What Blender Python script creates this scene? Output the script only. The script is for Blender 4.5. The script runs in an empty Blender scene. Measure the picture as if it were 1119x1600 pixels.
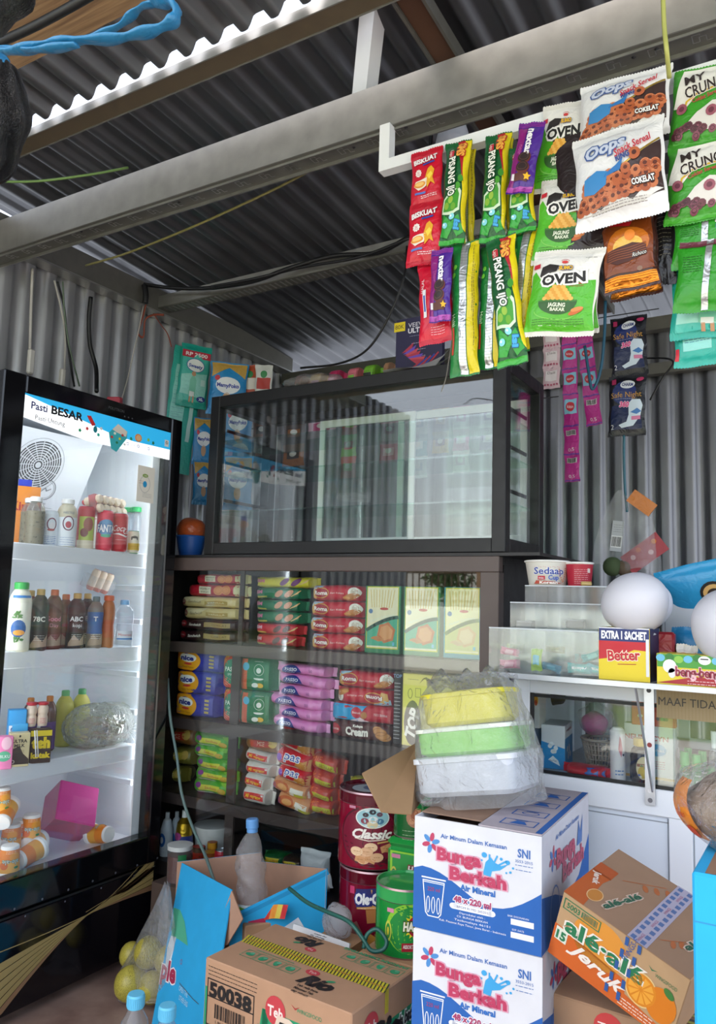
import bpy, math, random
import numpy as np
from mathutils import Vector, Matrix, Euler
from mathutils.geometry import tessellate_polygon
random.seed(7)
PI = math.pi
sc = bpy.context.scene
# ---------------------------------------------------------------- camera, sky, sun, exposure
YAW, PITCH, ROLL, FPX, HC = -0.5437, 0.1141, 0.0292, 1232.4, 1.31
_cy, _sy, _cp, _sp = math.cos(YAW), math.sin(YAW), math.cos(PITCH), math.sin(PITCH)
cw = Vector((_sy*_cp, _cy*_cp, _sp)); r0 = Vector((_cy, -_sy, 0)); u0 = r0.cross(cw)
cr = math.cos(ROLL)*r0 + math.sin(ROLL)*u0
cu = -math.sin(ROLL)*r0 + math.cos(ROLL)*u0
CAM = Vector((0, 0, HC))
cam = bpy.data.cameras.new('camera'); camo = bpy.data.objects.new('camera', cam)
sc.collection.objects.link(camo); sc.camera = camo
camo.matrix_world = Matrix.Translation(CAM) @ Matrix((cr, cu, -cw)).transposed().to_4x4()
cam.sensor_fit = 'VERTICAL'; cam.sensor_height = 36; cam.lens = FPX*36/1600; cam.clip_start = .02
sc.view_settings.view_transform = 'Standard'; sc.view_settings.look = 'None'
sc.view_settings.gamma = 1; sc.view_settings.exposure = 0.92
sc.cycles.use_denoising = True
sc.cycles.max_bounces = 14; sc.cycles.transparent_max_bounces = 24
sc.cycles.caustics_reflective = False; sc.cycles.caustics_refractive = False
wd = bpy.data.worlds.new('sky'); sc.world = wd; wd.use_nodes = True
nt = wd.node_tree; nt.nodes.clear()
sk = nt.nodes.new('ShaderNodeTexSky'); sk.sky_type = 'NISHITA'; sk.sun_disc = False
sk.sun_elevation = math.radians(58); sk.sun_rotation = math.radians(200); sk.air_density = 1.0; sk.dust_density = 3.5
mxw = nt.nodes.new('ShaderNodeMix'); mxw.data_type = 'RGBA'; mxw.inputs[0].default_value = .62
mxw.inputs[7].default_value = (2.6, 2.75, 3.0, 1)
bg = nt.nodes.new('ShaderNodeBackground'); bg.inputs[1].default_value = .40
ow = nt.nodes.new('ShaderNodeOutputWorld')
nt.links.new(sk.outputs[0], mxw.inputs[6]); nt.links.new(mxw.outputs[2], bg.inputs[0]); nt.links.new(bg.outputs[0], ow.inputs[0])
sl = bpy.data.lights.new('sun', 'SUN'); sl.energy = 8.5; sl.angle = .03; sl.color = (1, .95, .88)
slo = bpy.data.objects.new('sun', sl); sc.collection.objects.link(slo)
slo.rotation_euler = Vector((-.45, -.95, -1.35)).to_track_quat('-Z', 'Y').to_euler()

def ray(x, y): return cw + cr*((x-559.5)/FPX) - cu*((y-800)/FPX)
def at(x, y, X=None, Y=None, Z=None):
    d = ray(x, y)
    t = X/d[0] if X is not None else (Y/d[1] if Y is not None else (Z-HC)/d[2])
    return CAM + d*t
# ---------------------------------------------------------------- materials
def lin(h):
    h = h.lstrip('#'); c = [int(h[i:i+2], 16)/255 for i in (0, 2, 4)]
    return [(v/12.92 if v <= .04045 else ((v+.055)/1.055)**2.4) for v in c] + [1]
_M = {}
def M(h, kind='p'):
    """procedural materials: p print/plastic, b crinkled bag film, f foil, c cardboard, m matte, g gloss, s steel"""
    k = h+kind
    if k in _M: return _M[k]
    m = bpy.data.materials.new(k); m.use_nodes = True; n = m.node_tree; b = n.nodes['Principled BSDF']; L = n.links.new
    col = lin(h); b.inputs['Base Color'].default_value = col
    R = {'p': .45, 'b': .3, 'f': .28, 'c': .85, 'm': .9, 'g': .08, 's': .35, 'q': .5}[kind]
    b.inputs['Roughness'].default_value = R
    tc = n.nodes.new('ShaderNodeTexCoord'); nz = n.nodes.new('ShaderNodeTexNoise'); L(tc.outputs['Object'], nz.inputs['Vector'])
    if kind in 'bf':
        nz.inputs['Scale'].default_value = 34; nz.inputs['Detail'].default_value = 2.5; nz.inputs['Distortion'].default_value = 1.2
        bp = n.nodes.new('ShaderNodeBump'); bp.inputs['Strength'].default_value = .55; bp.inputs['Distance'].default_value = .006
        L(nz.outputs[0], bp.inputs['Height']); L(bp.outputs[0], b.inputs['Normal'])
        if kind == 'f': b.inputs['Metallic'].default_value = .75
    elif kind in 'cm':
        nz.inputs['Scale'].default_value = 18; nz.inputs['Detail'].default_value = 6
        mx = n.nodes.new('ShaderNodeMix'); mx.data_type = 'RGBA'
        mx.inputs[6].default_value = [c*.86 for c in col[:3]]+[1]; mx.inputs[7].default_value = [min(1, c*1.08) for c in col[:3]]+[1]
        L(nz.outputs[0], mx.inputs[0]); L(mx.outputs[2], b.inputs['Base Color'])
    elif kind == 's':
        b.inputs['Metallic'].default_value = .9
        nz.inputs['Scale'].default_value = 9; nz.inputs['Detail'].default_value = 6
        mr = n.nodes.new('ShaderNodeMapRange'); mr.inputs[3].default_value = .25; mr.inputs[4].default_value = .6
        L(nz.outputs[0], mr.inputs[0]); L(mr.outputs[0], b.inputs['Roughness'])
    else:
        nz.inputs['Scale'].default_value = 25
        mr = n.nodes.new('ShaderNodeMapRange'); mr.inputs[3].default_value = R*.8; mr.inputs[4].default_value = R*1.25
        L(nz.outputs[0], mr.inputs[0]); L(mr.outputs[0], b.inputs['Roughness'])
    _M[k] = m; return m
def MG(name, tint=(1, 1, 1), film=0.0, wrinkle=0.0, rough=.02, gloss=1.0, scale=30, ior=1.5):
    """thin clear sheet: transparent with Fresnel reflection, optional milky film and wrinkles"""
    if name in _M: return _M[name]
    m = bpy.data.materials.new(name); m.use_nodes = True; n = m.node_tree; n.nodes.clear(); L = n.links.new
    o = n.nodes.new('ShaderNodeOutputMaterial'); t = n.nodes.new('ShaderNodeBsdfTransparent'); t.inputs[0].default_value = (*tint, 1)
    g = n.nodes.new('ShaderNodeBsdfGlossy'); g.inputs['Roughness'].default_value = rough; g.inputs[0].default_value = (gloss,)*3+(1,)
    fr = n.nodes.new('ShaderNodeFresnel'); ge = n.nodes.new('ShaderNodeNewGeometry'); mrg = n.nodes.new('ShaderNodeMapRange'); mrg.inputs[3].default_value = ior; mrg.inputs[4].default_value = 1/ior; L(ge.outputs['Backfacing'], mrg.inputs[0]); L(mrg.outputs[0], fr.inputs[0])
    mx = n.nodes.new('ShaderNodeMixShader'); L(fr.outputs[0], mx.inputs[0]); L(g.outputs[0], mx.inputs[2])
    src = t.outputs[0]
    if film > 0:
        d = n.nodes.new('ShaderNodeBsdfDiffuse'); d.inputs[0].default_value = (.85, .87, .9, 1)
        tl = n.nodes.new('ShaderNodeBsdfTranslucent'); tl.inputs[0].default_value = (.85, .87, .9, 1)
        ad = n.nodes.new('ShaderNodeMixShader'); ad.inputs[0].default_value = .5; L(d.outputs[0], ad.inputs[1]); L(tl.outputs[0], ad.inputs[2])
        m2 = n.nodes.new('ShaderNodeMixShader'); m2.inputs[0].default_value = film; L(t.outputs[0], m2.inputs[1]); L(ad.outputs[0], m2.inputs[2]); src = m2.outputs[0]
    L(src, mx.inputs[1])
    if wrinkle > 0:
        tc = n.nodes.new('ShaderNodeTexCoord'); nz = n.nodes.new('ShaderNodeTexNoise'); nz.inputs['Scale'].default_value = scale
        nz.inputs['Detail'].default_value = 3; nz.inputs['Distortion'].default_value = 2.5
        bp = n.nodes.new('ShaderNodeBump'); bp.inputs['Strength'].default_value = wrinkle; bp.inputs['Distance'].default_value = .02
        L(tc.outputs['Object'], nz.inputs['Vector']); L(nz.outputs[0], bp.inputs['Height']); L(bp.outputs[0], g.inputs['Normal']); L(bp.outputs[0], fr.inputs['Normal'])
    L(mx.outputs[0], o.inputs[0]); _M[name] = m; return m
def ME(h, s):
    k = h+'e%g' % s
    if k not in _M:
        m = bpy.data.materials.new(k); m.use_nodes = True; b = m.node_tree.nodes['Principled BSDF']
        b.inputs['Base Color'].default_value = lin(h); b.inputs['Emission Color'].default_value = lin(h); b.inputs['Emission Strength'].default_value = s
        _M[k] = m
    return _M[k]
GLASS = MG('glass', (.95, .975, .965), ior=1.62); SHELFG = MG('shelf_glass', (.75, .9, .84), ior=1.7)
PET = MG('pet_plastic', (.9, .94, .97), film=.10, wrinkle=.15, rough=.08)
CLEARBAG = MG('clear_bag', (.96, .96, .96), film=.09, wrinkle=.9, rough=.12, scale=28)
MILKBAG = MG('milky_bag', (.97, .97, .97), film=.28, wrinkle=.8, rough=.2, scale=18)
ACRYL = MG('acrylic', (.95, .97, .97), film=.07, rough=.04)
# ---------------------------------------------------------------- mesh gathering
class G:
    def __init__(s): s.v = []; s.f = []; s.m = []; s.s = []; s.mats = []
    def mi(s, m):
        if isinstance(m, str): m = M(m)
        if m not in s.mats: s.mats.append(m)
        return s.mats.index(m)
    def add(s, vs, fs, m, smooth=False):
        b = len(s.v); s.v += [tuple(v) for v in vs]; i = s.mi(m)
        for f in fs: s.f.append([b+k for k in f]); s.m.append(i); s.s.append(smooth)
        return b
    def box(s, c, d, m, R=None, ch=0.0):
        hx, hy, hz = d[0]/2, d[1]/2, d[2]/2; c = Vector(c)
        if ch <= 0:
            P = [Vector((x, y, z)) for x in (-hx, hx) for y in (-hy, hy) for z in (-hz, hz)]
            F = [(0, 1, 3, 2), (4, 6, 7, 5), (0, 4, 5, 1), (2, 3, 7, 6), (0, 2, 6, 4), (1, 5, 7, 3)]
        else:
            P = []; idx = {}
            for sx in (-1, 1):
                for sy in (-1, 1):
                    for sz in (-1, 1):
                        for a in range(3):
                            p = [sx*hx, sy*hy, sz*hz]
                            for b in range(3):
                                if b != a: p[b] -= (sx, sy, sz)[b]*ch
                            idx[sx, sy, sz, a] = len(P); P.append(Vector(p))
            F = []
            for a in range(3):
                o = [k for k in range(3) if k != a]
                for sg in (-1, 1):
                    q = []
                    for t in ((-1, -1), (1, -1), (1, 1), (-1, 1)):
                        k = [0, 0, 0]; k[a] = sg; k[o[0]] = t[0]; k[o[1]] = t[1]; q.append(idx[k[0], k[1], k[2], a])
                    F.append(q)
            for a in range(3):
                o = [k for k in range(3) if k != a]
                for t in ((-1, -1), (1, -1), (1, 1), (-1, 1)):
                    q = []
                    for sg, w in ((-1, o[0]), (1, o[0]), (1, o[1]), (-1, o[1])):
                        k = [0, 0, 0]; k[a] = sg; k[o[0]] = t[0]; k[o[1]] = t[1]; q.append(idx[k[0], k[1], k[2], w])
                    F.append(q)
            for sx in (-1, 1):
                for sy in (-1, 1):
                    for sz in (-1, 1): F.append([idx[sx, sy, sz, a] for a in range(3)])
            # consistent outward winding
            F2 = []
            for q in F:
                nn = (P[q[1]]-P[q[0]]).cross(P[q[2]]-P[q[0]]); ce = sum((P[k] for k in q), Vector())
                F2.append(q if nn.dot(ce) > 0 else q[::-1])
            F = F2
        if R is not None: P = [R @ p for p in P]
        s.add([c+p for p in P], F, m)
    def bb(s, x0, x1, y0, y1, z0, z1, m, ch=0.0): s.box(((x0+x1)/2, (y0+y1)/2, (z0+z1)/2), (abs(x1-x0), abs(y1-y0), abs(z1-z0)), m, None, ch)
    def tube(s, pts, r, m, n=6, caps=True, flat=1.0):
        P = [Vector(p) for p in pts]; rr = r if isinstance(r, (list, tuple)) else [r]*len(P); vs = []; fs = []; up = None
        for i, p in enumerate(P):
            t = (P[min(i+1, len(P)-1)]-P[max(i-1, 0)]).normalized()
            if up is None: up = Vector((0, 0, 1)) if abs(t.z) < .9 else Vector((0, 1, 0))
            a = t.cross(up).normalized(); b = a.cross(t).normalized(); up = b
            for k in range(n):
                q = 2*PI*k/n; vs.append(p + a*math.cos(q)*rr[i] + b*math.sin(q)*rr[i]*flat)
        for i in range(len(P)-1):
            for k in range(n): fs.append((i*n+k, i*n+(k+1) % n, (i+1)*n+(k+1) % n, (i+1)*n+k))
        if caps: fs.append(tuple(range(n))[::-1]); fs.append(tuple((len(P)-1)*n+k for k in range(n)))
        s.add(vs, fs, m, True)
    def bar(s, a, b, w, h, m, up=(0, 0, 1)):
        a = Vector(a); b = Vector(b); t = (b-a); l = t.length; t.normalize(); u = Vector(up); x = t.cross(u).normalized(); u = x.cross(t)
        R = Matrix((x, t, u)).transposed(); s.box((a+b)/2, (w, l, h), m, R)
    def lathe(s, prof, n=24, c=(0, 0, 0), Mx=None, smooth=True):
        """prof: list of (r, z, material of the band that starts here)"""
        c = Vector(c)
        for i in range(len(prof)-1):
            r_, z_, m = prof[i]; r2, z2 = prof[i+1][:2]
            if m is None: continue
            vs = []
            for rr, zz in ((r_, z_), (r2, z2)):
                for k in range(n):
                    q = 2*PI*k/n; p = Vector((rr*math.cos(q), rr*math.sin(q), zz)); vs.append(c + (Mx @ p if Mx else p))
            s.add(vs, [(k, (k+1) % n, n+(k+1) % n, n+k) for k in range(n)], m, smooth)
    def sphere(s, c, r, m, nu=16, nv=10, sc_=(1, 1, 1), f=None):
        c = Vector(c); vs = []; fs = []
        for j in range(nv+1):
            for i in range(nu):
                a = PI*j/nv; b = 2*PI*i/nu; p = Vector((math.sin(a)*math.cos(b)*sc_[0], math.sin(a)*math.sin(b)*sc_[1], math.cos(a)*sc_[2]))*r
                vs.append(c+(f(p) if f else p))
        for j in range(nv):
            for i in range(nu): fs.append((j*nu+i, (j+1)*nu+i, (j+1)*nu+(i+1) % nu, j*nu+(i+1) % nu))
        s.add(vs, fs, m, True)
    def build(s, name, parent=None, loc=(0, 0, 0), rot=(0, 0, 0), label=None, cat=None, group=None, kind=None):
        me = bpy.data.meshes.new(name); me.from_pydata(s.v, [], s.f)
        for m in s.mats: me.materials.append(m)
        me.polygons.foreach_set('material_index', s.m); me.polygons.foreach_set('use_smooth', s.s); me.update()
        o = bpy.data.objects.new(name, me); sc.collection.objects.link(o); o.location = loc; o.rotation_euler = rot
        if parent is not None: o.parent = parent
        return tag(o, label, cat, group, kind)
def tag(o, label=None, cat=None, group=None, kind=None):
    if label: o['label'] = label
    if cat: o['category'] = cat
    if group: o['group'] = group
    if kind: o['kind'] = kind
    return o
def thing(name, label, cat, loc=(0, 0, 0), rot=(0, 0, 0), group=None):
    o = bpy.data.objects.new(name, None); o.empty_display_size = .05; sc.collection.objects.link(o); o.location = loc; o.rotation_euler = rot
    return tag(o, label, cat, group)
def dup(o, loc=None, rot=None, label=None, group=None):
    c = o.copy(); sc.collection.objects.link(c)
    if loc is not None: c.location = loc
    if rot is not None: c.rotation_euler = rot
    if label: c['label'] = label
    if group: c['group'] = group
    for ch in list(o.children):
        d = ch.copy(); sc.collection.objects.link(d); d.parent = c
        for g2 in ch.children:
            e = g2.copy(); sc.collection.objects.link(e); e.parent = d
    return c
# ---------------------------------------------------------------- printed surfaces
class S:
    """maps (x, z, off) in metres on a printed face to a 3-D point of the part"""
    def __init__(s, fn, mx=1e9): s.fn = fn; s.mx = mx
def flat(o, ux, uz):
    o = Vector(o); ux = Vector(ux).normalized(); uz = Vector(uz).normalized(); nn = ux.cross(uz)
    return S(lambda x, z, off: o+ux*x+uz*z+nn*off)
def cyl(r, z0=0, a0=0.0, c=(0, 0, 0), Mx=None):
    c = Vector(c)
    def fn(x, z, off):
        a = x/r+a0; p = Vector(((r+off)*math.sin(a), -(r+off)*math.cos(a), z+z0)); return c+(Mx @ p if Mx else p)
    return S(fn, r*.3)
def _split(P, T, mx):
    P = [tuple(p) for p in P]; work = list(T); out = []; mid = {}
    def md(a, b):
        k = (a, b) if a < b else (b, a)
        if k not in mid: mid[k] = len(P); P.append(((P[a][0]+P[b][0])/2, (P[a][1]+P[b][1])/2))
        return mid[k]
    it = 0
    while work and it < 60000:
        it += 1; t = work.pop(); e = [math.hypot(P[t[i]][0]-P[t[(i+1) % 3]][0], P[t[i]][1]-P[t[(i+1) % 3]][1]) > mx for i in range(3)]
        n = sum(e)
        if n == 0: out.append(t); continue
        a, b, c = t
        if n == 3: x, y, z = md(a, b), md(b, c), md(c, a); work += [(a, x, z), (x, b, y), (z, y, c), (x, y, z)]
        elif n == 1:
            k = e.index(True); a, b, c = t[k], t[(k+1) % 3], t[(k+2) % 3]; x = md(a, b); work += [(a, x, c), (x, b, c)]
        else:
            k = e.index(False); a, b, c = t[k], t[(k+1) % 3], t[(k+2) % 3]; x, y = md(b, c), md(c, a); work += [(a, b, x), (a, x, y), (y, x, c)]
    return P, out+work
LAY = .00035
def dec(g, sf, P, T, m, lay=1, smooth=True):
    if sf.mx < 1e8: P, T = _split(P, T, sf.mx)
    # counter-clockwise seen from outside
    T2 = []
    for t in T:
        a, b, c = (P[k] for k in t); ar = (b[0]-a[0])*(c[1]-a[1])-(b[1]-a[1])*(c[0]-a[0])
        T2.append(t if ar > 0 else (t[0], t[2], t[1]))
    g.add([sf.fn(p[0], p[1], LAY*lay) for p in P], T2, m, smooth and sf.mx < 1e8)
def poly(g, sf, P, m, lay=1):
    T = tessellate_polygon([[Vector((p[0], p[1], 0)) for p in P]]); dec(g, sf, P, [tuple(t) for t in T], m, lay)
def rect(g, sf, x, z, w, h, m, lay=1, rot=0):
    c, s_ = math.cos(rot), math.sin(rot)
    P = [(x+a*w/2*c-b*h/2*s_, z+a*w/2*s_+b*h/2*c) for a, b in ((-1, -1), (1, -1), (1, 1), (-1, 1))]
    dec(g, sf, P, [(0, 1, 2), (0, 2, 3)], m, lay)
def elps(g, sf, x, z, rx, rz, m, lay=1, n=18, rot=0, a0=0, a1=2*PI):
    c, s_ = math.cos(rot), math.sin(rot); P = []
    for k in range(n+(0 if a1-a0 > 6.28 else 1)):
        a = a0+(a1-a0)*k/n; u, v = rx*math.cos(a), rz*math.sin(a); P.append((x+u*c-v*s_, z+u*s_+v*c))
    poly(g, sf, P, m, lay)
def ring(g, sf, x, z, rx, rz, t, m, lay=1, n=20, a0=0, a1=2*PI):
    P = []; T = []
    for k in range(n+1):
        a = a0+(a1-a0)*k/n
        P += [(x+rx*math.cos(a), z+rz*math.sin(a)), (x+(rx-t)*math.cos(a), z+(rz-t)*math.sin(a))]
    for k in range(n): T += [(2*k, 2*k+1, 2*k+3), (2*k, 2*k+3, 2*k+2)]
    dec(g, sf, P, T, m, lay)
def frame(g, sf, x, z, w, h, t, m, lay=1):
    for a, b, c, d in ((0, h/2, w, t), (0, -h/2, w, t), (-w/2, 0, t, h), (w/2, 0, t, h)): rect(g, sf, x+a, z+b, c+(t if c == w else 0), d, m, lay)
def line(g, sf, P, t, m, lay=1):
    for a, b in zip(P[:-1], P[1:]):
        d = math.hypot(b[0]-a[0], b[1]-a[1])
        if d > 1e-6: rect(g, sf, (a[0]+b[0])/2, (a[1]+b[1])/2, d+t*.5, t, m, lay, math.atan2(b[1]-a[1], b[0]-a[0]))
def star(g, sf, x, z, r, m, lay=1, n=8, k=.6, rot=0):
    poly(g, sf, [(x+(r if i % 2 == 0 else r*k)*math.cos(rot+PI*i/n), z+(r if i % 2 == 0 else r*k)*math.sin(rot+PI*i/n)) for i in range(2*n)], m, lay)
_T = {}
def _text(s, bold, shear):
    k = (s, bold, shear)
    if k not in _T:
        cu_ = bpy.data.curves.new('t', 'FONT'); cu_.body = s; cu_.size = 1; cu_.offset = bold; cu_.shear = shear; cu_.resolution_u = 2; cu_.fill_mode = 'FRONT'
        ob = bpy.data.objects.new('t', cu_); me = bpy.data.meshes.new_from_object(ob)
        P = [(v.co.x, v.co.y) for v in me.vertices]; T = []
        for p in me.polygons:
            q = list(p.vertices)
            for i in range(1, len(q)-1): T.append((q[0], q[i], q[i+1]))
        bpy.data.objects.remove(ob); bpy.data.meshes.remove(me); bpy.data.curves.remove(cu_)
        xs = [p[0] for p in P]; ys = [p[1] for p in P]
        _T[k] = (P, T, min(xs), max(xs), min(ys), max(ys))
    return _T[k]
CAPH = .70
def txt(g, sf, s, x, z, h, m, lay=2, w=None, bold=0.0, shear=0.0, rot=0, ol=None, olw=.05, anchor='c', arc=0.0):
    """text centred on (x, z), cap height h, fitted to width w; ol = outline colour"""
    if not s: return
    P0, T, x0, x1, y0, y1 = _text(s, 0.0, shear); k = h/CAPH; kx = w/(x1-x0) if w else k
    xc = (x0+x1)/2 if anchor == 'c' else (x0 if anchor == 'l' else x1); c, sn = math.cos(rot), math.sin(rot)
    def mp(P):
        o = []
        for p in P:
            a, b = (p[0]-xc)*kx, (p[1]-CAPH/2)*k
            b += arc*(1-(2*a/((x1-x0)*kx))**2); o.append((x+a*c-b*sn, z+a*sn+b*c))
        return o
    if ol:
        P1, T1 = _text(s, bold+olw, shear)[:2]; dec(g, sf, mp(P1), T1, ol, lay-.5)
    P1, T1 = (_text(s, bold, shear)[:2]) if bold else (P0, T)
    dec(g, sf, mp(P1), T1, m, lay)
def lines(g, sf, x, z, w, n, dz, m, lay=1, t=.0012, seed=1, rot=0):
    rd = random.Random(seed); c, s_ = math.cos(rot), math.sin(rot)
    for i in range(n):
        u = -w/2
        while u < w/2:
            l = min(rd.uniform(.003, .010), w/2-u); rect(g, sf, x+(u+l/2)*c+i*dz*s_, z+(u+l/2)*s_-i*dz*c, l, t, m, lay, rot); u += l+.0018
def barcode(g, sf, x, z, w, h, m='1a1a1a', lay=2, seed=3, bgc='f2f2f2', rot=0):
    if bgc: rect(g, sf, x, z, w*1.12, h*1.2, bgc, lay-1, rot)
    rd = random.Random(seed); u = -w/2; c, s_ = math.cos(rot), math.sin(rot)
    while u < w/2:
        t = rd.choice((.014, .014, .03, .045))*w; rect(g, sf, x+(u+t/2)*c, z+(u+t/2)*s_, t, h, m, lay, rot); u += t+rd.choice((.015, .03))*w
# ---------------------------------------------------------------- package bodies
def pillow(g, w, h, d, m, mb=None, cr_=.012, nx=20, nz=28, seed=0, pinch=.07, side=False, wr=1.0, foldm=None, fz=None):
    """filled pillow pouch, crimped at top and bottom; front faces -Y; centre at origin. Returns its printed front and back"""
    rd = random.Random(seed); ph = [rd.uniform(0, 6.28) for _ in range(8)]; ti = h/2-cr_
    def prof(u, t):
        q = max(0.0, 1-abs(t/ti)**3.2)**.55 if abs(t) < ti else 0.0
        return q
    def fn(sgn):
        def f(x, z, off):
            u = max(-1, min(1, 2*x/w)); q = prof(u, z)
            y = d/2*q*max(0.0, 1-abs(u)**2.6)**.5
            near = 1-q
            y += wr*(.0016*math.sin(u*9+ph[0])*near + .0012*math.sin(u*17+z*60+ph[1])*near*(1 if abs(z) < ti else .3)) + wr*.0018*math.sin(z*55+u*3+ph[2])*q*(1-abs(u))
            xx = x*(1-pinch*q)+wr*.0015*math.sin(z*70+ph[3])*abs(u)
            return Vector((xx, -sgn*(max(y, .0004)+(off*1.8+.0005 if off else 0)), z+wr*.0012*math.sin(u*5+ph[4])))
        return f
    for sgn, mm in ((1, m), (-1, mb or m)):
        f = fn(sgn); vs = []; fs = []; zs = [-h/2, -ti]+[-ti+2*ti*k/(nz-2) for k in range(1, nz-2)]+[ti, h/2]
        for z in zs:
            for i in range(nx+1): vs.append(f(-w/2+w*i/nx, z, 0))
        for j in range(len(zs)-1):
            for i in range(nx):
                q = (j*(nx+1)+i, j*(nx+1)+i+1, (j+1)*(nx+1)+i+1, (j+1)*(nx+1)+i); fs.append(q if sgn > 0 else q[::-1])
        g.add(vs, fs, mm, True)
    # serrated crimp edges
    F = S(fn(1), min(w, h)/9); F.w = w; F.h = h; B = S(lambda x, z, o: fn(-1)(-x, z, o), min(w, h)/9)
    for zz, s_ in ((h/2, 1), (-h/2, -1)):
        n = max(6, int(w/.006))
        for i in range(n):
            a = -w/2+w*i/n; b = a+w/n; p = F.fn(a, zz, 0); q = F.fn(b, zz, 0); r_ = (p+q)/2+Vector((0, 0, s_*.0022)); g.add([p, q, r_], [(0, 1, 2)], m)
            if i % 2 == 0: pass
    return F, B
def crimp(g, F, w, h, c1, lay=1, e=.011, mb=None):
    for s_ in (1, -1):
        for k in range(3): rect(g, F, 0, s_*(h/2-e*(k+.6)/3), w*.985, e*.12, c1, lay)
def slab(g, w, d, h, m, ch=.002): g.box((0, 0, 0), (w, d, h), m, None, ch)
def bfaces(w, d, h, ch=0):
    """printed faces of a box centred on the origin"""
    return dict(f=flat((0, -d/2, 0), (1, 0, 0), (0, 0, 1)), b=flat((0, d/2, 0), (-1, 0, 0), (0, 0, 1)), r=flat((w/2, 0, 0), (0, 1, 0), (0, 0, 1)),
                l=flat((-w/2, 0, 0), (0, -1, 0), (0, 0, 1)), t=flat((0, 0, h/2), (1, 0, 0), (0, 1, 0)))
def catmull(P, n=8):
    P = [Vector(p) for p in P]; Q = [P[0]*2-P[1]]+P+[P[-1]*2-P[-2]]; o = []
    for i in range(1, len(Q)-2):
        a, b, c, d = Q[i-1:i+3]
        for k in range(n):
            t = k/n; o.append(.5*((2*b)+(c-a)*t+(2*a-5*b+4*c-d)*t*t+(3*b-a-3*c+d)*t**3))
    return o+[P[-1]]
def cloth(g, fn, nu, nv, m, smooth=True):
    vs = [fn(i/nu, j/nv) for j in range(nv+1) for i in range(nu+1)]
    g.add(vs, [(j*(nu+1)+i, j*(nu+1)+i+1, (j+1)*(nu+1)+i+1, (j+1)*(nu+1)+i) for j in range(nv) for i in range(nu)], m, smooth)
ORD = ['topmost', 'second from the top', 'third from the top', 'fourth from the top', 'fifth from the top', 'sixth from the top', 'seventh from the top', 'eighth from the top']
# ================================================================ the stall: walls, roof, beams
XW, YW = -2.75, 3.66
def zinc(name, base, rough=(.32, .6), metal=.85, sc1=3.0):
    m = bpy.data.materials.new(name); m.use_nodes = True; n = m.node_tree; b = n.nodes['Principled BSDF']; L = n.links.new
    tc = n.nodes.new('ShaderNodeTexCoord'); nz = n.nodes.new('ShaderNodeTexNoise'); nz.inputs['Scale'].default_value = sc1; nz.inputs['Detail'].default_value = 8
    L(tc.outputs['Object'], nz.inputs['Vector'])
    mx = n.nodes.new('ShaderNodeMix'); mx.data_type = 'RGBA'; c = lin(base); mx.inputs[6].default_value = [v*.75 for v in c[:3]]+[1]; mx.inputs[7].default_value = [min(1, v*1.2) for v in c[:3]]+[1]
    L(nz.outputs[0], mx.inputs[0]); L(mx.outputs[2], b.inputs['Base Color']); b.inputs['Metallic'].default_value = metal
    mr = n.nodes.new('ShaderNodeMapRange'); mr.inputs[3].default_value = rough[0]; mr.inputs[4].default_value = rough[1]; L(nz.outputs[0], mr.inputs[0]); L(mr.outputs[0], b.inputs['Roughness'])
    n2 = n.nodes.new('ShaderNodeTexNoise'); n2.inputs['Scale'].default_value = 7; bp = n.nodes.new('ShaderNodeBump'); bp.inputs['Strength'].default_value = .12; bp.inputs['Distance'].default_value = .02
    L(tc.outputs['Object'], n2.inputs['Vector']); L(n2.outputs[0], bp.inputs['Height']); L(bp.outputs[0], b.inputs['Normal'])
    return m
ZR = zinc('zinc_roof', '77787c'); ZW = zinc('zinc_wall', 'a8a8ac', (.3, .5), .6); ZG = zinc('galvanised', '9c9b97', (.3, .5), .7, 20); ZD = zinc('dull_or_shaded_zinc', '77756f', (.45, .7), .6, 30)  # ZD: dull zinc, also the beam underside with its shade put into the colour
def wave(t, p=.1, a=.011):
    s_ = math.sin(2*PI*t/p)+.25; return a*math.tanh(2.6*s_)
def corrug(g, O, U, V, N, lu, lv, m, p=.1, a=.011, seg=12, nv=2):
    O, U, V, N = map(Vector, (O, U, V, N)); n = int(lu/p*seg); vs = []
    for j in range(nv+1):
        for i in range(n+1):
            t = lu*i/n; vs.append(O+U*t+V*(lv*j/nv)+N*wave(t, p, a))
    g.add(vs, [(j*(n+1)+i, j*(n+1)+i+1, (j+1)*(n+1)+i+1, (j+1)*(n+1)+i) for j in range(nv) for i in range(n)], m, True)
g = G(); corrug(g, (XW, -.6, 0), (0, 1, 0), (0, 0, 1), (1, 0, 0), 4.3, 2.745, ZW); g.build('wall_left', kind='structure')
g = G(); corrug(g, (XW, YW, 0), (1, 0, 0), (0, 0, 1), (0, -1, 0), 4.6, 2.62, zinc('zinc_back', '85858b', (.3, .5), .8)); g.build('wall_back', kind='structure')
def zroof(y): return 2.725+.07*(3.66-y)
g = G(); sl_ = math.hypot(1, .07)
corrug(g, (-2.86, 3.9, zroof(3.9)), (1, 0, 0), (0, -1/sl_, .07/sl_), (0, 0, 1), 4.8, 2.32*sl_, ZR)
corrug(g, (-2.86, 1.475, 2.818), (1, 0, 0), (0, -1/sl_, .07/sl_), (0, 0, 1), 4.8, 1.65*sl_, ZR, .1, .019)
g.build('ceiling', kind='structure')
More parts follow.
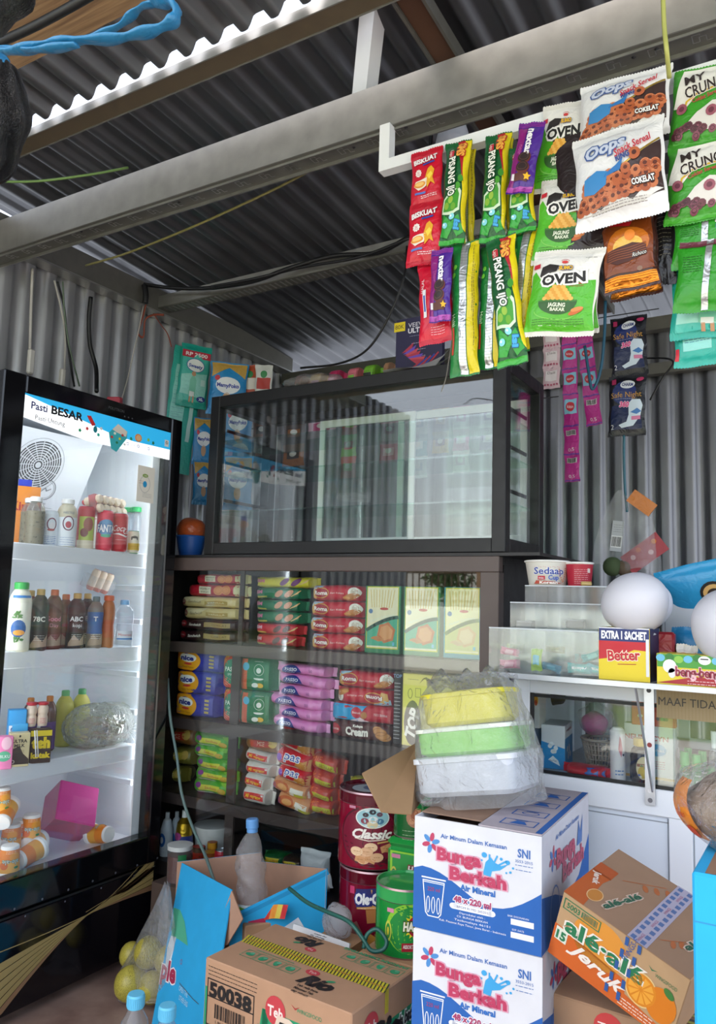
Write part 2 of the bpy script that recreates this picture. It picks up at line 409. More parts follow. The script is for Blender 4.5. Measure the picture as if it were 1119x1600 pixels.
# floor of worn red-brown cement
m = bpy.data.materials.new('floor_cement'); m.use_nodes = True; n = m.node_tree; b = n.nodes['Principled BSDF']
nz = n.nodes.new('ShaderNodeTexNoise'); nz.inputs['Scale'].default_value = 6; nz.inputs['Detail'].default_value = 12; rp = n.nodes.new('ShaderNodeValToRGB')
rp.color_ramp.elements[0].color = lin('6b5148'); rp.color_ramp.elements[1].color = lin('a68c7e'); rp.color_ramp.elements[0].position = .3; rp.color_ramp.elements[1].position = .75
tc = n.nodes.new('ShaderNodeTexCoord'); n.links.new(tc.outputs['Object'], nz.inputs['Vector']); n.links.new(nz.outputs[0], rp.inputs[0]); n.links.new(rp.outputs[0], b.inputs['Base Color']); b.inputs['Roughness'].default_value = .6
g = G(); g.bb(-2.9, 2.0, -.5, 3.9, -.1, 0, m); g.build('floor', kind='structure')
# outside: road, grass verge, wall with railings seen only as reflections
m = bpy.data.materials.new('grass_ground'); m.use_nodes = True; n = m.node_tree; b = n.nodes['Principled BSDF']
nz = n.nodes.new('ShaderNodeTexNoise'); nz.inputs['Scale'].default_value = 4; nz.inputs['Detail'].default_value = 10; rp = n.nodes.new('ShaderNodeValToRGB')
rp.color_ramp.elements[0].color = lin('4f6e2c'); rp.color_ramp.elements[1].color = lin('a3a878'); rp.color_ramp.elements[0].position = .4; rp.color_ramp.elements[1].position = .65
n.links.new(nz.outputs[0], rp.inputs[0]); n.links.new(rp.outputs[0], b.inputs['Base Color']); b.inputs['Roughness'].default_value = .9
g = G(); g.add([(-30, -30, -.115), (20, -30, -.115), (20, -5.2, -.115), (-30, -5.2, -.115)], [(0, 1, 2, 3)], m)
g.build('grass_verge', label='green roadside grass seen only as a reflection in the glass', cat='grass', kind='stuff')
g = G(); g.add([(-30, -5.2, -.1), (20, -5.2, -.1), (20, -.5, -.1), (-30, -.5, -.1)], [(0, 1, 2, 3)], M('b9b4aa', 'm')); g.build('trim_1', kind='structure')
g = G(); HW = M('f2f0ea', 'm'); RF = M('8f8a82', 'm')
g.bb(-11.5, -7.2, -8.6, -8.0, -.1, 2.3, HW); g.add([(-11.5, -8.0, 2.3), (-7.2, -8.0, 2.3), (-9.4, -8.0, 3.7), (-11.5, -8.6, 2.3), (-7.2, -8.6, 2.3), (-9.4, -8.6, 3.7)], [(0, 1, 2), (3, 5, 4), (1, 4, 5, 2), (0, 2, 5, 3)], HW)
g.bb(-9.0, -8.3, -7.99, -7.96, .2, 1.9, M('5a4638', 'm')); g.build('opposite_house', label='white gabled house across the road, reflected in the cabinet glass', cat='building')
g = G(); g.bb(-7.2, 1.0, -8.2, -8.0, .2, 1.28, HW); g.bb(-7.2, 1.0, -8.2, -8.0, -.11, .2, M('a8a49a', 'm')); g.build('wall_front', kind='structure')
g = G()
for i in range(64): g.tube([(-7.15+i*.127, -8.1, 1.285), (-7.15+i*.127, -8.1, 1.95)], .016, M('4a3628', 'm'), 5)
for z in (1.36, 1.86): g.bb(-7.2, 1.0, -8.13, -8.07, z, z+.04, M('4a3628', 'm'))
for i in range(5): g.bb(-7.2+i*2-.06, -7.2+i*2+.06, -8.16, -8.04, 1.285, 2.1, M('8a6a50', 'm'))
g.build('iron_fence', label='brown railing on the low white wall, reflected in the glass', cat='fence')
for q, (x, y, z, r) in enumerate(((-6.5, -9.6, 1.9, .55), (-5.2, -9.4, 2.0, .5), (-3.4, -9.8, 2.4, .9))):
    t = thing('tree', 'small leafy tree behind the railing, %s in the reflection' % ('left', 'middle', 'right')[q], 'tree', (x, y, -.1)); g = G(); rd = random.Random(q)
    for k in range(500):
        v = Vector((rd.gauss(0, .45), rd.gauss(0, .45), rd.gauss(0, .4)))*r; c = Vector((0, 0, z+.1))+v; a = Vector((rd.uniform(-1, 1), rd.uniform(-1, 1), rd.uniform(-1, 1))).normalized()*.07; b = a.orthogonal().normalized()*.05; g.add([c-a, c+b, c+a, c-b], [(0, 1, 2, 3)], M(('4a6a34', '5f7f3f')[k % 2]))
    g.build('foliage', t); g = G(); g.tube([(0, 0, 0), (.03, 0, z*.5), (0, 0, z)], .04, M('5a4a3a', 'm'), 7); g.build('trunk', t)
# ---- left wall plate, beams
g = G(); g.bb(XW+.012, XW+.072, .2, 3.64, 2.635, 2.75, ZD); g.bb(XW+.012, XW+.085, .2, 3.64, 2.63, 2.637, ZG)
g.build('wall_plate', label='dull metal wall plate running along the top of the left corrugated wall', cat='beam')
g = G(); YB = 1.70
g.bb(XW+.03, 1.6, YB, YB+.003, 2.565, 2.69, ZG); g.bb(XW+.03, 1.6, YB, YB+.075, 2.562, 2.566, ZD); g.bb(XW+.03, 1.6, YB, YB+.075, 2.69, 2.693, ZG)  # lit front in the lighter zinc, shaded underside painted darker
g.bb(XW+.03, 1.6, YB-.004, YB, 2.562, 2.572, ZG); g.bb(XW+.03, 1.6, YB+.070, YB+.075, 2.552, 2.575, ZG); g.bb(XW+.03, 1.6, YB+.010, YB+.013, 2.555, 2.562, ZG)
und = flat((0, YB+.04, 2.562), (-1, 0, 0), (0, 1, 0)); em = M('c9c8c4', 's')
for i in range(46):
    x = 2.6-i*.092
    line(g, und, [(x-.022, .014), (x-.010, .014), (x-.010, -.004), (x+.004, -.004), (x+.004, .012), (x+.018, .012), (x+.018, -.014), (x+.002, -.014), (x+.002, -.010)], .0022, em, 2)
for x in (-2.2, -1.75, -1.1, -.93, -.35, -.3): g.lathe([(.006, 2.5625, M('18181a')), (.0001, 2.558, M('18181a'))], 10, (x, YB+.035+.01*math.sin(x*9), 0))
g.build('roof_beam', label='large galvanised channel beam crossing the whole stall overhead, embossed underneath', cat='beam')
g = G(); YP = 2.56
g.bb(XW+.06, 1.6, YP, YP+.004, 2.66, 2.715, ZG); g.bb(XW+.06, 1.6, YP, YP+.07, 2.655, 2.66, ZD); g.bb(XW+.06, 1.6, YP+.066, YP+.07, 2.66, 2.68, ZG)
for i in range(150): g.bb(XW+.1+i*.028, XW+.108+i*.028, YP+.01, YP+.06, 2.6535, 2.655, ZG)
g.build('purlin', label='thinner galvanised purlin behind the large beam, carrying black cables', cat='beam')
g = G(); RU = zinc('rusty_steel', '6f6250', (.5, .8), .35, 25); YA = 1.50
g.bb(-2.8, 1.6, YA, YA+.06, 2.79, 2.797, RU); g.bb(-2.8, 1.6, YA-.004, YA, 2.787, 2.815, ZG); g.bb(-2.8, 1.6, YA+.06, YA+.064, 2.787, 2.81, ZG)
g.build('angle_purlin', label='rust-stained purlin under the bright gap where two roof sheets overlap', cat='beam')
g = G(); BR = zinc('rusty_beam', '5d4030', (.6, .9), .2, 14)
for a, b in ((-.895, -.83),):
    g.box(((a+b)/2, 2.1, 2.765+.07*.4), (.062, 3.0, .03), BR, Euler((-math.atan(.07), 0, 0)).to_matrix()); 
    for dx in (-.036, .036): g.box(((a+b)/2+dx, 2.1, 2.76+.07*.4), (.008, 3.0, .04), ZD, Euler((-math.atan(.07), 0, 0)).to_matrix())
g.build('rafter', label='rusty brown rafter running back under the roof behind the light bulb', cat='beam')
# back wall rail
g = G(); g.bb(XW+.03, 1.7, YW-.06, YW-.02, 2.36, 2.41, ZD); g.bb(XW+.03, 1.7, YW-.07, YW-.02, 2.56, 2.62, ZD)
g.build('wall_rail', label='dull metal rail along the back corrugated wall behind the hanging sachets', cat='beam')
# white square tubes
WT = M('e9ebee', 'p')
def tubebar(g, a, b, w): g.bar(a, b, w, w, WT, (0, 1, 0) if abs(Vector(b).x-Vector(a).x) > .1 else (0, 1, 0))
g = G(); p0 = at(562, 218, Y=1.885); p1 = at(586, -8, Y=1.63); g.bar(p0, p1, .05, .05, WT, (0, 1, .2))
g.build('square_tube', label='white square aluminium tube slanting up behind the large beam to the roof', cat='tube')
g = G(); YT = 1.70; a = at(601, 190, Y=YT); c = at(604, 262, Y=YT); zt = c.z
g.bb(c.x-.015, c.x+.015, YT-.015, YT+.015, zt-.015, 2.562, WT); g.bb(c.x+.015, 1.3, YT-.015, YT+.015, zt-.015, zt+.015, WT); g.bb(c.x+.3, 1.3, YT+.055, YT+.07, zt-.115, zt-.095, WT)
g.build('hanging_rail', label='white L-shaped square-tube rail under the beam, holding the rows of snacks', cat='rail')
# ================================================================ display fridge (faces +X)
FX = -2.19; FY0, FY1 = 1.473, 2.262; IY0, IY1 = 1.56, 2.195
BLK = M('0c0c0f', 'g'); BLKM = M('141417', 'p'); FW = M('e8edf3', 'p'); FSH = M('f0f4f9', 'p')
fr = thing('display_fridge', 'tall black glass-door display fridge full of drinks against the left wall', 'fridge', (FX, FY0, 0))
def fp(x, y, z): return (x-FX, y-FY0, z)
def fbb(g, x0, x1, y0, y1, z0, z1, m, ch=0): g.bb(x0-FX, x1-FX, y0-FY0, y1-FY0, z0, z1, m, ch)
g = G()
fbb(g, -2.72, FX-.065, FY0+.01, FY0+.05, .04, 1.99, BLKM); fbb(g, -2.72, FX-.065, FY1-.04, FY1-.01, .04, 1.99, BLKM)
fbb(g, -2.72, -2.68, FY0+.05, FY1-.04, .04, 1.99, BLKM); fbb(g, -2.68, FX-.065, FY0+.05, FY1-.04, 1.955, 1.99, BLKM); fbb(g, -2.68, FX-.065, FY0+.05, FY1-.04, .04, .33, BLKM)
g.build('cabinet_body', fr)
g = G()
fbb(g, -2.68, -2.665, FY0+.05, FY1-.04, .33, 1.955, FW); fbb(g, -2.665, FX-.065, FY0+.05, FY0+.06, .33, 1.955, FW); fbb(g, -2.665, FX-.065, FY1-.05, FY1-.04, .33, 1.955, FW)
fbb(g, -2.665, FX-.065, FY0+.06, FY1-.05, 1.94, 1.955, FW); fbb(g, -2.665, FX-.065, FY0+.06, FY1-.05, .33, .415, FW)
for i, z in enumerate((1.33, 1.20, 1.0, .86, .60)):   # moulded shelf runners on the far wall
    fbb(g, -2.62, FX-.10, FY1-.065, FY1-.05, z, z+.022, FW, .003); fbb(g, -2.62, FX-.10, FY0+.06, FY0+.075, z, z+.022, FW, .003)
g.build('liner', fr, label='white inner liner')
# evaporator cover, slanted, with round fan grille
g = G(); a = Vector((-2.655-FX, 0, 1.50)); b = Vector((-2.45-FX, 0, 1.90))
y0, y1 = IY0-FY0+.0, IY1-FY0-.10
g.add([(a.x, y0, a.z), (a.x, y1, a.z), (b.x, y1, b.z), (b.x, y0, b.z), (a.x-.0, y1, b.z), (a.x, y0, b.z)], [(0, 1, 2, 3), (3, 2, 4, 5), (1, 4, 2), (0, 3, 5)], FW)
uz = (b-a).normalized(); cov = flat((a+b)/2+Vector((0, (y0+y1)/2, 0)), (0, 1, 0), uz)
_q = at(44, 722, X=-2.57); gy = _q.y-FY0-(y0+y1)/2; gz = (_q.z-1.70)*.95; DK = M('3a3d42')
for k in range(9): ring(g, cov, gy, gz, *[.017+k*.0097]*2, .005, DK, 2, 40)
for k in range(16):
    q = 2*PI*k/16; line(g, cov, [(gy+.02*math.cos(q), gz+.02*math.sin(q)), (gy+.098*math.cos(q+.12), gz+.098*math.sin(q+.12))], .003, FW, 3)
ring(g, cov, gy, gz, .108, .108, .003, M('b8bec6'), 2, 40)
ring(g, cov, .10, .00, .042, .042, .004, M('8b9098'), 2, 28); ring(g, cov, .10, .0, .034, .034, .0015, M('8b9098'), 2, 28); line(g, cov, [(.08, -.01), (.095, .008), (.103, -.004), (.12, .006)], .004, M('8b9098'), 2)
txt(g, cov, 'COOLING', .10, -.056, .007, M('6d7178'), 2); rect(g, cov, .08, -.072, .15, .0015, M('a0a5ac'), 2)
g.build('fan_cover', fr, label='white slanted fan cover with a round grille')
def shelf(z, x0=FX-.42, lip=.052):
    g = G(); fbb(g, x0, FX-.085, IY0-.015, IY1+.0, z-.008, z, FSH); fbb(g, FX-.09, FX-.075, IY0-.02, IY1-.005, z-lip, z+.004, FSH, .003)
    for k in range(16): y = IY0+.02+k*.04; fbb(g, x0, FX-.09, y, y+.004, z-.012, z-.008, M('d0d6de'))
    g.build('shelf', fr)
SZ = [1.468, 1.118, .755]
for z in SZ: shelf(z)
# door: frame, glass, printed header, lower band, logo
g = G()
fbb(g, FX-.06, FX, FY0, IY0-.006, .335, 2.003, BLK, .004); fbb(g, FX-.06, FX, IY1+.01, FY1, .335, 2.003, BLK, .004)
fbb(g, FX-.06, FX, IY0-.006, IY1+.01, 1.945, 2.003, BLK, .004); fbb(g, FX-.06, FX, IY0-.006, IY1+.01, .335, .435, BLK, .004)
fbb(g, FX-.066, FX-.060, IY1-.022, IY1+.02, .43, 1.93, M('f4f6f8'))
fc = flat((0, 0, 0), (0, 1, 0), (0, 0, 1))
txt(g, fc, 'POLYTRON', .45, 1.974, .010, M('4a4a50'), 2)
for k in range(3): elps(g, fc, .49+k*.018, 1.957, .003, .003, M('4a4a50'), 2, 8)
for k in range(8): elps(g, fc, .08+k*.1, .345, .004, .004, M('5a5a60'), 2, 8)
g.build('door_frame', fr, label='glossy black door frame')
g = G(); fbb(g, FX-.012, FX-.008, IY0-.008, IY1+.012, .43, 1.948, MG('fridge_glass', (.97, .985, .985), film=.012)); g.build('door_glass', fr)
# header print on the glass
g = G(); hp = flat((-.006, 0, 0), (0, 1, 0), (0, 0, 1)); hx0, hx1 = IY0-FY0-.005, IY1-FY0+.01; hb = 1.838
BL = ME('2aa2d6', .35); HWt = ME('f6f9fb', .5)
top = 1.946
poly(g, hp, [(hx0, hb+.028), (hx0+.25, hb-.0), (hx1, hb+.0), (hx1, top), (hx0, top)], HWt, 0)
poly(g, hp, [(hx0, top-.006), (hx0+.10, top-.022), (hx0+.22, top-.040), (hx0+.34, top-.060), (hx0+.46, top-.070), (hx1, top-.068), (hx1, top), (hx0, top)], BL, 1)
txt(g, hp, 'Pasti', hx0+.055, 1.912, .024, M('28286a'), 3, bold=.02); txt(g, hp, 'BESAR', hx0+.165, 1.914, .027, M('16161c'), 3, w=.125, bold=.035)
txt(g, hp, 'Pasti Untung', hx0+.10, 1.876, .016, M('30303a'), 3)
poly(g, hp, [(hx0+.245, 1.925), (hx0+.262, 1.928), (hx0+.285, 1.90), (hx0+.27, 1.893)], M('d02a2a'), 3); elps(g, hp, hx0+.285, 1.884, .009, .012, M('17808c'), 3)
gl = [(hx0+.345, 1.885), (hx0+.385, 1.925), (hx0+.43, 1.905), (hx0+.43, 1.88), (hx0+.385, 1.822), (hx0+.36, 1.83)]
poly(g, hp, gl, M('3fb4bd'), 3); poly(g, hp, [(hx0+.36, 1.90), (hx0+.385, 1.925), (hx0+.43, 1.905), (hx0+.425, 1.885), (hx0+.38, 1.893)], M('e8ddd0'), 4)
for k, c in enumerate(('c63a3a', 'e8efe0', '2b7f50', 'd8d23a', 'c63a3a', 'f0f0f0')): elps(g, hp, hx0+.36+.012*k, 1.86+.018*math.sin(k*2.1)+.012, .006, .005, M(c), 5, 8)
elps(g, hp, hx0+.485, 1.893, .017, .015, M('f09a52'), 3); elps(g, hp, hx0+.485, 1.893, .012, .010, M('f6c08a'), 4)
for k, (yy, zz, c) in enumerate(((.22, 1.868, '2b9a6a'), (.25, 1.880, 'd04040'), (.30, 1.868, '2bb0a0'), (.31, 1.892, 'e8e8e8'), (.45, 1.883, '2b9a6a'), (.535, 1.895, '9ad040'), (.56, 1.888, '2b7f50'))): star(g, hp, hx0+yy, zz, .008, M(c), 3, 5)
for k in range(3): ring(g, hp, hx0+.435+k*.052, 1.862, .006, .006, .002, M('2b3a8a'), 3, 14); lines(g, hp, hx0+.462+k*.052, 1.865, .024, 2, .005, M('4a5a9a'), 3)
rect(g, hp, hx1-.02, 1.90, .022, .026, M('f2f2f2'), 3); ring(g, hp, hx1-.02, 1.902, .006, .006, .002, M('555'+'555'), 4, 10)
g.build('header_print', fr, label='blue and white printed header strip')
g = G(); g.box((-.003, .615, 1.725), (.0008, .085, .135), M('ece6da')); st = flat((-.0022, .615, 1.725), (0, 1, 0), (0, 0, 1))
ring(g, st, -.005, .0, .026, .032, .0015, M('a9a9a9'), 1, 24); elps(g, st, -.005, .0, .010, .012, M('2a9ad0'), 1); elps(g, st, -.005, .032, .014, .007, M('8aa84a'), 1); txt(g, st, '5.86', -.005, .032, .006, 'f4f4ee', 2)
lines(g, st, .008, -.035, .045, 3, .006, M('9a9a9a'), 1); lines(g, st, -.025, .01, .02, 2, .008, M('b06a4a'), 1)
g.build('energy_sticker', fr, label='square cream sticker on the door glass')
# kick panel with gold curves
g = G(); fbb(g, FX-.05, FX-.012, FY0+.005, FY1-.003, .03, .315, M('0e0d12', 'g'), .003)
kp = flat((-.012, 0, 0), (0, 1, 0), (0, 0, 1)); GD = M('a08a56', 'p'); GB = M('8d6a4c', 'p'); W_ = FY1-FY0
def curve(t, k): # a sheaf of curves pinched near the right third
    x = t*(W_-.02)+.008; xp = .62
    if t < xp: s_ = (xp-t)/xp; z = .235-.06*s_*(1+.1*k)-k*.030*s_**1.25-.05*s_**2*k/5
    else: s_ = (t-xp)/(1-xp); z = .235+.065*s_-k*.010*s_+.012*s_**2*(5-k)
    return (x, max(.034, z))
for k in range(6):
    A = [curve(i/28, k) for i in range(29)]; B = [curve(i/28, k+.90) for i in range(29)]
    P = A+B[::-1]; T = [(i, i+1, 57-i-1) for i in range(28)]+[(i, 57-i-1, 57-i) for i in range(28)]
    dec(g, kp, P, T, GD if k < 5 else GB, 1)
P = [(.5+.009*i, .255+.0006*i) for i in range(8)]
line(g, kp, [curve(i/20, -1.2) for i in range(21)], .003, GD, 1); line(g, kp, [(.47, .245), (.60, .268), (.70, .31)], .002, GD, 1)
poly(g, kp, [(.56, .262), (.66, .285), (.74, .312), (W_-.012, .312), (W_-.012, .300), (.66, .262)], GB, 1)
for k in range(5): elps(g, kp, .08+k*.15, .306, .003, .003, M('6a6a70'), 2, 8)
g.build('kick_panel', fr, label='black kick panel with gold curved lines')
for x in (-2.66, FX-.09):
    for y in (FY0+.06, FY1-.06): g = G(); g.lathe([(0, 0, BLKM), (.02, 0, BLKM), (.02, .04, BLKM), (0, .04, BLKM)], 12, fp(x, y, 0)); g.build('foot', fr)
g = G(); fbb(g, FX-.16, FX-.12, IY0+.0, IY1-.0, 1.922, 1.936, ME('f4f8ff', 1.0)); g.build('led_strip', fr)
ll = bpy.data.lights.new('fridge_led', 'AREA'); ll.shape = 'RECTANGLE'; ll.size = .5; ll.size_y = .05; ll.energy = .35; ll.color = (.93, .97, 1)
lo = bpy.data.objects.new('fridge_led', ll); sc.collection.objects.link(lo); lo.parent = fr; lo.location = fp(FX-.14, (IY0+IY1)/2, 1.915); lo.rotation_euler = (0, math.radians(12), PI/2)
l2 = bpy.data.lights.new('fridge_led_strip', 'AREA'); l2.shape = 'RECTANGLE'; l2.size = .03; l2.size_y = 1.4; l2.energy = 1.0; l2.color = (.93, .97, 1)
l2o = bpy.data.objects.new('fridge_led_strip', l2); sc.collection.objects.link(l2o); l2o.parent = fr; l2o.location = fp(FX-.070, IY1+.006, 1.2)
def aim(o, d): d = Vector(d).normalized(); z = -d; x = Vector((0, 0, 1)).cross(z).normalized(); y = z.cross(x); o.rotation_euler = Matrix((x, y, z)).transposed().to_euler()
aim(l2o, (-.8, -.6, 0))
l3o = l2o.copy(); sc.collection.objects.link(l3o); l3o.parent = fr; l3o.location = fp(FX-.070, IY0-.006, 1.2); aim(l3o, (-.8, .6, 0))
# ---------------------------------------------------------------- bottles and cans
def bottle(g, r, h, body, cap, label=None, lz=(.25, .65), neck=.42, capr=.42, waist=0.0, liq=None, ribs=False):
    """returns print surface on the label"""
    hb = h*.70; prof = [(0, 0, body), (r*.85, 0, body), (r, h*.03, body)]
    z = h*.03
    for k in range(1, 9):
        zz = h*.03+(hb-h*.03)*k/8; w = r*(1-waist*math.exp(-((zz/h-.42)/.10)**2)); 
        if ribs and k % 2: w *= .965
        inl = label and lz[0]*h <= zz-1e-6 and zz <= lz[1]*h+h*.09
        prof[-1] = (prof[-1][0], prof[-1][1], label if inl else (liq or body)); prof.append((w, zz, liq or body))
    for k in range(1, 6):
        t = k/5; prof.append((r*(neck+(1-neck)*math.cos(t*PI/2)**.8), hb+(h*.90-hb)*t, body))
    prof[-6] = (prof[-6][0], prof[-6][1], body)
    prof[-1] = (prof[-1][0], prof[-1][1], cap)
    prof += [(r*capr*1.08, h*.90, cap), (r*capr*1.08, h*.985, cap), (r*capr*.9, h, cap), (0, h, cap)]
    g.lathe(prof, 18); return cyl(r*1.01, 0, 0)
def can(g, r, h, body, top='c8ccd2'):
    t = M(top, 's') if isinstance(top, str) else top
    g.lathe([(0, 0, t), (r*.82, 0, t), (r*.84, .002, body), (r, .010, body), (r, h-.012, body), (r*.86, h-.002, t), (r*.84, h, t), (r*.80, h-.004, t), (0, h-.005, t)], 22); return cyl(r, 0, 0)
RX = (0, 0, PI/2)   # local -Y faces +X
def onshelf(o, px, py, z, X): p = at(px, py, X=X); o.location = (X, p.y, z)
z1 = SZ[0]+.001
def fput(g, name, px, X, z, label, cat, group=None, turn=0, py=None):
    y = at(px, {SZ[0]: 850, SZ[1]: 1010, SZ[2]: 1180}.get(round(z-.001, 3), 1350) if py is None else py, X=X).y
    return g.build(name, None, (X, y, z), (0, 0, PI/2-.5+turn), label, cat, group)
# shelf 1
JB = MG('cloudy_bottle', (.75, .72, .62), film=.18, rough=.05)
for px, X, lb in ((44, -2.36, 'small bottle with black basil seeds and white cap, half hidden at the fridge door edge'), (52, -2.31, 'clear drink bottle of basil seeds with white cap, left end of top fridge shelf')):
    g = G(); bottle(g, .031, .165, JB, M('eef0f2'), None, neck=.5, capr=.62, liq=M('7c7560', 'p')); rd = random.Random(px); f_ = cyl(.0315, 0, 0)
    for k in range(46): elps(g, f_, rd.uniform(-.05, .05), rd.uniform(.01, .11), .0022, .0015, M('26241e'), 1, 6)
    fput(g, 'seed_drink_bottle', px, X, z1, lb, 'bottle')
def bearcan(lb, px, X):
    g = G(); f_ = can(g, .027, .125 if px < 90 else .13, M('dfe6f0'), 'd0d6e0'); ring(g, f_, .002, .078, .017, .022, .004, M('7a2a4a'), 1, 20); elps(g, f_, .004, .072, .009, .012, M('e8e4ea'), 2); elps(g, f_, 0, .058, .012, .004, M('b03a3a'), 3)
    lines(g, f_, -.0, .035, .04, 5, .006, M('3a6ab0'), 1, .0018, px); lines(g, f_, -.03, .10, .02, 4, .012, M('3a6ab0'), 1, .0018, px+1); fput(g, 'milk_can', px, X, z1, lb, 'can')
bearcan('slim white and blue milk can beside the seed drink bottle', 76, -2.32); 
g = G(); f_ = bottle(g, .034, .172, M('cfc6ac', 'p'), M('f2f2f2'), M('e6ebf2'), (.0, .60), neck=.5, capr=.6); ring(g, f_, .0, .085, .020, .026, .004, M('6a2a4a'), 1); elps(g, f_, 0, .08, .010, .012, M('b03a4a'), 2); txt(g, f_, 'NESTLE', .0, .122, .008, M('5a6a8a'), 2); lines(g, f_, .0, .035, .05, 4, .008, M('4a78b8'), 1)
fput(g, 'milk_bottle', 102, -2.30, z1, 'white-labelled milk drink bottle with white screw cap on top fridge shelf', 'bottle')
g = G(); f_ = can(g, .030, .155, M('b8202e'), 'b8202e'); rect(g, f_, 0, .075, .06, .085, M('b6c44e'), 1); elps(g, f_, .004, .09, .018, .025, M('9a4a3a'), 2); elps(g, f_, -.01, .06, .014, .016, M('7a2a2a'), 2); rect(g, f_, 0, .018, .08, .03, M('e8dcc4'), 1)
fput(g, 'juice_can', 132, -2.30, z1, 'red-topped green fruit drink can between white milk bottle and strawberry can', 'can')
g = G(); f_ = can(g, .029, .15, M('e23a52'), 'c8ccd2'); elps(g, f_, 0, .085, .034, .030, M('6a9ac8'), 1); txt(g, f_, 'FANTA', 0, .082, .026, M('f4f6fa'), 3, w=.068, bold=.04, ol=M('28489a')); elps(g, f_, .0, .055, .02, .006, M('56b08a'), 2)
fput(g, 'soda_can', 162, -2.285, z1, 'pinkish red soda can with blue disc and white lettering on top fridge shelf', 'can')
g = G(); f_ = can(g, .028, .145, M('c00a20'), 'c8ccd2'); txt(g, f_, 'Coca', -.01, .088, .022, M('f4f0f0'), 3, shear=.35, w=.045); txt(g, f_, 'Cola', .022, .078, .020, M('f4f0f0'), 3, shear=.35, w=.03); poly(g, f_, [(-.035, .066), (-.01, .070), (.02, .060), (.035, .066), (.02, .055), (-.01, .064)], M('f4f0f0'), 2); lines(g, f_, 0, .045, .04, 1, .01, M('f0d0d0'), 1)
fput(g, 'cola_can', 186, -2.275, z1, 'plain red cola can with white script at right of top fridge shelf', 'can')
g = G(); f_ = can(g, .023, .085, M('efe6cf'), '3d9a62'); rect(g, f_, 0, .025, .055, .026, M('e6c040'), 1); poly(g, f_, [(-.014, .05), (-.014, .062), (.0, .066), (.012, .062), (.012, .05), (.008, .05), (.006, .056), (-.008, .056), (-.01, .05)], M('4a3a30'), 1); lines(g, f_, 0, .026, .04, 2, .006, M('c06a20'), 2)
fput(g, 'condensed_milk_can', 208, -2.27, z1, 'small cream and yellow can standing in front of green-capped bottles', 'can')
for k, (px, X) in enumerate(((186, -2.44), (198, -2.40), (209, -2.36))):
    g = G(); bottle(g, .026, .19, PET, M('1ea85a'), None, neck=.45, capr=.8, ribs=True)
    fput(g, 'green_cap_bottle', px, X, z1, 'clear ribbed bottle with bright green cap at back right of top fridge shelf, %s' % ('leftmost', 'middle one', 'rightmost')[k], 'bottle', 'green-capped bottles on the top fridge shelf', py=870)
g = G(); g.box((0, 0, .105), (.11, .03, .21), M('e88a1c')); f_ = flat((0, -.015, .12), (1, 0, 0), (0, 0, 1)); txt(g, f_, 'Kimol', .01, .02, .03, M('b02020'), 2, bold=.03); g.box((0, 0, .222), (.05, .02, .024), M('1a36c0'))
fput(g, 'orange_box', 30, -2.42, z1, 'orange carton with red lettering and blue top at the left of the top fridge shelf', 'box')
def pottle_pack(lb, loc, rot, grp='packs of small yoghurt drinks in the fridge'):
    t = thing('drink_pack', lb, 'drink pack', loc, rot, grp)
    CR = M('ecd9c0', 'p')
    for i in range(5):
        g = G(); 
        for j in range(2): g.lathe([(0, 0, M('c82838')), (.010, 0, M('c82838')), (.011, .008, CR), (.0165, .014, CR), (.0165, .034, CR), (.0145, .040, CR), (.0165, .046, CR), (.0165, .072, CR), (.012, .078, CR), (0, .078, CR)], 12, (i*.034-.068, j*.034-.017, 0))
        g.build('small_bottle', t)
    g = G(); g.box((0, 0, .05), (.172, .07, .028), MG('redwrap', (.85, .25, .3), film=.25)); g.build('wrap', t); return t
y = at(150, 800, X=-2.36).y; pottle_pack('wrapped pack of small cream yoghurt drinks lying over the cans on top fridge shelf', (-2.36, y, z1+.158), (math.radians(78), 0, PI/2+.2))
# price card
g = G(); g.box((0, 0, .105), (.075, .003, .21), M('d8d6c8')); f_ = flat((0, -.0016, .105), (1, 0, 0), (0, 0, 1)); frame(g, f_, 0, 0, .07, .2, .002, M('3a4a3a'), 1); lines(g, f_, 0, .08, .06, 6, .012, M('b83030'), 1, .003); rect(g, f_, .028, -.01, .01, .12, M('d8c030'), 1)
g.build('price_card', None, (-2.53, 2.185, z1+.02), (0, 0, PI/2-.7), 'small printed card standing at the back right corner of the top fridge shelf', 'card')
# shelf 2
z2 = SZ[1]+.001
g = G(); f_ = bottle(g, .036, .225, M('e6e4d2', 'p'), M('2ea84c'), M('eeecdc'), (.05, .62), neck=.55, capr=.6); elps(g, f_, -.006, .075, .024, .028, M('2a5a9a'), 2); elps(g, f_, -.004, .062, .018, .009, M('e09a3a'), 3); rect(g, f_, 0, .178, .06, .008, M('2a78c0'), 2)
for k in range(9): elps(g, f_, -.012+.01*math.cos(k), .118+.008*math.sin(k*1.7), .008, .003, M('4a7a3a'), 3, 8, k); elps(g, f_, -.005+.012*math.cos(k*2), .04+.005*math.sin(k), .006, .003, M('4a7a3a'), 3, 8, k)
fput(g, 'milk_bottle', 27, -2.29, z2, 'tall cream drink bottle with green cap at left of second fridge shelf', 'bottle')
BK = M('3a2c26', 'p'); TEA = MG('tea', (.45, .22, .12), film=.12, rough=.05)
def drink(name, px, X, r, h, body, cap, lab, lb, fn=None, z=z2, py=None, **kw):
    g = G(); f_ = bottle(g, r, h, body, cap, lab, **kw)
    if fn: fn(g, f_)
    return fput(g, name, px, X, z, lb, 'bottle', py=py)
GC = M('c9a25a', 'p'); OC = M('c85a30', 'p')
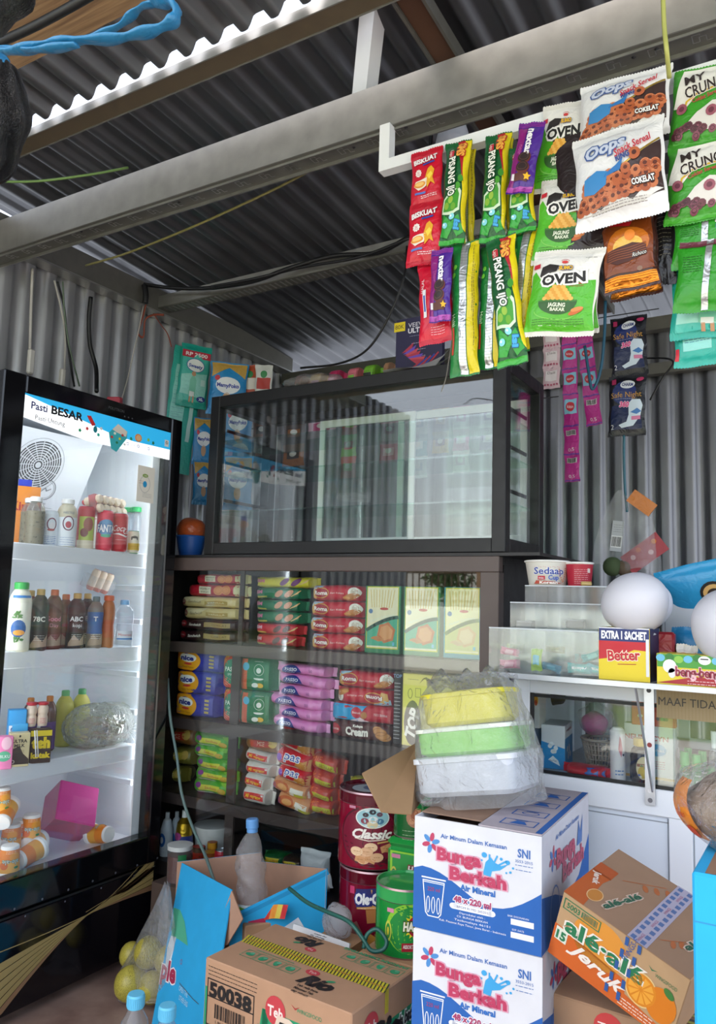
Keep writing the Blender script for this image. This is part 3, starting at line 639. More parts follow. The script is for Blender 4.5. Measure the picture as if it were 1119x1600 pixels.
def coff(t1, t2, c1):
    def f(g, f_):
        txt(g, f_, t1, -.004, .105, .016, M(c1), 3, bold=.03); txt(g, f_, t2, .0, .083, .013, M(c1), 3); lines(g, f_, 0, .05, .035, 3, .007, M(c1), 2)
        poly(g, f_, [(-.03, .02), (-.01, .05), (.01, .03), (.03, .055), (.03, .015), (-.03, .01)], M('b9a08a'), 1)
    return f
drink('coffee_bottle', 42, -2.36, .029, .20, TEA, GC, M('2a221e'), 'dark bottle with gold cap, first behind the green-capped milk bottle', coff('78C', '', 'e8e4d8'), lz=(.05, .6))
drink('coffee_bottle', 58, -2.29, .030, .205, BK, GC, M('352c28'), 'dark coffee bottle with gold cap and silver streak on second fridge shelf', coff('78C', '', 'f0ece0'), lz=(.05, .62))
drink('tea_bottle', 80, -2.32, .030, .205, M('6a3a2e'), OC, M('7a4a3e'), 'brown drink bottle with orange cap and pink lettering on second fridge shelf', coff('Good', 'Day', 'e08aa0'), lz=(.1, .6))
drink('tea_bottle', 98, -2.36, .029, .19, M('7a4638'), M('d06a3a'), M('8a5a4a'), 'brown drink bottle with dull orange cap, half behind the pink-lettered one', coff('', 'day', 'c8406a'), lz=(.1, .6))
drink('coffee_bottle', 116, -2.30, .031, .195, BK, GC, M('2c2420'), 'black coffee bottle with gold cap and barcode label in the middle of second shelf', coff('ABC', 'kopi', 'f4f4f4'), lz=(.1, .6), waist=.12)
drink('coffee_bottle', 132, -2.36, .029, .195, BK, GC, M('33262a'), 'black coffee bottle with gold cap, partly behind the barcode-labelled one', coff('ABC', '', 'e8e8e8'), lz=(.1, .6))
drink('yoghurt_bottle', 146, -2.29, .028, .185, M('8a7a70'), M('5a6a6a'), M('3a6aa8'), 'blue-topped bottle with dark cap right of the coffee bottles, second shelf', coff('T', '', 'f4f4f4'), lz=(.35, .65), waist=.1)
drink('juice_bottle', 166, -2.285, .024, .19, M('b8682a', 'p'), M('d8602a'), M('c05a20'), 'slim amber juice bottle with orange cap on second fridge shelf', None, lz=(.2, .45), neck=.6, capr=.7, waist=.12)
def minw(g, f_): rect(g, f_, 0, .045, .062, .034, M('dfe9f4'), 2); txt(g, f_, 'Minerale', 0, .048, .010, M('c02838'), 3, w=.05); rect(g, f_, 0, .033, .062, .006, M('4a86c8'), 3)
drink('water_bottle', 191, -2.27, .036, .175, PET, M('7cb6e8'), None, 'small clear water bottle with light blue cap at right of second fridge shelf', minw, waist=.10)
g = G(); 
for j in range(3): g.lathe([(0, 0, M('c86850')), (.012, 0, M('c86850')), (.016, .014, M('e2cdb8')), (.016, .07, M('e2cdb8')), (.012, .08, M('c84848')), (0, .08, M('c84848'))], 12, (j*.034-.03, 0, 0))
g.box((0, 0, .03), (.12, .05, .05), CLEARBAG)
y = at(150, 905, X=-2.42).y; g.build('snack_bag', None, (-2.42, y, z2+.205), (.3, .2, PI/2), 'tall pink and cream yoghurt bottles in a clear bag lying over the second shelf drinks', 'bag')
# shelf 3
z3 = SZ[2]+.001
def cart(name, px, X, w, d, h, base, lb, fn, z=z3, turn=0, py=None):
    g = G(); g.box((0, 0, h/2), (w, d, h), M(base), None, .002); fn(g, flat((0, -d/2, h/2), (1, 0, 0), (0, 0, 1)), flat((w/2, 0, h/2), (0, 1, 0), (0, 0, 1))); return fput(g, name, px, X, z, lb, 'carton', turn=turn, py=py)
def f1(g, f, r): poly(g, f, [(-.03, -.045), (-.03, .0), (0, .012), (.012, -.012), (.03, -.03), (.03, -.045)], M('3a2a22'), 1); txt(g, f, 'ULTRA', 0, .028, .010, M('2a2420'), 2, bold=.03); txt(g, f, 'MILK', 0, .014, .010, M('2a2420'), 2, bold=.03); elps(g, f, 0, .043, .003, .004, '2a2420', 2, 8); lines(g, f, .0, -.002, .03, 2, .005, M('6a5a40'), 2); ring(g, f, -.018, -.036, .006, .006, .002, M('e8e0d0'), 2, 12)
cart('milk_carton', 28, -2.275, .062, .04, .105, 'e2d2a0', 'cream and brown long-life milk carton at front of third fridge shelf', f1)
def f2(g, f, r): rect(g, f, 0, .042, .066, .018, M('e8d020'), 1); txt(g, f, 'teh', 0, .012, .032, M('f0d41a'), 3, w=.052, bold=.07); txt(g, f, 'kotak', 0, -.028, .017, M('f0d41a'), 3, w=.056, bold=.06)
cart('tea_carton', 61, -2.27, .066, .04, .108, '3a241c', 'brown and yellow tea carton with a white straw on third fridge shelf', f2)
g = G(); g.tube([(0, 0, 0), (.012, 0, -.085)], .0022, M('f4f4f4'), 6); g.tube([(-.008, 0, 0), (.004, 0, -.085)], .0022, M('f4f4f4'), 6); y = at(58, 1145, X=-2.23).y; g.build('straw', None, (-2.232, y, z3+.112), RX, 'white drinking straws in front of the brown and yellow tea carton', 'straw')
def f3(g, f, r): rect(g, f, 0, .02, .05, .03, M('f0f4fa'), 1); elps(g, f, 0, .022, .02, .012, M('2a50a0'), 2); elps(g, f, .0, -.035, .02, .012, M('8a5a3a'), 2); txt(g, f, 'INDOMILK', 0, .02, .006, 'ffffff', 3, w=.034)
cart('milk_carton', 22, -2.335, .055, .04, .17, '3aa0e0', 'light blue milk carton behind the pale one on third fridge shelf', f3)
cart('milk_carton', 27, -2.325, .05, .03, .125, '4ab0ea', 'light blue small milk carton standing behind the cream and brown one', f3)
def f4(g, f, r): elps(g, f, 0, -.01, .02, .016, M('58b088'), 1); elps(g, f, .005, .03, .015, .02, M('f0c0d0'), 2); txt(g, f, 'MILKU', 0, -.01, .009, 'ffffff', 3)
cart('milk_carton', 5, -2.275, .05, .04, .10, 'e880b0', 'pink and green milk carton cut off by the fridge door frame', f4)
t = thing('drink_pack', 'small cream yoghurt drink pack with red foil tops beside the tea carton', 'drink pack', (-2.31, at(54, 1130, X=-2.31).y, z3+.11), (0, 0, PI/2-.5), 'packs of small yoghurt drinks in the fridge')
for i in range(2):
    g = G(); CR = M('e8d2bc', 'p'); g.lathe([(0, 0, CR), (.015, .002, CR), (.017, .012, CR), (.017, .030, CR), (.014, .038, CR), (.017, .046, CR), (.017, .062, CR), (.013, .070, M('c02030')), (.018, .073, M('c02030')), (.018, .080, M('d83040')), (0, .081, M('d83040'))], 14, (i*.036-.012, 0, 0)); f_ = cyl(.0172, 0, 0, (i*.036-.012, 0, 0)); lines(g, f_, 0, .028, .02, 4, .005, M('d0506a'), 1, .0015, i); g.build('small_bottle', t)
for k, px in enumerate((42, 72)):
    drink('tea_bottle', px, -2.42, .026, .19, TEA, M('c8782a'), M('6a4a8a'), 'dark bottle with amber cap at back of third fridge shelf, %s one' % ('left' if k == 0 else 'right'), None, z=z3, lz=(.1, .5))
for k, (px, c) in enumerate(((96, 'b8b050'), (122, 'ccc65a'))):
    drink('juice_bottle', px, -2.45, .032, .20, M(c, 'p'), M('4aa060'), M(c), 'yellow-green juice bottle with green cap at back of third shelf, %s one' % ('left' if k == 0 else 'right'), None, z=z3, lz=(.1, .5))
g = G()
def bagf(u, v):
    a = u*2*PI; t = v; rr = math.sin(PI*min(1, t*.96+.02))**.55; x = .15*rr*math.cos(a)*(1+.05*math.sin(7*a+5*t)); y = .085*rr*math.sin(a); z = .115*(1-math.cos(PI*t))/2*1.3
    return (x+.006*math.sin(13*a+9*t), y+.004*math.sin(11*a), z+.004*math.sin(9*a+t*20))
cloth(g, bagf, 48, 16, MG('greenbag', (.82, .84, .76), film=.25, wrinkle=1.0, rough=.12, scale=26))
for k in range(14): q = -1.2+k*.18; g.tube([(.05, -.09, .06), (.05+.05*math.cos(q*2), -.10, .06+.05*math.sin(q*2))], [.002, .0006], MG('bagfold', (.95,)*3, film=.5), 4)
y = at(148, 1170, X=-2.38).y
bg_ = g.build('produce_bag', None, (-2.36, y, z3), RX, 'clear tied plastic bag of green leaves on right of third fridge shelf', 'bag')
g = G(); rd = random.Random(5)
for k in range(60):
    a = rd.uniform(0, 6.28); r = rd.uniform(0, .6)**.5; c = Vector((.12*r*math.cos(a), .06*r*math.sin(a), rd.uniform(.02, .10))); w = Vector((rd.uniform(-1, 1), rd.uniform(-1, 1), rd.uniform(-.5, .5))).normalized()*.03; l = Vector((rd.uniform(-1, 1), rd.uniform(-1, 1), rd.uniform(-.6, .6))).normalized()*.018
    g.add([c-w, c+l, c+w, c-l], [(0, 1, 2, 3)], M(rd.choice(('6a7050', '7d8460', '8b8a66'))))
g.build('greens', bg_, kind='stuff')
# fridge floor
z4 = .4165
def cup(lb, loc, rot):
    g = G(); OR = M('ee8a1e', 'p'); OL = M('f4b040', 'p'); WH = M('f2f0ec')
    g.lathe([(0, 0, WH), (.026, 0, WH), (.028, .004, WH), (.0285, .010, OR), (.031, .045, OL), (.033, .078, WH), (.037, .083, WH), (.037, .094, WH), (0, .095, WH)], 22)
    f_ = cyl(.0325, 0, 0); f2_ = f_
    elps(g, f_, -.012, .03, .016, .014, M('f0a028'), 2); elps(g, f_, .02, .055, .013, .012, M('e87820'), 2); txt(g, f_, 'ale-ale', 0, .045, .014, M('f8f4ea'), 3, w=.05, ol=M('2a6a3a'), olw=.05); elps(g, f_, -.018, .062, .008, .004, M('4a8a3a'), 3, 8); lines(g, f_, .0, .018, .03, 2, .005, M('fff0d0'), 2)
    return g.build('juice_cup', None, loc, rot, lb, 'cup', 'orange juice cups on the fridge floor')
def cpos(px, py, X, z=None):
    p = at(px, py, X=X); return (X, p.y, p.z if z is None else z)
R90 = PI/2
c0 = cup('orange juice cup standing upright nearest the fridge door, lettering upside down', cpos(14, 1350, -2.275, z4+.095), (PI, 0, R90-.5+PI))
cup('orange juice cup lying on its side beside the upright cup, white rim to the right', cpos(30, 1328, -2.29, z4+.034), (math.radians(80), 0, R90+2.2-.5))
cup('orange juice cup lying alone at right on the fridge floor near the far wall', cpos(172, 1285, -2.27, z4+.037), (math.radians(-98), 0, 1.6))
cup('orange juice cup standing behind the fallen one, in front of the pink container', cpos(48, 1300, -2.36, z4+.148), (PI, 0, R90-.5+PI))
cup('orange juice cup in the row at back, second from the pink container', cpos(32, 1300, -2.39, z4+.13), (PI, 0, R90-.3+PI))
cup('orange juice cup in the row at back, half behind the nearest upright cup', cpos(18, 1300, -2.37, z4+.13), (PI, 0, R90-.9+PI))
cup('orange juice cup tipped over on top of the heap with its rim up right', cpos(2, 1290, -2.32, z4+.155), (math.radians(66), 0, R90+2.3))
cup('orange juice cup at the top left of the heap, cut off by the door frame', cpos(2, 1235, -2.36, z4+.26), (PI, 0, R90-.5+PI))
for k, (px, X, z, rx) in enumerate(((40, -2.34, z4+.053, 0), (22, -2.375, z4+.035, 0), (6, -2.35, z4+.06, 0), (-6, -2.30, z4+.10, 0))):
    cup('orange juice cup low in the heap, mostly hidden behind the others, %s' % ('rightmost', 'second from right', 'third from right', 'leftmost')[k], cpos(px, 1320, X, z), (math.radians(95), 0, R90+2.0+k*.5))
PK = MG('pink_plastic', (.92, .30, .62), film=.25, rough=.2)
PKM = M('d8469a', 'p')
g = G(); w, h_ = .145, .13
for sx, sy in ((1, 0), (-1, 0), (0, 1), (0, -1)):
    if sx: g.box((sx*w/2, 0, h_/2), (.003, w, h_), PK)
    else: g.box((0, sy*w/2, h_/2), (w, .003, h_), PK)
g.box((0, 0, h_), (w*1.02, w*1.02, .012), M('d03a90', 'p'), None, .004); g.box((0, 0, 0), (w, w, .003), PK)
p = at(100, 1272, X=-2.47); g.build('pink_container', None, (-2.47, p.y-.01, z4+.068), (math.radians(52), math.radians(18), 1.15), 'translucent pink plastic food container tipped over on the fridge floor', 'container')
# ================================================================ glass case on top and display cabinet below
CY = 2.32
def roll(g, w, h, d, m, me=None, e=.014, p=4.0, nx=16, na=20, seed=0, ends=True):
    """lying biscuit pack, crimped at left and right; front faces -Y; returns printed front"""
    rd = random.Random(seed); ph = rd.uniform(0, 6); xi = w/2-e
    def k(x): return max(0.0, 1-(abs(x)/xi)**7)**.5 if abs(x) < xi else 0.0
    def pt(x, a, off=0):
        q = k(x); c, s_ = math.cos(a), math.sin(a); rr = (abs(c)**p+abs(s_)**p)**(-1/p)
        hh = h/2*(.80+.20*q); dd = d/2*q+.0008
        return Vector((x+.0015*math.sin(a*3+ph)*(1-q), -(dd*rr*c)-off*c + .0012*math.sin(x*60+a*2+ph)*q, (hh*rr*s_)+off*s_+.0012*math.sin(x*45+ph)))
    xs = [-w/2, -xi]+[-xi+2*xi*i/nx for i in range(1, nx)]+[xi, w/2]; vs = [pt(x, 2*PI*j/na) for x in xs for j in range(na)]
    for i in range(len(xs)-1):
        mm = me if (me and (i == 0 or i == len(xs)-2)) else m
        g.add(vs[i*na:(i+2)*na], [(j, na+j, na+(j+1) % na, (j+1) % na) for j in range(na)], mm, True)
    def fn(x, z, off):
        q = k(max(-w/2, min(w/2, x))); hh = h/2*(.80+.20*q); t = max(-1, min(1, z/hh)); y = (d/2*q+.0008)*(1-abs(t)**p)**(1/p)
        return Vector((x, -y-off-.0006 + .0012*math.sin(x*60+ph)*q, z+.0012*math.sin(x*45+ph)))
    return S(fn, .018)
def spot(x0, x1, y0, y1, Y):
    """world centre x, z and size of an item seen between these picture edges at depth Y"""
    a = at(x0, (y0+y1)/2, Y=Y); b = at(x1, (y0+y1)/2, Y=Y); c = at((x0+x1)/2, y0, Y=Y); d = at((x0+x1)/2, y1, Y=Y)
    return (a.x+b.x)/2, (c.z+d.z)/2, b.x-a.x, c.z-d.z
# ---- upper case
X0, X1, Z0, Z1, YB2 = -2.10, -.868, 1.478, 2.105, 2.70
BF = M('08080a', 'p')
case = thing('glass_display_case', 'black-framed empty glass display case with glass shelves standing on the lower cabinet', 'display case', (X0, CY, Z0))
def cb(g, x0, x1, y0, y1, z0, z1, m, ch=0): g.bb(x0-X0, x1-X0, y0-CY, y1-CY, z0-Z0, z1-Z0, m, ch)
g = G(); t = .045
for x in (X0, X1-t):
    for y in (CY, YB2-t): cb(g, x, x+t, y, y+t, Z0, Z1, BF, .002)
for z in (Z0, Z1-t):
    for y in (CY, YB2-t): cb(g, X0+t, X1-t, y, y+t, z, z+t, BF, .002)
    for x in (X0, X1-t): cb(g, x, x+t, CY+t, YB2-t, z, z+t, BF, .002)
cb(g, X0+t, X1-t, CY+t, YB2-t, Z0+.004, Z0+.012, BF); cb(g, X0+t, X1-t, CY+t, YB2-t, Z1-.012, Z1-.006, BF)
g.build('frame', case)
g = G(); cb(g, X0+t, X1-t, CY+.018, CY+.022, Z0+t, Z1-t, GLASS); g.build('front_pane', case)
g = G(); cb(g, X0+.018, X0+.022, CY+t, YB2-t, Z0+t, Z1-t, GLASS); g.build('side_pane', case)
g = G(); cb(g, X1-.022, X1-.018, CY+t, YB2-t, Z0+t, Z1-t, GLASS); g.build('side_pane', case)
for z in (1.643, 1.795, 1.925):
    g = G(); cb(g, X0+.024, X1-.024, CY+.03, YB2-.06, z, z+.006, SHELFG); g.build('glass_shelf', case)
WF = M('fbfcfd', 'p')
for x0, x1, y in ((X0+.30, -1.36, YB2-.035), (-1.44, X1-.05, YB2-.022)):
    f_ = G(); cb(f_, x0, x0+.025, y-.010, y, Z0+.05, Z1-.055, WF); cb(f_, x1-.025, x1, y-.010, y, Z0+.05, Z1-.055, WF); cb(f_, x0+.025, x1-.025, y-.010, y, Z0+.05, Z0+.085, WF); cb(f_, x0+.025, x1-.025, y-.010, y, Z1-.085, Z1-.055, WF)
    o = f_.build('sliding_door', case, label='white sliding back window'); f_ = G(); cb(f_, x0+.025, x1-.025, y-.006, y-.003, Z0+.085, Z1-.085, MG('case_back', (.9, .95, .93), film=.05)); f_.build('pane', o)
g = G()
for zz in (1.70, 1.85, 1.98): cb(g, X1-.05, X1-.045, CY+.05, YB2-.05, zz-.012, zz, BF); cb(g, X0+.045, X0+.05, CY+.05, YB2-.05, zz-.012, zz, BF)
g.build('bracket_rails', case)
# ---- lower cabinet
LX0, LX1, LZ1, LYB = -2.335, -.885, 1.474, 2.80
BW = M('3b3130', 'p'); BWL = M('5a4d49', 'p'); INT = M('1c1a1b', 'p')  # BWL: lighter copy of BW, light on the right post painted into colour
lc = thing('display_cabinet', 'wide dark brown display cabinet with glass front stacked with biscuits and noodles', 'display cabinet', (LX0, CY, 0))
def lb(g, x0, x1, y0, y1, z0, z1, m, ch=0): g.bb(x0-LX0, x1-LX0, y0-CY, y1-CY, z0, z1, m, ch)
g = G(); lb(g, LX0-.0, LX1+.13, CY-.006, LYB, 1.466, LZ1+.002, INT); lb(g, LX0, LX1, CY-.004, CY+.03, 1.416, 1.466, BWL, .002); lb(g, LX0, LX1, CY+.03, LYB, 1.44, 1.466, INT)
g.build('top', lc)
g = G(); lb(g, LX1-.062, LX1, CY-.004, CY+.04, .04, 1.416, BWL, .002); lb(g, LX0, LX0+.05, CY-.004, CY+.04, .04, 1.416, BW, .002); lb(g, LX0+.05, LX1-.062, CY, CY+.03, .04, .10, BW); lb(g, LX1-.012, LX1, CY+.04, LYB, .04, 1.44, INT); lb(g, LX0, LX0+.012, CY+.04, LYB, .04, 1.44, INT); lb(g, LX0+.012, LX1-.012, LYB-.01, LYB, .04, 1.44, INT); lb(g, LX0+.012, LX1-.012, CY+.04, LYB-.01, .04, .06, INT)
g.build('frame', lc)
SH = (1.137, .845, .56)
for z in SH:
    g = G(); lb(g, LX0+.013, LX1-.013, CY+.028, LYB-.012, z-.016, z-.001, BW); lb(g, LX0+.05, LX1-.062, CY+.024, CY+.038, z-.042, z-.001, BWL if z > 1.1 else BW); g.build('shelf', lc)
g = G(); lb(g, -1.965, -1.925, CY+.040, CY+.050, .12, 1.14, BW); lb(g, -1.945, -1.925, CY+.042, CY+.050, 1.14, 1.416, BW); g.build('door_stile', lc)
g = G(); lb(g, LX0+.05, LX1-.062, CY+.010, CY+.014, .10, 1.416, GLASS); gp = g.build('glass_front', lc)
g = G(); lockf = flat((LX1-.031-LX0, -.0045, 1.085), (1, 0, 0), (0, 0, 1)); elps(g, lockf, 0, 0, .014, .016, M('e6e6e6'), 1); elps(g, lockf, 0, .004, .004, .009, M('222'+'222'), 2); txt(g, lockf, 'M', 0, -.007, .006, '222222', 2); g.build('round_label', lc, label='small round white sticker on the post')
for px, z in ((0, .0),):
    g = G()
    for k in range(4): g.bb(.02+(k % 2)*1.36, .06+(k % 2)*1.36, .02+(k//2)*.4, .06+(k//2)*.4, 0, .04, INT)
for k in range(4):
    g = G(); g.bb(.02+(k % 2)*1.36, .06+(k % 2)*1.36, .02+(k//2)*.4, .06+(k//2)*.4, 0, .0395, INT); g.build('foot', lc)
# ---- row 1
def stack(items, Y, d, fn_of, name, cat, grp, z0, gap=.001):
    """items bottom-up: (px0, px1, py0, py1, kind, label)"""
    z = z0
    for px0, px1, py0, py1, kind, lbl in items:
        x, zc, w, h = spot(px0, px1, py0, py1, Y); h = max(.02, h)
        g = G(); fn_of(kind, g, w, h, d); g.build(name, None, (x, Y+d/2, z+h/2), (0, 0, 0), lbl, cat, grp); z += h+gap
RED, CRM = 'c01f2c', 'd9cb97'
def sandw(k, g, w, h, d):
    if k == 'malk':
        F = roll(g, w, h, d, M('b82233', 'b'), M('d9d3a0', 'b'), e=.016, seed=w*999); rect(g, F, -w*.42, 0, w*.09, h*.9, M('d5cf9c', 'b'), 1); rect(g, F, w*.40, 0, w*.10, h*.9, M('d5cf9c', 'b'), 1)
        rect(g, F, -w*.10, 0, w*.2, h*.6, M('e6dfc4'), 2); txt(g, F, 'PEANUT', -w*.10, h*.10, h*.15, M('3a2a20'), 3, w=w*.16); txt(g, F, 'BISKUIT', -w*.10, -h*.14, h*.13, M('3a2a20'), 3, w=w*.14)
        for q in (.12, .24): elps(g, F, w*q, 0, w*.075, h*.38, M('e2975a'), 2); ring(g, F, w*q, 0, w*.055, h*.28, .002, M('c87a3c'), 3, 14)
    elif k == 'cream':
        F = roll(g, w, h, d, M('d8c68c', 'b'), None, seed=w*999); poly(g, F, [(-w*.42, h*.42), (w*.0, h*.42), (-w*.15, -h*.1), (-w*.42, h*.1)], M('e6dab0', 'b'), 1)
        elps(g, F, -w*.38, 0, w*.05, h*.27, M('8e1626'), 2); txt(g, F, 'Roma', -w*.38, 0, h*.16, M('f0e6d0'), 3, w=w*.07); txt(g, F, 'Sandwich', -w*.19, 0, h*.24, M('5a4a30'), 2, w=w*.2, shear=.3); rect(g, F, w*.14, -h*.08, w*.34, h*.34, M('b39a52'), 2); txt(g, F, 'VANILLA', w*.14, -h*.08, h*.15, M('efe2b4'), 3, w=w*.26)
    elif k == 'dark':
        F = roll(g, w, h, d, M('33191c', 'b'), None, seed=w*999); elps(g, F, -w*.36, h*.05, w*.06, h*.28, M('9a1a2a'), 2); txt(g, F, 'Roma', -w*.36, h*.05, h*.15, M('f0e6e0'), 3, w=w*.08); txt(g, F, 'Sandwich', -w*.17, 0, h*.24, M('f0eae0'), 2, w=w*.19, shear=.3, bold=.02); rect(g, F, w*.16, 0, w*.38, h*.44, M('a9935a'), 2); txt(g, F, 'COKLAT', w*.2, 0, h*.18, M('5a4420'), 3, w=w*.22)
    elif k in ('green', 'redc', 'yel'):
        base = {'green': '14704e', 'redc': 'c8283a', 'yel': 'd9cf2c'}[k]; F = roll(g, w, h, d, M(base, 'b'), None, seed=w*999)
        txt(g, F, 'UBM', -w*.36, h*.12, h*.3, M('d87aa0' if k != 'redc' else 'e0b0c0'), 2, w=w*.2, bold=.04); rect(g, F, -w*.3, -h*.32, w*.26, h*.12, M('d9cf6a'), 2)
        cc = {'green': 'd99a7c', 'redc': '5a3438', 'yel': '7a3a7a'}[k]
        for q in (.06, .24): elps(g, F, w*q, 0, w*.085, h*.25, M(cc), 2, 14, .5)
        for q in range(4): line(g, F, [(w*(.28+q*.02), -h*.25+q*h*.05), (w*(.38+q*.01), h*.0+q*h*.08)], .003, M('dcb87c'), 3)
    else: roma(k, g, w, h, d)
def roma(k, g, w, h, d):
    F = roll(g, w, h, d, M('c8102e', 'b'), None, e=.018, seed=w*999); s = -1 if k == 'flip' else 1
    poly(g, F, [(s*a*w, s*b*h) for a, b in ((-.40, .42), (-.18, .44), (-.22, .2), (-.40, .1))], M('a9cfe8'), 1); poly(g, F, [(s*a*w, s*b*h) for a, b in ((-.39, .2), (-.30, .42), (-.29, -.38), (-.37, -.3))], M('e0b060'), 1)
    elps(g, F, -s*w*.2, 0, w*.14, h*.34, M('a6142c'), 2); ring(g, F, -s*w*.2, 0, w*.14, h*.34, .003, M('d8a040'), 3, 20)
    txt(g, F, 'Roma', -s*w*.2, 0, h*.24, M('f6f2ec'), 4, w=w*.23, bold=.03, rot=0 if s > 0 else PI); txt(g, F, 'Sari Kelapa', s*w*.08, -s*h*.02, h*.11, M('f2d8d0'), 3, w=w*.24, shear=.2, rot=0 if s > 0 else PI)
    elps(g, F, s*w*.34, s*h*.05, w*.075, h*.34, M('f2ece2'), 2); elps(g, F, s*w*.345, s*h*.08, w*.04, h*.2, M('cfc3b2'), 3); elps(g, F, s*w*.30, -s*h*.22, w*.11, h*.2, M('c07a38'), 4, 14, .3); elps(g, F, s*w*.24, -s*h*.30, w*.06, h*.1, M('d99850'), 5)
Yr = 2.395; zr = SH[0]+.0005
stack([(270, 375, 984, 1002, 'dark', 'dark brown sandwich biscuit pack at the bottom of the left stack, top cabinet shelf'), (272, 375, 966, 983, 'dark', 'dark brown sandwich biscuit pack, second from the bottom of the left stack'),
       (277, 375, 947, 965, 'cream', 'cream-gold sandwich biscuit pack resting on the dark brown packs'), (274, 376, 929, 946, 'cream', 'cream-gold sandwich biscuit pack under the red cracker rolls'),
       (284, 379, 909, 928, 'malk', 'red and cream peanut biscuit roll, lower one of two'), (297, 379, 891, 907, 'malk', 'red and cream peanut biscuit roll, topmost of the left stack')], Yr, .11, sandw, 'biscuit_pack', 'biscuits', 'biscuit packs on the top cabinet shelf', zr)
stack([(391, 465, 992, 1010, 'redc', 'red wafer pack with dark wafers at the bottom of its stack beside the coconut biscuits'), (391, 468, 973, 990, 'redc', 'red wafer pack with dark wafers, second from the bottom'),
       (391, 474, 952, 971, 'green', 'dark green wafer pack, lowest of three green ones'), (391, 472, 932, 950, 'green', 'dark green wafer pack, middle one of three'), (391, 474, 912, 930, 'green', 'dark green wafer pack just under the yellow pack'),
       (391, 490, 893, 910, 'yel', 'yellow wafer pack at the top of the green wafer stack')], Yr+.02, .10, sandw, 'wafer_pack', 'wafers', 'wafer packs on the top cabinet shelf', zr)
stack([(474, 568, 989, 1016, 'r', 'red coconut biscuit pack at the bottom of four on the top cabinet shelf'), (472, 569, 962, 987, 'r', 'red coconut biscuit pack, third from the top of four'),
       (474, 569, 934, 959, 'r', 'red coconut biscuit pack, second from the top of four'), (476, 566, 905, 930, 'r', 'red coconut biscuit pack on top of four beside the cracker boxes')], Yr-.02, .13, roma, 'coconut_biscuit_pack', 'biscuits', 'red coconut biscuit packs', zr)
for k, (a, b, t_) in enumerate(((570, 625, 941), (630, 687, 938), (693, 752, 934))):
    x, zc, w, h = spot(a, b, t_, 1026, Yr+.01); h = .232; g = G(); d = .06; g.box((0, 0, 0), (w, d, h), M('2a8a58' if k < 2 else '2a98a8'), None, .002); F = flat((0, -d/2, 0), (1, 0, 0), (0, 0, 1))
    rect(g, F, 0, h*.03, w*.9, h*.92, M('d9d42e'), 1); rect(g, F, 0, h*.03, w*.86, h*.89, M('f0e9c4' if k < 2 else 'f2ecb0'), 2)
    P = [(-w*.43, -h*.39), (w*.43, -h*.39), (w*.43, h*.04)]+[(w*(.43-.86*i/8), h*.04-h*.2*(i/8)**1.6) for i in range(1, 9)]
    poly(g, F, P, M('3fae8a' if k < 2 else 'cfd07a'), 3); Q = [(w*(.43-.86*i/8), h*.04-h*.2*(i/8)**1.6) for i in range(9)]; line(g, F, Q, .012, M('1d5a46' if k < 2 else '6f8a3a'), 4)
    txt(g, F, 'Malkist Crackers', 0, h*.02, .009, M('e8f0e0'), 6, w=w*.7, arc=.004, rot=.28)
    star(g, F, w*.12, -h*.19, w*.27, M('c9743a' if k < 2 else 'dfb878'), 5, 6, .85, .3); star(g, F, w*.12, -h*.19, w*.2, M('dd9a5c' if k < 2 else 'e9cf9a'), 6, 6, .85, .3)
    for q in range(3): elps(g, F, -w*.2+q*w*.08, -h*.27-q*h*.015, w*.11, h*.02, M('d08a4a' if k < 2 else 'e2c48a'), 7, 10, .2)
    elps(g, F, w*.05, h*.16, w*.12, h*.02, M('c03a2a'), 4); elps(g, F, -w*.33, h*.12, .008, .008, M('4a78a8'), 4); rect(g, F, w*.33, -h*.35, w*.06, h*.05, M('6ac0d8'), 6)
    for q in range(9): line(g, F, [(-w*.3+q*w*.07, h*.18), (-w*.34+q*w*.085, h*.44)], .002, M('dcb840'), 4)
    g.build('cracker_box', None, (x, Yr+.01+d/2, zr+h/2), (0, 0, 0), 'upright %s cracker box, %s of three beside the coconut biscuits' % ('green and yellow' if k < 2 else 'turquoise-edged yellow', ('left', 'middle', 'right')[k]), 'box', 'cracker boxes on the top cabinet shelf')
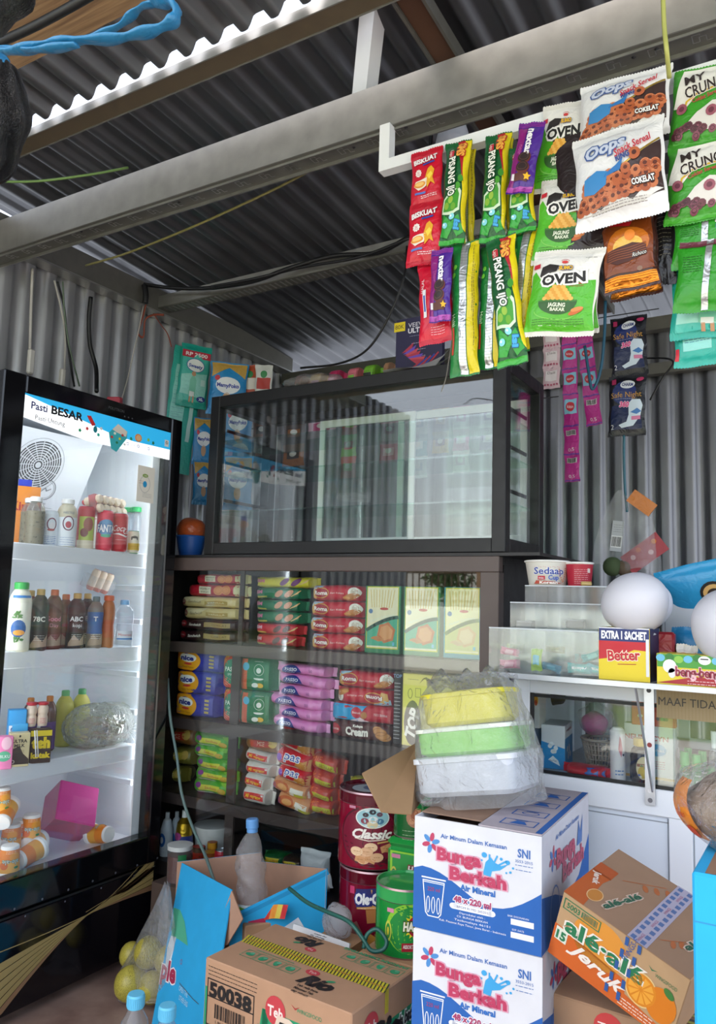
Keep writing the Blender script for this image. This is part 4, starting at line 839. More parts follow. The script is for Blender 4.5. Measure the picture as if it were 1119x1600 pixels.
# ---- row 2
z = SH[1]+.0005; Y2 = 2.385
for k, (a, b, t_, u_) in enumerate(((268, 336, 1082, 1121), (270, 340, 1042, 1081), (270, 346, 1008, 1040))):
    x, zc, w, h = spot(a, b, t_, u_, Y2); h = min(h, .087); g = G(); F = roll(g, w, h, .10, M('2a35a8', 'b'), M('2a35a8', 'b'), e=.006, p=7, seed=k)
    elps(g, F, -w*.22, 0, w*.31, h*.52, M('f0a81c'), 1, 24); poly(g, F, [(-w*.46, h*.4), (-w*.3, h*.46), (-w*.42, -h*.1), (-w*.46, -h*.1)], M('e0702a'), 2); poly(g, F, [(-w*.46, -h*.44), (-w*.30, -h*.44), (-w*.46, -h*.1)], M('e0702a'), 2)
    elps(g, F, -w*.16, h*.14, w*.17, h*.2, M('f4f4f0'), 3); elps(g, F, -w*.26, h*.16, w*.08, h*.17, M('f4f4f0'), 3); txt(g, F, 'nice', -w*.18, h*.14, h*.22, M('1c2a88'), 4, w=w*.26, bold=.05); elps(g, F, -w*.16, -h*.14, w*.09, h*.05, M('d03a3a'), 4); txt(g, F, 'Facial Tissue', -w*.16, -h*.30, h*.07, M('5a3a20'), 4, w=w*.24)
    for q in range(4): rect(g, F, w*.31, h*(.26-q*.17), w*.09, h*.10, M('b8a65c'), 3)
    g.build('tissue_pack', None, (x, Y2+.05, z+h/2), (0, 0, 0), 'blue and yellow tissue pack, %s of the left stack on the middle shelf' % ('bottom', 'middle', 'top')[k], 'tissues', 'blue and yellow tissue packs'); z += h+.001
z = SH[1]+.0005
for k, (t_, u_) in enumerate(((1078, 1130), (1022, 1075))):
    x, zc, w, h = spot(341, 424, t_, u_, Y2+.0); g = G(); F = roll(g, w, h, .11, M('137a52', 'b'), M('d8d8d4', 'b'), e=.004, p=8, seed=k+5)
    rect(g, F, -w*.28, 0, w*.40, h*.96, M('e0452e'), 1); poly(g, F, [(-w*.48, h*.05), (-w*.30, h*.47), (-w*.48, h*.47)], M('e8a82a'), 2); elps(g, F, -w*.24, h*.02, w*.17, h*.36, M('1d8a6a'), 2); txt(g, F, 'PASEO', -w*.24, h*.08, h*.13, M('eef4ee'), 3, w=w*.26, bold=.02); txt(g, F, 'SMART', -w*.24, -h*.08, h*.07, M('eef4ee'), 3)
    rect(g, F, w*.01, 0, w*.10, h*.9, M('d86a4a'), 1); elps(g, F, w*.04, h*.22, w*.06, h*.12, M('5ab8d8'), 3); ring(g, F, w*.27, h*.12, w*.09, h*.17, .0015, M('dfeee4'), 2); elps(g, F, w*.27, h*.10, w*.045, h*.08, M('f0f4f0'), 3); elps(g, F, w*.27, -h*.12, w*.09, h*.06, M('eef4ee'), 2, 14, 0, PI, 2*PI); lines(g, F, w*.27, h*.37, w*.16, 1, .01, M('eef4ee'), 2); elps(g, F, w*.30, -h*.33, w*.06, h*.07, M('e8b83a'), 3); elps(g, F, w*.21, -h*.33, w*.06, h*.07, M('e8ece4'), 3)
    for q in range(5): line(g, F, [(-w*.42+q*.004, -h*.35+q*h*.05), (-w*.36+q*w*.05, -h*.42+q*h*.02)], .003, M('f0a090'), 2)
    g.build('tissue_pack', None, (x, Y2+.056, z+h/2), (0, 0, 0), 'red and green tissue pack behind the door post, %s one' % ('lower', 'upper')[k], 'tissues', 'red and green tissue packs'); z += h+.001
z = SH[1]+.0005; PKs = [(415, 506, 1122, 1143), (425, 511, 1105, 1121), (412, 510, 1084, 1104), (424, 512, 1070, 1086), (425, 518, 1054, 1070), (424, 514, 1037, 1053)]
for k, (a, b, t_, u_) in enumerate(PKs):
    x, zc, w, h = spot(a, b, t_, u_, Y2-.0); h = .041; g = G(); F = roll(g, w, h, .11, M('e58bcb', 'b'), M('e9a5d6', 'b'), e=.016, p=2.6, seed=k+9)
    elps(g, F, -w*.14, -h*.42, w*.17, h*.78, M('26348e'), 1, 20, 0, 0, PI); txt(g, F, 'PASEO', -w*.14, -h*.02, h*.26, M('f2f2fa'), 2, w=w*.2, bold=.02); txt(g, F, 'baby wipes', -w*.14, -h*.26, h*.11, M('e8e8f4'), 2, w=w*.12); txt(g, F, '50', w*.19, -h*.05, h*.26, M('8a3a8a'), 2)
    o = g.build('wipes_pack', None, (x, Y2+.05, z+h/2), (0, .03 if k % 2 else .07, (k % 3-1)*.05), 'pink wet wipes pack with dark blue dome, %s of six' % ORD[5-k], 'wipes', 'pink wipes packs on the middle shelf'); z += h*.86+.004
def misc2(k, g, w, h, d):
    if k in ('r', 'flip'): roma(k, g, w, h, d)
    elif k == 'marie':
        F = roll(g, w, h, d, M('c01a34', 'b'), None, e=.004, p=8); poly(g, F, [(-w*.49, h*.46), (w*.1, h*.46), (-w*.0, -h*.1), (w*.06, -h*.46), (-w*.49, -h*.46)], M('1f9fd8', 'b'), 1)
        elps(g, F, -w*.04, h*.05, w*.08, h*.32, M('c8203a'), 2); txt(g, F, 'Biskuit', -w*.04, h*.05, h*.12, M('ffffff'), 3, w=w*.12); elps(g, F, w*.07, -h*.08, w*.045, h*.2, M('b97a40'), 3); poly(g, F, [(-w*.15, -h*.45), (w*.02, -h*.22), (w*.14, -h*.45)], M('f0d8e0'), 2); txt(g, F, 'MARIE SUSU', w*.3, 0, h*.14, M('f4d8dc'), 2, w=w*.18, rot=PI)
    else:
        F = roll(g, w, h, d, M('4a1a1c', 'b'), None, e=.01, p=7); poly(g, F, [(-w*.47, h*.45), (-w*.34, h*.45), (-w*.47, h*.2)], M('a9cfe8'), 1); elps(g, F, -w*.36, 0, w*.09, h*.3, M('b01a30'), 2); txt(g, F, 'Roma', -w*.36, 0, h*.16, M('f4ece4'), 3, w=w*.14); txt(g, F, 'Cream', -w*.02, -h*.02, h*.42, M('f4efe6'), 3, w=w*.32, bold=.05); txt(g, F, 'Kelapa', w*.0, h*.3, h*.13, M('f4efe6'), 3, w=w*.14, bold=.05)
        for dx, dz in ((.31, .08), (.34, -.12)): elps(g, F, w*dx, h*dz, w*.10, h*.26, M('c98a48'), 3, 16, -.4); ring(g, F, w*dx, h*dz, w*.09, h*.22, .002, M('9a5c28'), 4, 14)
stack([(508, 614, 1130, 1158, 'cream', 'dark brown cream biscuit pack at the bottom right of the middle shelf'), (510, 616, 1102, 1129, 'marie', 'blue and red biscuit pack lying between red and brown packs'),
       (514, 616, 1076, 1101, 'flip', 'red coconut biscuit pack lying upside down on the middle shelf'), (516, 618, 1046, 1073, 'r', 'red coconut biscuit pack, topmost on the middle shelf')], Y2-.02, .13, misc2, 'biscuit_pack', 'biscuits', 'biscuit packs on the middle shelf', SH[1]+.0005)
x, zc, w, h = spot(628, 712, 1073, 1165, Y2); h = .235; g = G(); g.box((0, 0, 0), (w, .05, h), M('e4d95c'), None, .002); F = flat((0, -.025, 0), (1, 0, 0), (0, 0, 1))
elps(g, F, -w*.30, -h*.18, w*.16, h*.31, M('2a2422'), 1, 24); txt(g, F, 'TOP', -w*.30, -h*.18, .034, M('f6f4ee'), 2, rot=1.35, bold=.05, shear=.2); ring(g, F, -w*.35, h*.22, w*.045, h*.07, .002, M('6a6230'), 1); frame(g, F, -w*.2, h*.24, w*.1, h*.12, .0015, M('6a6230'), 1)
for q in range(6): elps(g, F, w*(-.1+.09*q), h*(.1+.05*math.sin(q*3)), .0035, .0035, M('3a3420'), 1, 6)
lines(g, F, -w*.3, h*.42, w*.2, 1, .01, M('3a3420'), 1); txt(g, F, 'wafer', w*.08, h*.2, .012, M('6a6230'), 1, rot=1.2)
g.build('wafer_box', None, (x, Y2+.026, SH[1]+h/2), (0, 0, 0), 'upright yellow wafer box with black oval, partly behind the bagged containers', 'box')
x, zc, w, h = spot(614, 626, 1070, 1165, Y2); h = .24; g = G(); g.box((0, 0, 0), (w*.95, .07, h), M('1a1a1e', 'p'), None, .002); F = flat((0, -.035, 0), (1, 0, 0), (0, 0, 1)); txt(g, F, 'TOP', 0, h*.43, .012, M('8ab0e0'), 2, rot=0)
for q in range(16): rect(g, F, 0, -h*.42+q*h*.05, w*.8, .0018, M('c8c8cc'), 1)
g.build('dark_box', None, (x, Y2+.036, SH[1]+h/2), (0, 0, 0), 'narrow black box with white stripes squeezed beside the yellow wafer box', 'box')
# ---- row 3: noodles
def noodle(k, g, w, h, d):
    P = {'green': ('4fae2c', 'd8d83a'), 'white': ('d8d4ce', 'd02030'), 'brown': ('8a5a2a', 'c03028'), 'redpas': ('d01c30', 'f0a030'), 'orange': ('d89a6a', 'e8dcc8'), 'mix': ('c04030', 'b8c83a'), 'yel': ('d9cf2a', 'b04030'), 'dull': ('7a7430', 'b8a838')}[k]
    F = roll(g, w, h, d, M(P[0], 'b'), None, e=.012, p=2.4, seed=int(w*1e5) % 97)
    if k == 'green':
        rect(g, F, w*.02, -h*.02, w*.5, h*.36, M(P[1]), 1); txt(g, F, 'Sedaap', w*.06, -h*.02, h*.17, M('c03020'), 2, w=w*.28); elps(g, F, -w*.24, h*.12, w*.07, h*.18, M('7a3a8a'), 2); rect(g, F, -w*.1, -h*.34, w*.4, h*.12, M('f0f0e8'), 1); poly(g, F, [(w*.25, h*.4), (w*.42, h*.05), (w*.42, h*.4)], M('8ad04a'), 1); elps(g, F, w*.3, -h*.15, w*.08, h*.2, M('d8b040'), 2)
    elif k == 'white':
        rect(g, F, w*.02, 0, w*.62, h*.42, M(P[1]), 1, .04); txt(g, F, 'Mi goreng', w*.02, 0, h*.24, M('f0c030'), 2, w=w*.5, shear=.2, bold=.03); lines(g, F, w*.2, -h*.38, w*.3, 1, .01, M('6a6a6a'), 1)
    elif k == 'redpas':
        poly(g, F, [(w*.0, -h*.42), (w*.42, h*.3), (w*.42, -h*.42)], M('e0a868'), 1); txt(g, F, 'pas', w*.04, h*.20, h*.42, M('1a3aa8'), 3, w=w*.36, ol=M('f0f0f4'), olw=.07); elps(g, F, w*.26, -h*.15, w*.13, h*.25, M('d08a3a'), 2); elps(g, F, -w*.28, 0, w*.08, h*.2, M('8a4ac0'), 2); rect(g, F, w*.05, -h*.36, w*.6, h*.16, M('e8e4d8'), 2)
    elif k == 'orange':
        elps(g, F, -w*.15, 0, w*.2, h*.34, M('c8683a'), 1); elps(g, F, -w*.12, 0, w*.12, h*.2, M('e0a060'), 2); rect(g, F, w*.25, -h*.05, w*.36, h*.5, M('ece6da'), 1); rect(g, F, w*.28, -h*.2, w*.24, h*.2, M('c8c040'), 2); elps(g, F, -w*.33, -.1*h, w*.05, h*.2, M('8a3a8a'), 3)
    elif k == 'mix':
        rect(g, F, w*.08, -h*.15, w*.6, h*.34, M('c9c43a'), 1); txt(g, F, 'MIE', -w*.2, h*.18, h*.3, M('f08040'), 2, w=w*.3); txt(g, F, 'SEDAAP', w*.1, -h*.15, h*.16, M('8a5a20'), 2, w=w*.4)
    else:
        rect(g, F, 0, 0, w*.5, h*.4, M(P[1]), 1, .1); txt(g, F, 'MIE', 0, 0, h*.24, M('f0e0c0'), 2); elps(g, F, w*.25, .1*h, w*.1, h*.25, M('d8b860'), 1)
    return F
def nstack(lst, Y, d, lab, grp, z0, tilt=0.0, zs=.80):
    z = z0; n = len(lst)
    for i, (a, b, t_, u_, k) in enumerate(lst):
        x, zc, w, h = spot(a, b, t_, u_, Y); g = G(); noodle(k, g, w, h, d); rd = random.Random(i*7+a)
        g.build('noodle_pack', None, (x, Y+d/2, z+h/2), (rd.uniform(-.05, .05), tilt+rd.uniform(-.03, .03), rd.uniform(-.08, .08)), lab % ORD[n-1-i], 'noodles', grp); z += h*zs+.002
zb = SH[2]+.001
nstack([(293, 358, 1224, 1248, 'green'), (297, 360, 1203, 1224, 'green'), (297, 360, 1184, 1206, 'green'), (294, 356, 1162, 1184, 'green'), (294, 362, 1142, 1165, 'green')], 2.39, .10, 'bright green noodle pack, %s of five left of the door post', 'green noodle packs', zb)
nstack([(250, 284, 1196, 1222, 'dull'), (250, 300, 1170, 1198, 'dull'), (250, 304, 1135, 1165, 'brown')], 2.45, .11, 'dull yellow-brown noodle pack at far left of the noodle shelf, %s there', 'dull noodle packs at far left', zb, zs=1.1)
nstack([(371, 417, 1236, 1262, 'white'), (374, 416, 1216, 1240, 'white'), (375, 424, 1197, 1218, 'white'), (375, 424, 1180, 1200, 'white'), (375, 440, 1152, 1180, 'brown')], 2.38, .10, 'noodle pack just right of the door post, %s of five', 'fried noodle packs beside the post', zb, .08, .88)
nstack([(424, 486, 1250, 1276, 'orange'), (416, 480, 1228, 1252, 'orange'), (425, 482, 1204, 1230, 'redpas'), (422, 484, 1182, 1212, 'redpas'), (425, 490, 1156, 1190, 'redpas')], 2.385, .11, 'noodle pack in the middle column of the noodle shelf, %s of five', 'noodle packs, middle column', zb, .20, .84)
nstack([(474, 520, 1258, 1284, 'mix'), (474, 520, 1238, 1262, 'mix'), (478, 522, 1216, 1242, 'mix'), (478, 530, 1188, 1216, 'mix')], 2.40, .11, 'red and yellow-green noodle pack beside the dark red tin, %s of four', 'noodle packs, right column', zb, .12, .86)
nstack([(538, 572, 1210, 1222, 'yel'), (538, 572, 1190, 1210, 'yel')], 2.46, .10, 'small bright yellow noodle pack behind the brown flap, %s of two', 'yellow noodle packs', zb+.06, 0, 1)
x, zc, w, h = spot(480, 530, 1218, 1262, 2.50); g = G(); g.box((0, 0, 0), (.24, .12, .055), M('4a3a30', 'c')); g.build('snack_carton', None, (-1.32, 2.52, zb+.0285), (0, 0, 0), 'flat dark carton supporting the yellow noodle packs', 'carton')
x, zc, w, h = spot(488, 535, 1168, 1190, 2.42); g = G(); cloth(g, lambda u, v: (w*(u-.5)*1.3, .05*math.sin(v*2*PI), .016*math.cos(v*2*PI)+.010*math.sin(u*9+v*6)*math.sin(u*PI)), 20, 12, CLEARBAG); g.build('plastic_wrap', None, (x, 2.44, zb+.235), (0, .1, 0), 'crumpled clear plastic bag lying on the right noodle column', 'bag')
# ---- row 4
zf = .062
def upr(name, a, b, t_, u_, Y, fn, lb, cat, zz=None, rot=0):
    x, zc, w, h = spot(a, b, t_, u_, Y); g = G(); fn(g, w, h); return g.build(name, None, (x, Y, zc-h/2 if zz is None else zz), (0, 0, rot), lb, cat)
LS = .30   # bottom display deck
g = G(); lb(g, LX0+.013, LX1-.013, CY+.028, LYB-.012, LS-.016, LS, BW); lb(g, LX0+.05, LX1-.062, CY+.024, CY+.038, LS-.05, LS, BW); g.build('shelf', lc)
def det(c1, c2):
    def f(g, w, h):
        g.lathe([(0, 0, M(c1)), (w*.45, 0, M(c1)), (w*.5, h*.1, M(c1)), (w*.48, h*.6, M(c1)), (w*.3, h*.82, M(c2)), (w*.16, h*.86, M(c2)), (w*.16, h, M(c2)), (0, h, M(c2))], 18)
        F = cyl(w*.49, h*.38, 0); elps(g, F, 0, 0, w*.3, h*.16, M('2a6ac0'), 2); elps(g, F, 0, 0, w*.14, h*.08, M('f0f4f8'), 3); lines(g, F, 0, -h*.2, w*.5, 2, .01, M('2a6ac0'), 1)
    return f
upr('detergent_bottle', 253, 268, 1268, 1336, 2.40, det('dfe6ee', 'e8ecf0'), 'white and blue detergent bottle at far left of the bottom shelf', 'bottle', LS+.001)
upr('detergent_bottle', 268, 282, 1272, 1336, 2.45, det('c8d2dc', 'd8dee4'), 'pale grey detergent bottle second from left on the bottom shelf', 'bottle', LS+.001)
def oil(g, w, h):
    g.lathe([(0, 0, M('2a3a8a')), (w*.42, 0, M('2a3a8a')), (w*.45, h*.2, M('c8d0dc')), (w*.45, h*.35, M('2a3a8a')), (w*.42, h*.5, M('c09a28', 'f')), (w*.35, h*.75, M('a88420', 'f')), (w*.14, h*.86, M('e8ecec')), (w*.14, h, M('e8ecec')), (0, h, M('e8ecec'))], 16)
    F = cyl(w*.45, h*.42, 0); elps(g, F, 0, h*.08, w*.2, h*.08, M('b04a8a'), 2)
    for q in range(4): rect(g, F, 0, -h*.3+q*h*.07, w*.7, h*.02, M('e8ecf0'), 2)
upr('oil_pouch', 276, 300, 1258, 1334, 2.41, oil, 'gold and navy refill pouch with white spout on the bottom shelf', 'pouch', LS+.001, 0)
upr('white_tub', 310, 354, 1296, 1340, 2.52, lambda g, w, h: g.lathe([(0, 0, M('dcdcd8')), (w*.46, 0, M('dcdcd8')), (w*.5, h, M('dcdcd8')), (w*.52, h, M('e6e6e2')), (w*.52, h*1.06, M('e6e6e2')), (0, h*1.07, M('e6e6e2'))], 24), 'low white tub behind the small red and yellow packs', 'tub', LS+.001)
for k, (a, b, t_, c1, c2, lb_) in enumerate(((304, 319, 1308, 'c03020', '4a2a20', 'small red and dark sachet roll standing left of the yellow ones'), (321, 337, 1312, 'e0a02a', 'b05a20', 'small yellow snack roll standing in front of the white tub'), (326, 338, 1302, 'b85a28', 'e0a02a', 'small brown-topped yellow roll just behind the front yellow one'))):
    upr('snack_roll', a, b, t_, 1336, 2.40+.035*(k == 2), lambda g, w, h: (g.lathe([(0, 0, M(c1)), (w*.48, 0, M(c1)), (w*.5, h*.7, M(c2)), (w*.5, h*.98, M(c1)), (0, h, M(c1))], 16), [elps(g, cyl(w*.5, h*.4, 0), (q-2)*w*.2, h*.1*math.sin(q*2), w*.07, w*.07, M('7a3a18'), 2, 8) for q in range(5)]), lb_, 'snack', LS+.001)
upr('food_can', 338, 356, 1308, 1336, 2.42, lambda g, w, h: (can(g, w/2, h, M('c8283a')), txt(g, cyl(w/2, 0, 0), 'Fruity', 0, h*.55, h*.2, M('f0d030'), 2)), 'short red tin with silver lid and yellow lettering on the bottom shelf', 'can', LS+.001)
nz_ = [(398, 440, 1338, 1356), (428, 470, 1344, 1362), (404, 446, 1322, 1340), (432, 474, 1326, 1344)]
for i, (a, b, t_, u_) in enumerate(nz_):
    x, zc, w, h = spot(a, b, t_, u_, 2.44); g = G(); F = roll(g, w, h, .09, M('1d5a2a' if i % 2 == 0 else '3a2a20', 'b'), None, p=2.4, seed=i); rect(g, F, .0, 0, w*.5, h*.4, M('d8c82a'), 1); txt(g, F, 'KUAH', 0, 0, h*.22, M('b02020'), 2, w=w*.4); elps(g, F, -w*.3, 0, w*.07, h*.22, M('c03030'), 2)
    g.build('seasoning_pack', None, (x, 2.44+.045, LS+.002+(h/2 if i < 2 else h*1.5)), (0, 0, (i-1.5)*.06), 'dark green and red seasoning pack lying on the bottom shelf, %s' % ('front left', 'front right', 'upper left', 'upper right')[i], 'food pack', 'seasoning packs on the bottom shelf')
upr('white_sack', 476, 512, 1298, 1358, 2.42, lambda g, w, h: pillow(g, w*1.3, h, .07, M('cfd2d4', 'b')), 'plain white plastic pack leaning at the right of the bottom shelf', 'pack', None)
g = G(); F = roll(g, .17, .06, .09, M('e8ecf2', 'b'), None, p=2.4); 
for q in range(4): rect(g, F, -.05+q*.03, 0, .008, .05, M('2a4a9a'), 1, .4)
p = at(483, 1352, Y=2.38); g.build('sugar_pack', None, (p.x, 2.40, LS+.032), (0, -.3, 0), 'white pack with blue stripes behind the blue carton', 'pack')
g = G(); g.lathe([(0, 0, MG('jar', (.9, .9, .9), film=.12, rough=.05)), (.042, 0, MG('jar', ())) , (.045, .11, M('c4c8c4')), (.046, .125, M('c4c8c4')), (0, .127, M('c4c8c4'))], 20); g.lathe([(0, .002, M('5a2e22')), (.041, .002, M('5a2e22')), (.042, .09, M('5a2e22')), (0, .09, M('5a2e22'))], 18)
F = cyl(.046, .05, .3); rect(g, F, .03, .035, .03, .03, M('1d6a3a'), 2); rect(g, F, .03, -.01, .03, .05, M('dfe3e6'), 2)
p = at(268, 1375, Y=2.20); jar_ = g.build('glass_jar', None, (p.x+.01, 2.225, .30), (0, 0, 0), 'clear jar of brown sweets with pale lid between fridge and blue carton', 'jar')
g = G(); g.box((0, 0, .15), (.14, .12, .298), M('4a3a30', 'c')); g.build('carton', None, (p.x+.01, 2.225, 0), (0, 0, 0), 'plain brown carton on the floor under the clear sweet jar', 'carton')
# ================================================================ snacks hanging from the white rail
YH = 1.665
def hang(name, cx, cy, wp, hp_, Y, fn, label, cat, group=None, tilt=0.0, yaw=0.0, face=False, dscale=.3, zoff=0):
    p = at(cx, cy, Y=Y)
    if face:
        d = (p-CAM).dot(cw); W = wp*d/FPX; H = hp_*d/FPX; yaw += math.atan2(-(p.x-CAM.x), (p.y-CAM.y))*.8
    else: W = at(cx+wp/2, cy, Y=Y).x-at(cx-wp/2, cy, Y=Y).x; H = at(cx, cy-hp_/2, Y=Y).z-at(cx, cy+hp_/2, Y=Y).z
    g = G(); fn(g, W, H); return g.build(name, None, p, (0, tilt, yaw), label, cat, group)
sd = [0]
def pw(g, W, H, d, m, mb=None, **k):
    sd[0] += 1; return pillow(g, W, H, d, m if not isinstance(m, str) else M(m, 'b'), (M(mb, 'b') if isinstance(mb, str) else mb), seed=sd[0], **k)
WHT = M('f2f0ec', 'b')
def biskuat(g, W, H):
    F, B = pw(g, W, H, W*.22, 'cf1230'); crimp(g, F, W, H, M('b00d28', 'b'))
    txt(g, F, 'BISKUAT', 0, H*.30, H*.085, M('f6f2f4'), 4, w=W*.74, bold=.05, rot=.12, ol=M('a8102c')); rect(g, F, W*.12, H*.22, W*.36, H*.03, M('2a4aa8'), 4, .12)
    star(g, F, -W*.22, H*.08, W*.12, M('f4ece8'), 3, 9, .8); txt(g, F, '2x', -W*.22, H*.09, H*.035, M('c01830'), 4); txt(g, F, 'energi', -W*.22, H*.055, H*.02, M('c01830'), 4)
    poly(g, F, [(-W*.36, -H*.14), (-W*.30, -H*.06), (-W*.05, -H*.03), (W*.08, -H*.02), (W*.05, -H*.16), (-W*.2, -H*.22)], M('f2e8da'), 3)
    elps(g, F, -W*.16, -H*.12, W*.19, H*.055, M('e89a3c'), 4, 16, .12); elps(g, F, -W*.16, -H*.115, W*.14, H*.035, M('f6c878'), 5, 16, .12)
    poly(g, F, [(W*.02, -H*.02), (W*.10, H*.12), (W*.2, H*.16), (W*.30, H*.08), (W*.26, -H*.05), (W*.34, -H*.18), (W*.2, -H*.12), (W*.08, -H*.2)], M('e8a81e'), 3); poly(g, F, [(W*.08, 0), (W*.2, H*.06), (W*.26, -.0*H), (W*.16, -H*.08)], M('f6d84a'), 4)
    rect(g, F, -W*.15, -H*.27, W*.34, H*.035, M('5a78c8'), 3, .06); lines(g, F, W*.12, -H*.32, W*.5, 2, H*.03, M('f0d0d6'), 3, .002)
def biskuat_back(g, W, H):
    F, B = pw(g, W, H, W*.25, 'd01434'); rect(g, F, -W*.28, -H*.02, W*.10, H*.34, M('e6e6ea'), 2); rect(g, F, -W*.28, -H*.02, W*.05, H*.2, M('3a5ab8'), 3); txt(g, F, 'HALAL', -W*.34, H*.2, W*.09, M('f0e0e4'), 3, rot=PI/2)
    lines(g, F, W*.1, -H*.32, W*.42, 4, H*.028, M('f0b0bc'), 2, .0015); crimp(g, F, W, H, M('b41030', 'b'))
def nextar(g, W, H):
    F, B = pw(g, W, H, W*.3, '4a2490', '4a2490'); poly(g, F, [(-W*.46, H*.42), (-W*.1, H*.42), (-W*.28, -H*.42), (-W*.46, -H*.42)], M('8a1e78', 'b'), 1)
    txt(g, F, 'nextar', W*.10, H*.20, W*.28, M('f4f2f8'), 4, rot=-PI/2, bold=.04, w=H*.36); txt(g, F, 'noir', -W*.22, H*.1, W*.16, M('c06ab0'), 3, rot=-PI/2)
    for z in (-.02, -.16): elps(g, F, W*.02, H*z, W*.26, H*.085, M('6a2a1e'), 3, 18); elps(g, F, W*.0, H*(z+.01), W*.23, H*.072, M('2a1a1a'), 4, 18); ring(g, F, 0, H*(z+.01), W*.18, H*.055, .0015, M('5a3a34'), 5, 18)
    poly(g, F, [(-W*.25, -H*.24), (W*.3, -H*.22), (W*.26, -H*.36), (-W*.3, -H*.34)], M('5a2a20'), 3); star(g, F, W*.24, -H*.29, W*.16, M('f0b81c'), 5, 5, .5, .3); rect(g, F, -W*.32, -H*.29, W*.12, H*.09, M('e8e4ee'), 4); crimp(g, F, W, H, M('a8389a', 'b'))
    rect(g, F, 0, -H*.455, W*.98, H*.07, M('b04ab0', 'b'), 1)
def pisang(g, W, H):
    F, B = pw(g, W, H, W*.5, '0f5a2c', 'd8c818', pinch=.12)
    poly(g, F, [(W*.22, H*.49), (W*.5, H*.49), (W*.5, -H*.40), (W*.40, -H*.36), (W*.36, 0)], M('e3cf1a', 'b'), 1); poly(g, F, [(-W*.02, H*.49), (W*.26, H*.49), (W*.40, H*.05), (W*.26, H*.24)], M('b01828', 'b'), 2)
    txt(g, F, 'SMS', W*.20, H*.39, W*.26, M('f2b04a'), 6, rot=-PI/2, bold=.05, w=H*.14, ol=M('b8281c'), olw=.09); rect(g, F, -W*.16, H*.36, W*.2, H*.07, M('c02838'), 3); txt(g, F, 'Lapis', -W*.16, H*.36, W*.12, M('f4e8e0'), 4, rot=-PI/2)
    txt(g, F, 'PISANG IJO', -W*.06, H*.13, W*.26, M('fbfcf4'), 6, rot=-PI/2+.05, w=H*.38, bold=.03, ol=M('0b3f20'), olw=.1)
    poly(g, F, [(-W*.38, -H*.22), (-W*.34, -H*.08), (-W*.1, -H*.02), (W*.2, H*.04), (W*.34, -H*.02), (W*.34, -H*.2), (W*.1, -H*.24)], M('d8ecd0'), 3); poly(g, F, [(-W*.32, -H*.2), (-W*.28, -H*.09), (-W*.05, -H*.05), (W*.2, H*.0), (W*.28, -H*.05), (W*.28, -H*.18), (W*.1, -H*.21)], M('3f9a2c'), 4)
    for a, b, c in ((-.18, -.15, '8ab83a'), (-.02, -.10, '9ac040'), (.10, -.17, '6aa828'), (.2, .03, '4aa030'), (.3, .1, '3a9028')): elps(g, F, W*a, H*b, W*.10, H*.035, M(c), 5, 12)
    poly(g, F, [(-W*.45, -H*.42), (-W*.30, -H*.22), (0, -H*.30), (W*.3, -H*.24), (W*.46, -H*.40), (W*.2, -H*.44), (W*.05, -H*.36), (-W*.15, -H*.44)], M('2fa23a', 'b'), 2)
    for a, b in ((.05, -.26), (-.24, -.33)): elps(g, F, W*a, H*b, W*.12, H*.028, M('8adcea'), 6, 12); elps(g, F, W*(a-.03), H*(b+.006), W*.04, H*.01, M('f0fcff'), 7, 8)
    txt(g, F, 'isi', W*.24, -H*.34, W*.2, M('3aa8e0'), 6, rot=-PI/2-.2, bold=.05, w=H*.08, ol=M('1a4a90')); rect(g, F, 0, -H*.475, W*.98, H*.045, M('3aa83a', 'b'), 2)
def pisang_back(g, W, H):
    F, B = pw(g, W, H, W*.5, '1c7a38', 'd8c818', pinch=.12)
    poly(g, F, [(W*.18, H*.49), (W*.5, H*.49), (W*.5, -H*.49), (W*.18, -H*.49)], M('dcc91a', 'b'), 1); rect(g, F, W*.02, 0, W*.26, H*.985, M('c9ccce', 'f'), 2)
    for q in range(40): rect(g, F, W*.02, -H*.46+q*H*.023, W*.25, .0008, M('8f9396', 'f'), 3)
    lines(g, F, W*.36, H*.2, H*.5, 1, .01, M('7a6a20'), 3, .0015, rot=-PI/2); lines(g, F, W*.41, H*.0, H*.6, 1, .01, M('7a6a20'), 3, .0012, rot=-PI/2, seed=4); txt(g, F, 'Halal', -W*.3, -H*.1, W*.14, M('c8e0c0'), 3, rot=-PI/2); rect(g, F, -W*.34, -H*.25, W*.08, H*.2, M('b8402c'), 2)
    for a, b in ((-.3, .3), (-.34, .24)): elps(g, F, W*a, H*b, W*.08, H*.02, M('6ac03a'), 3, 10)
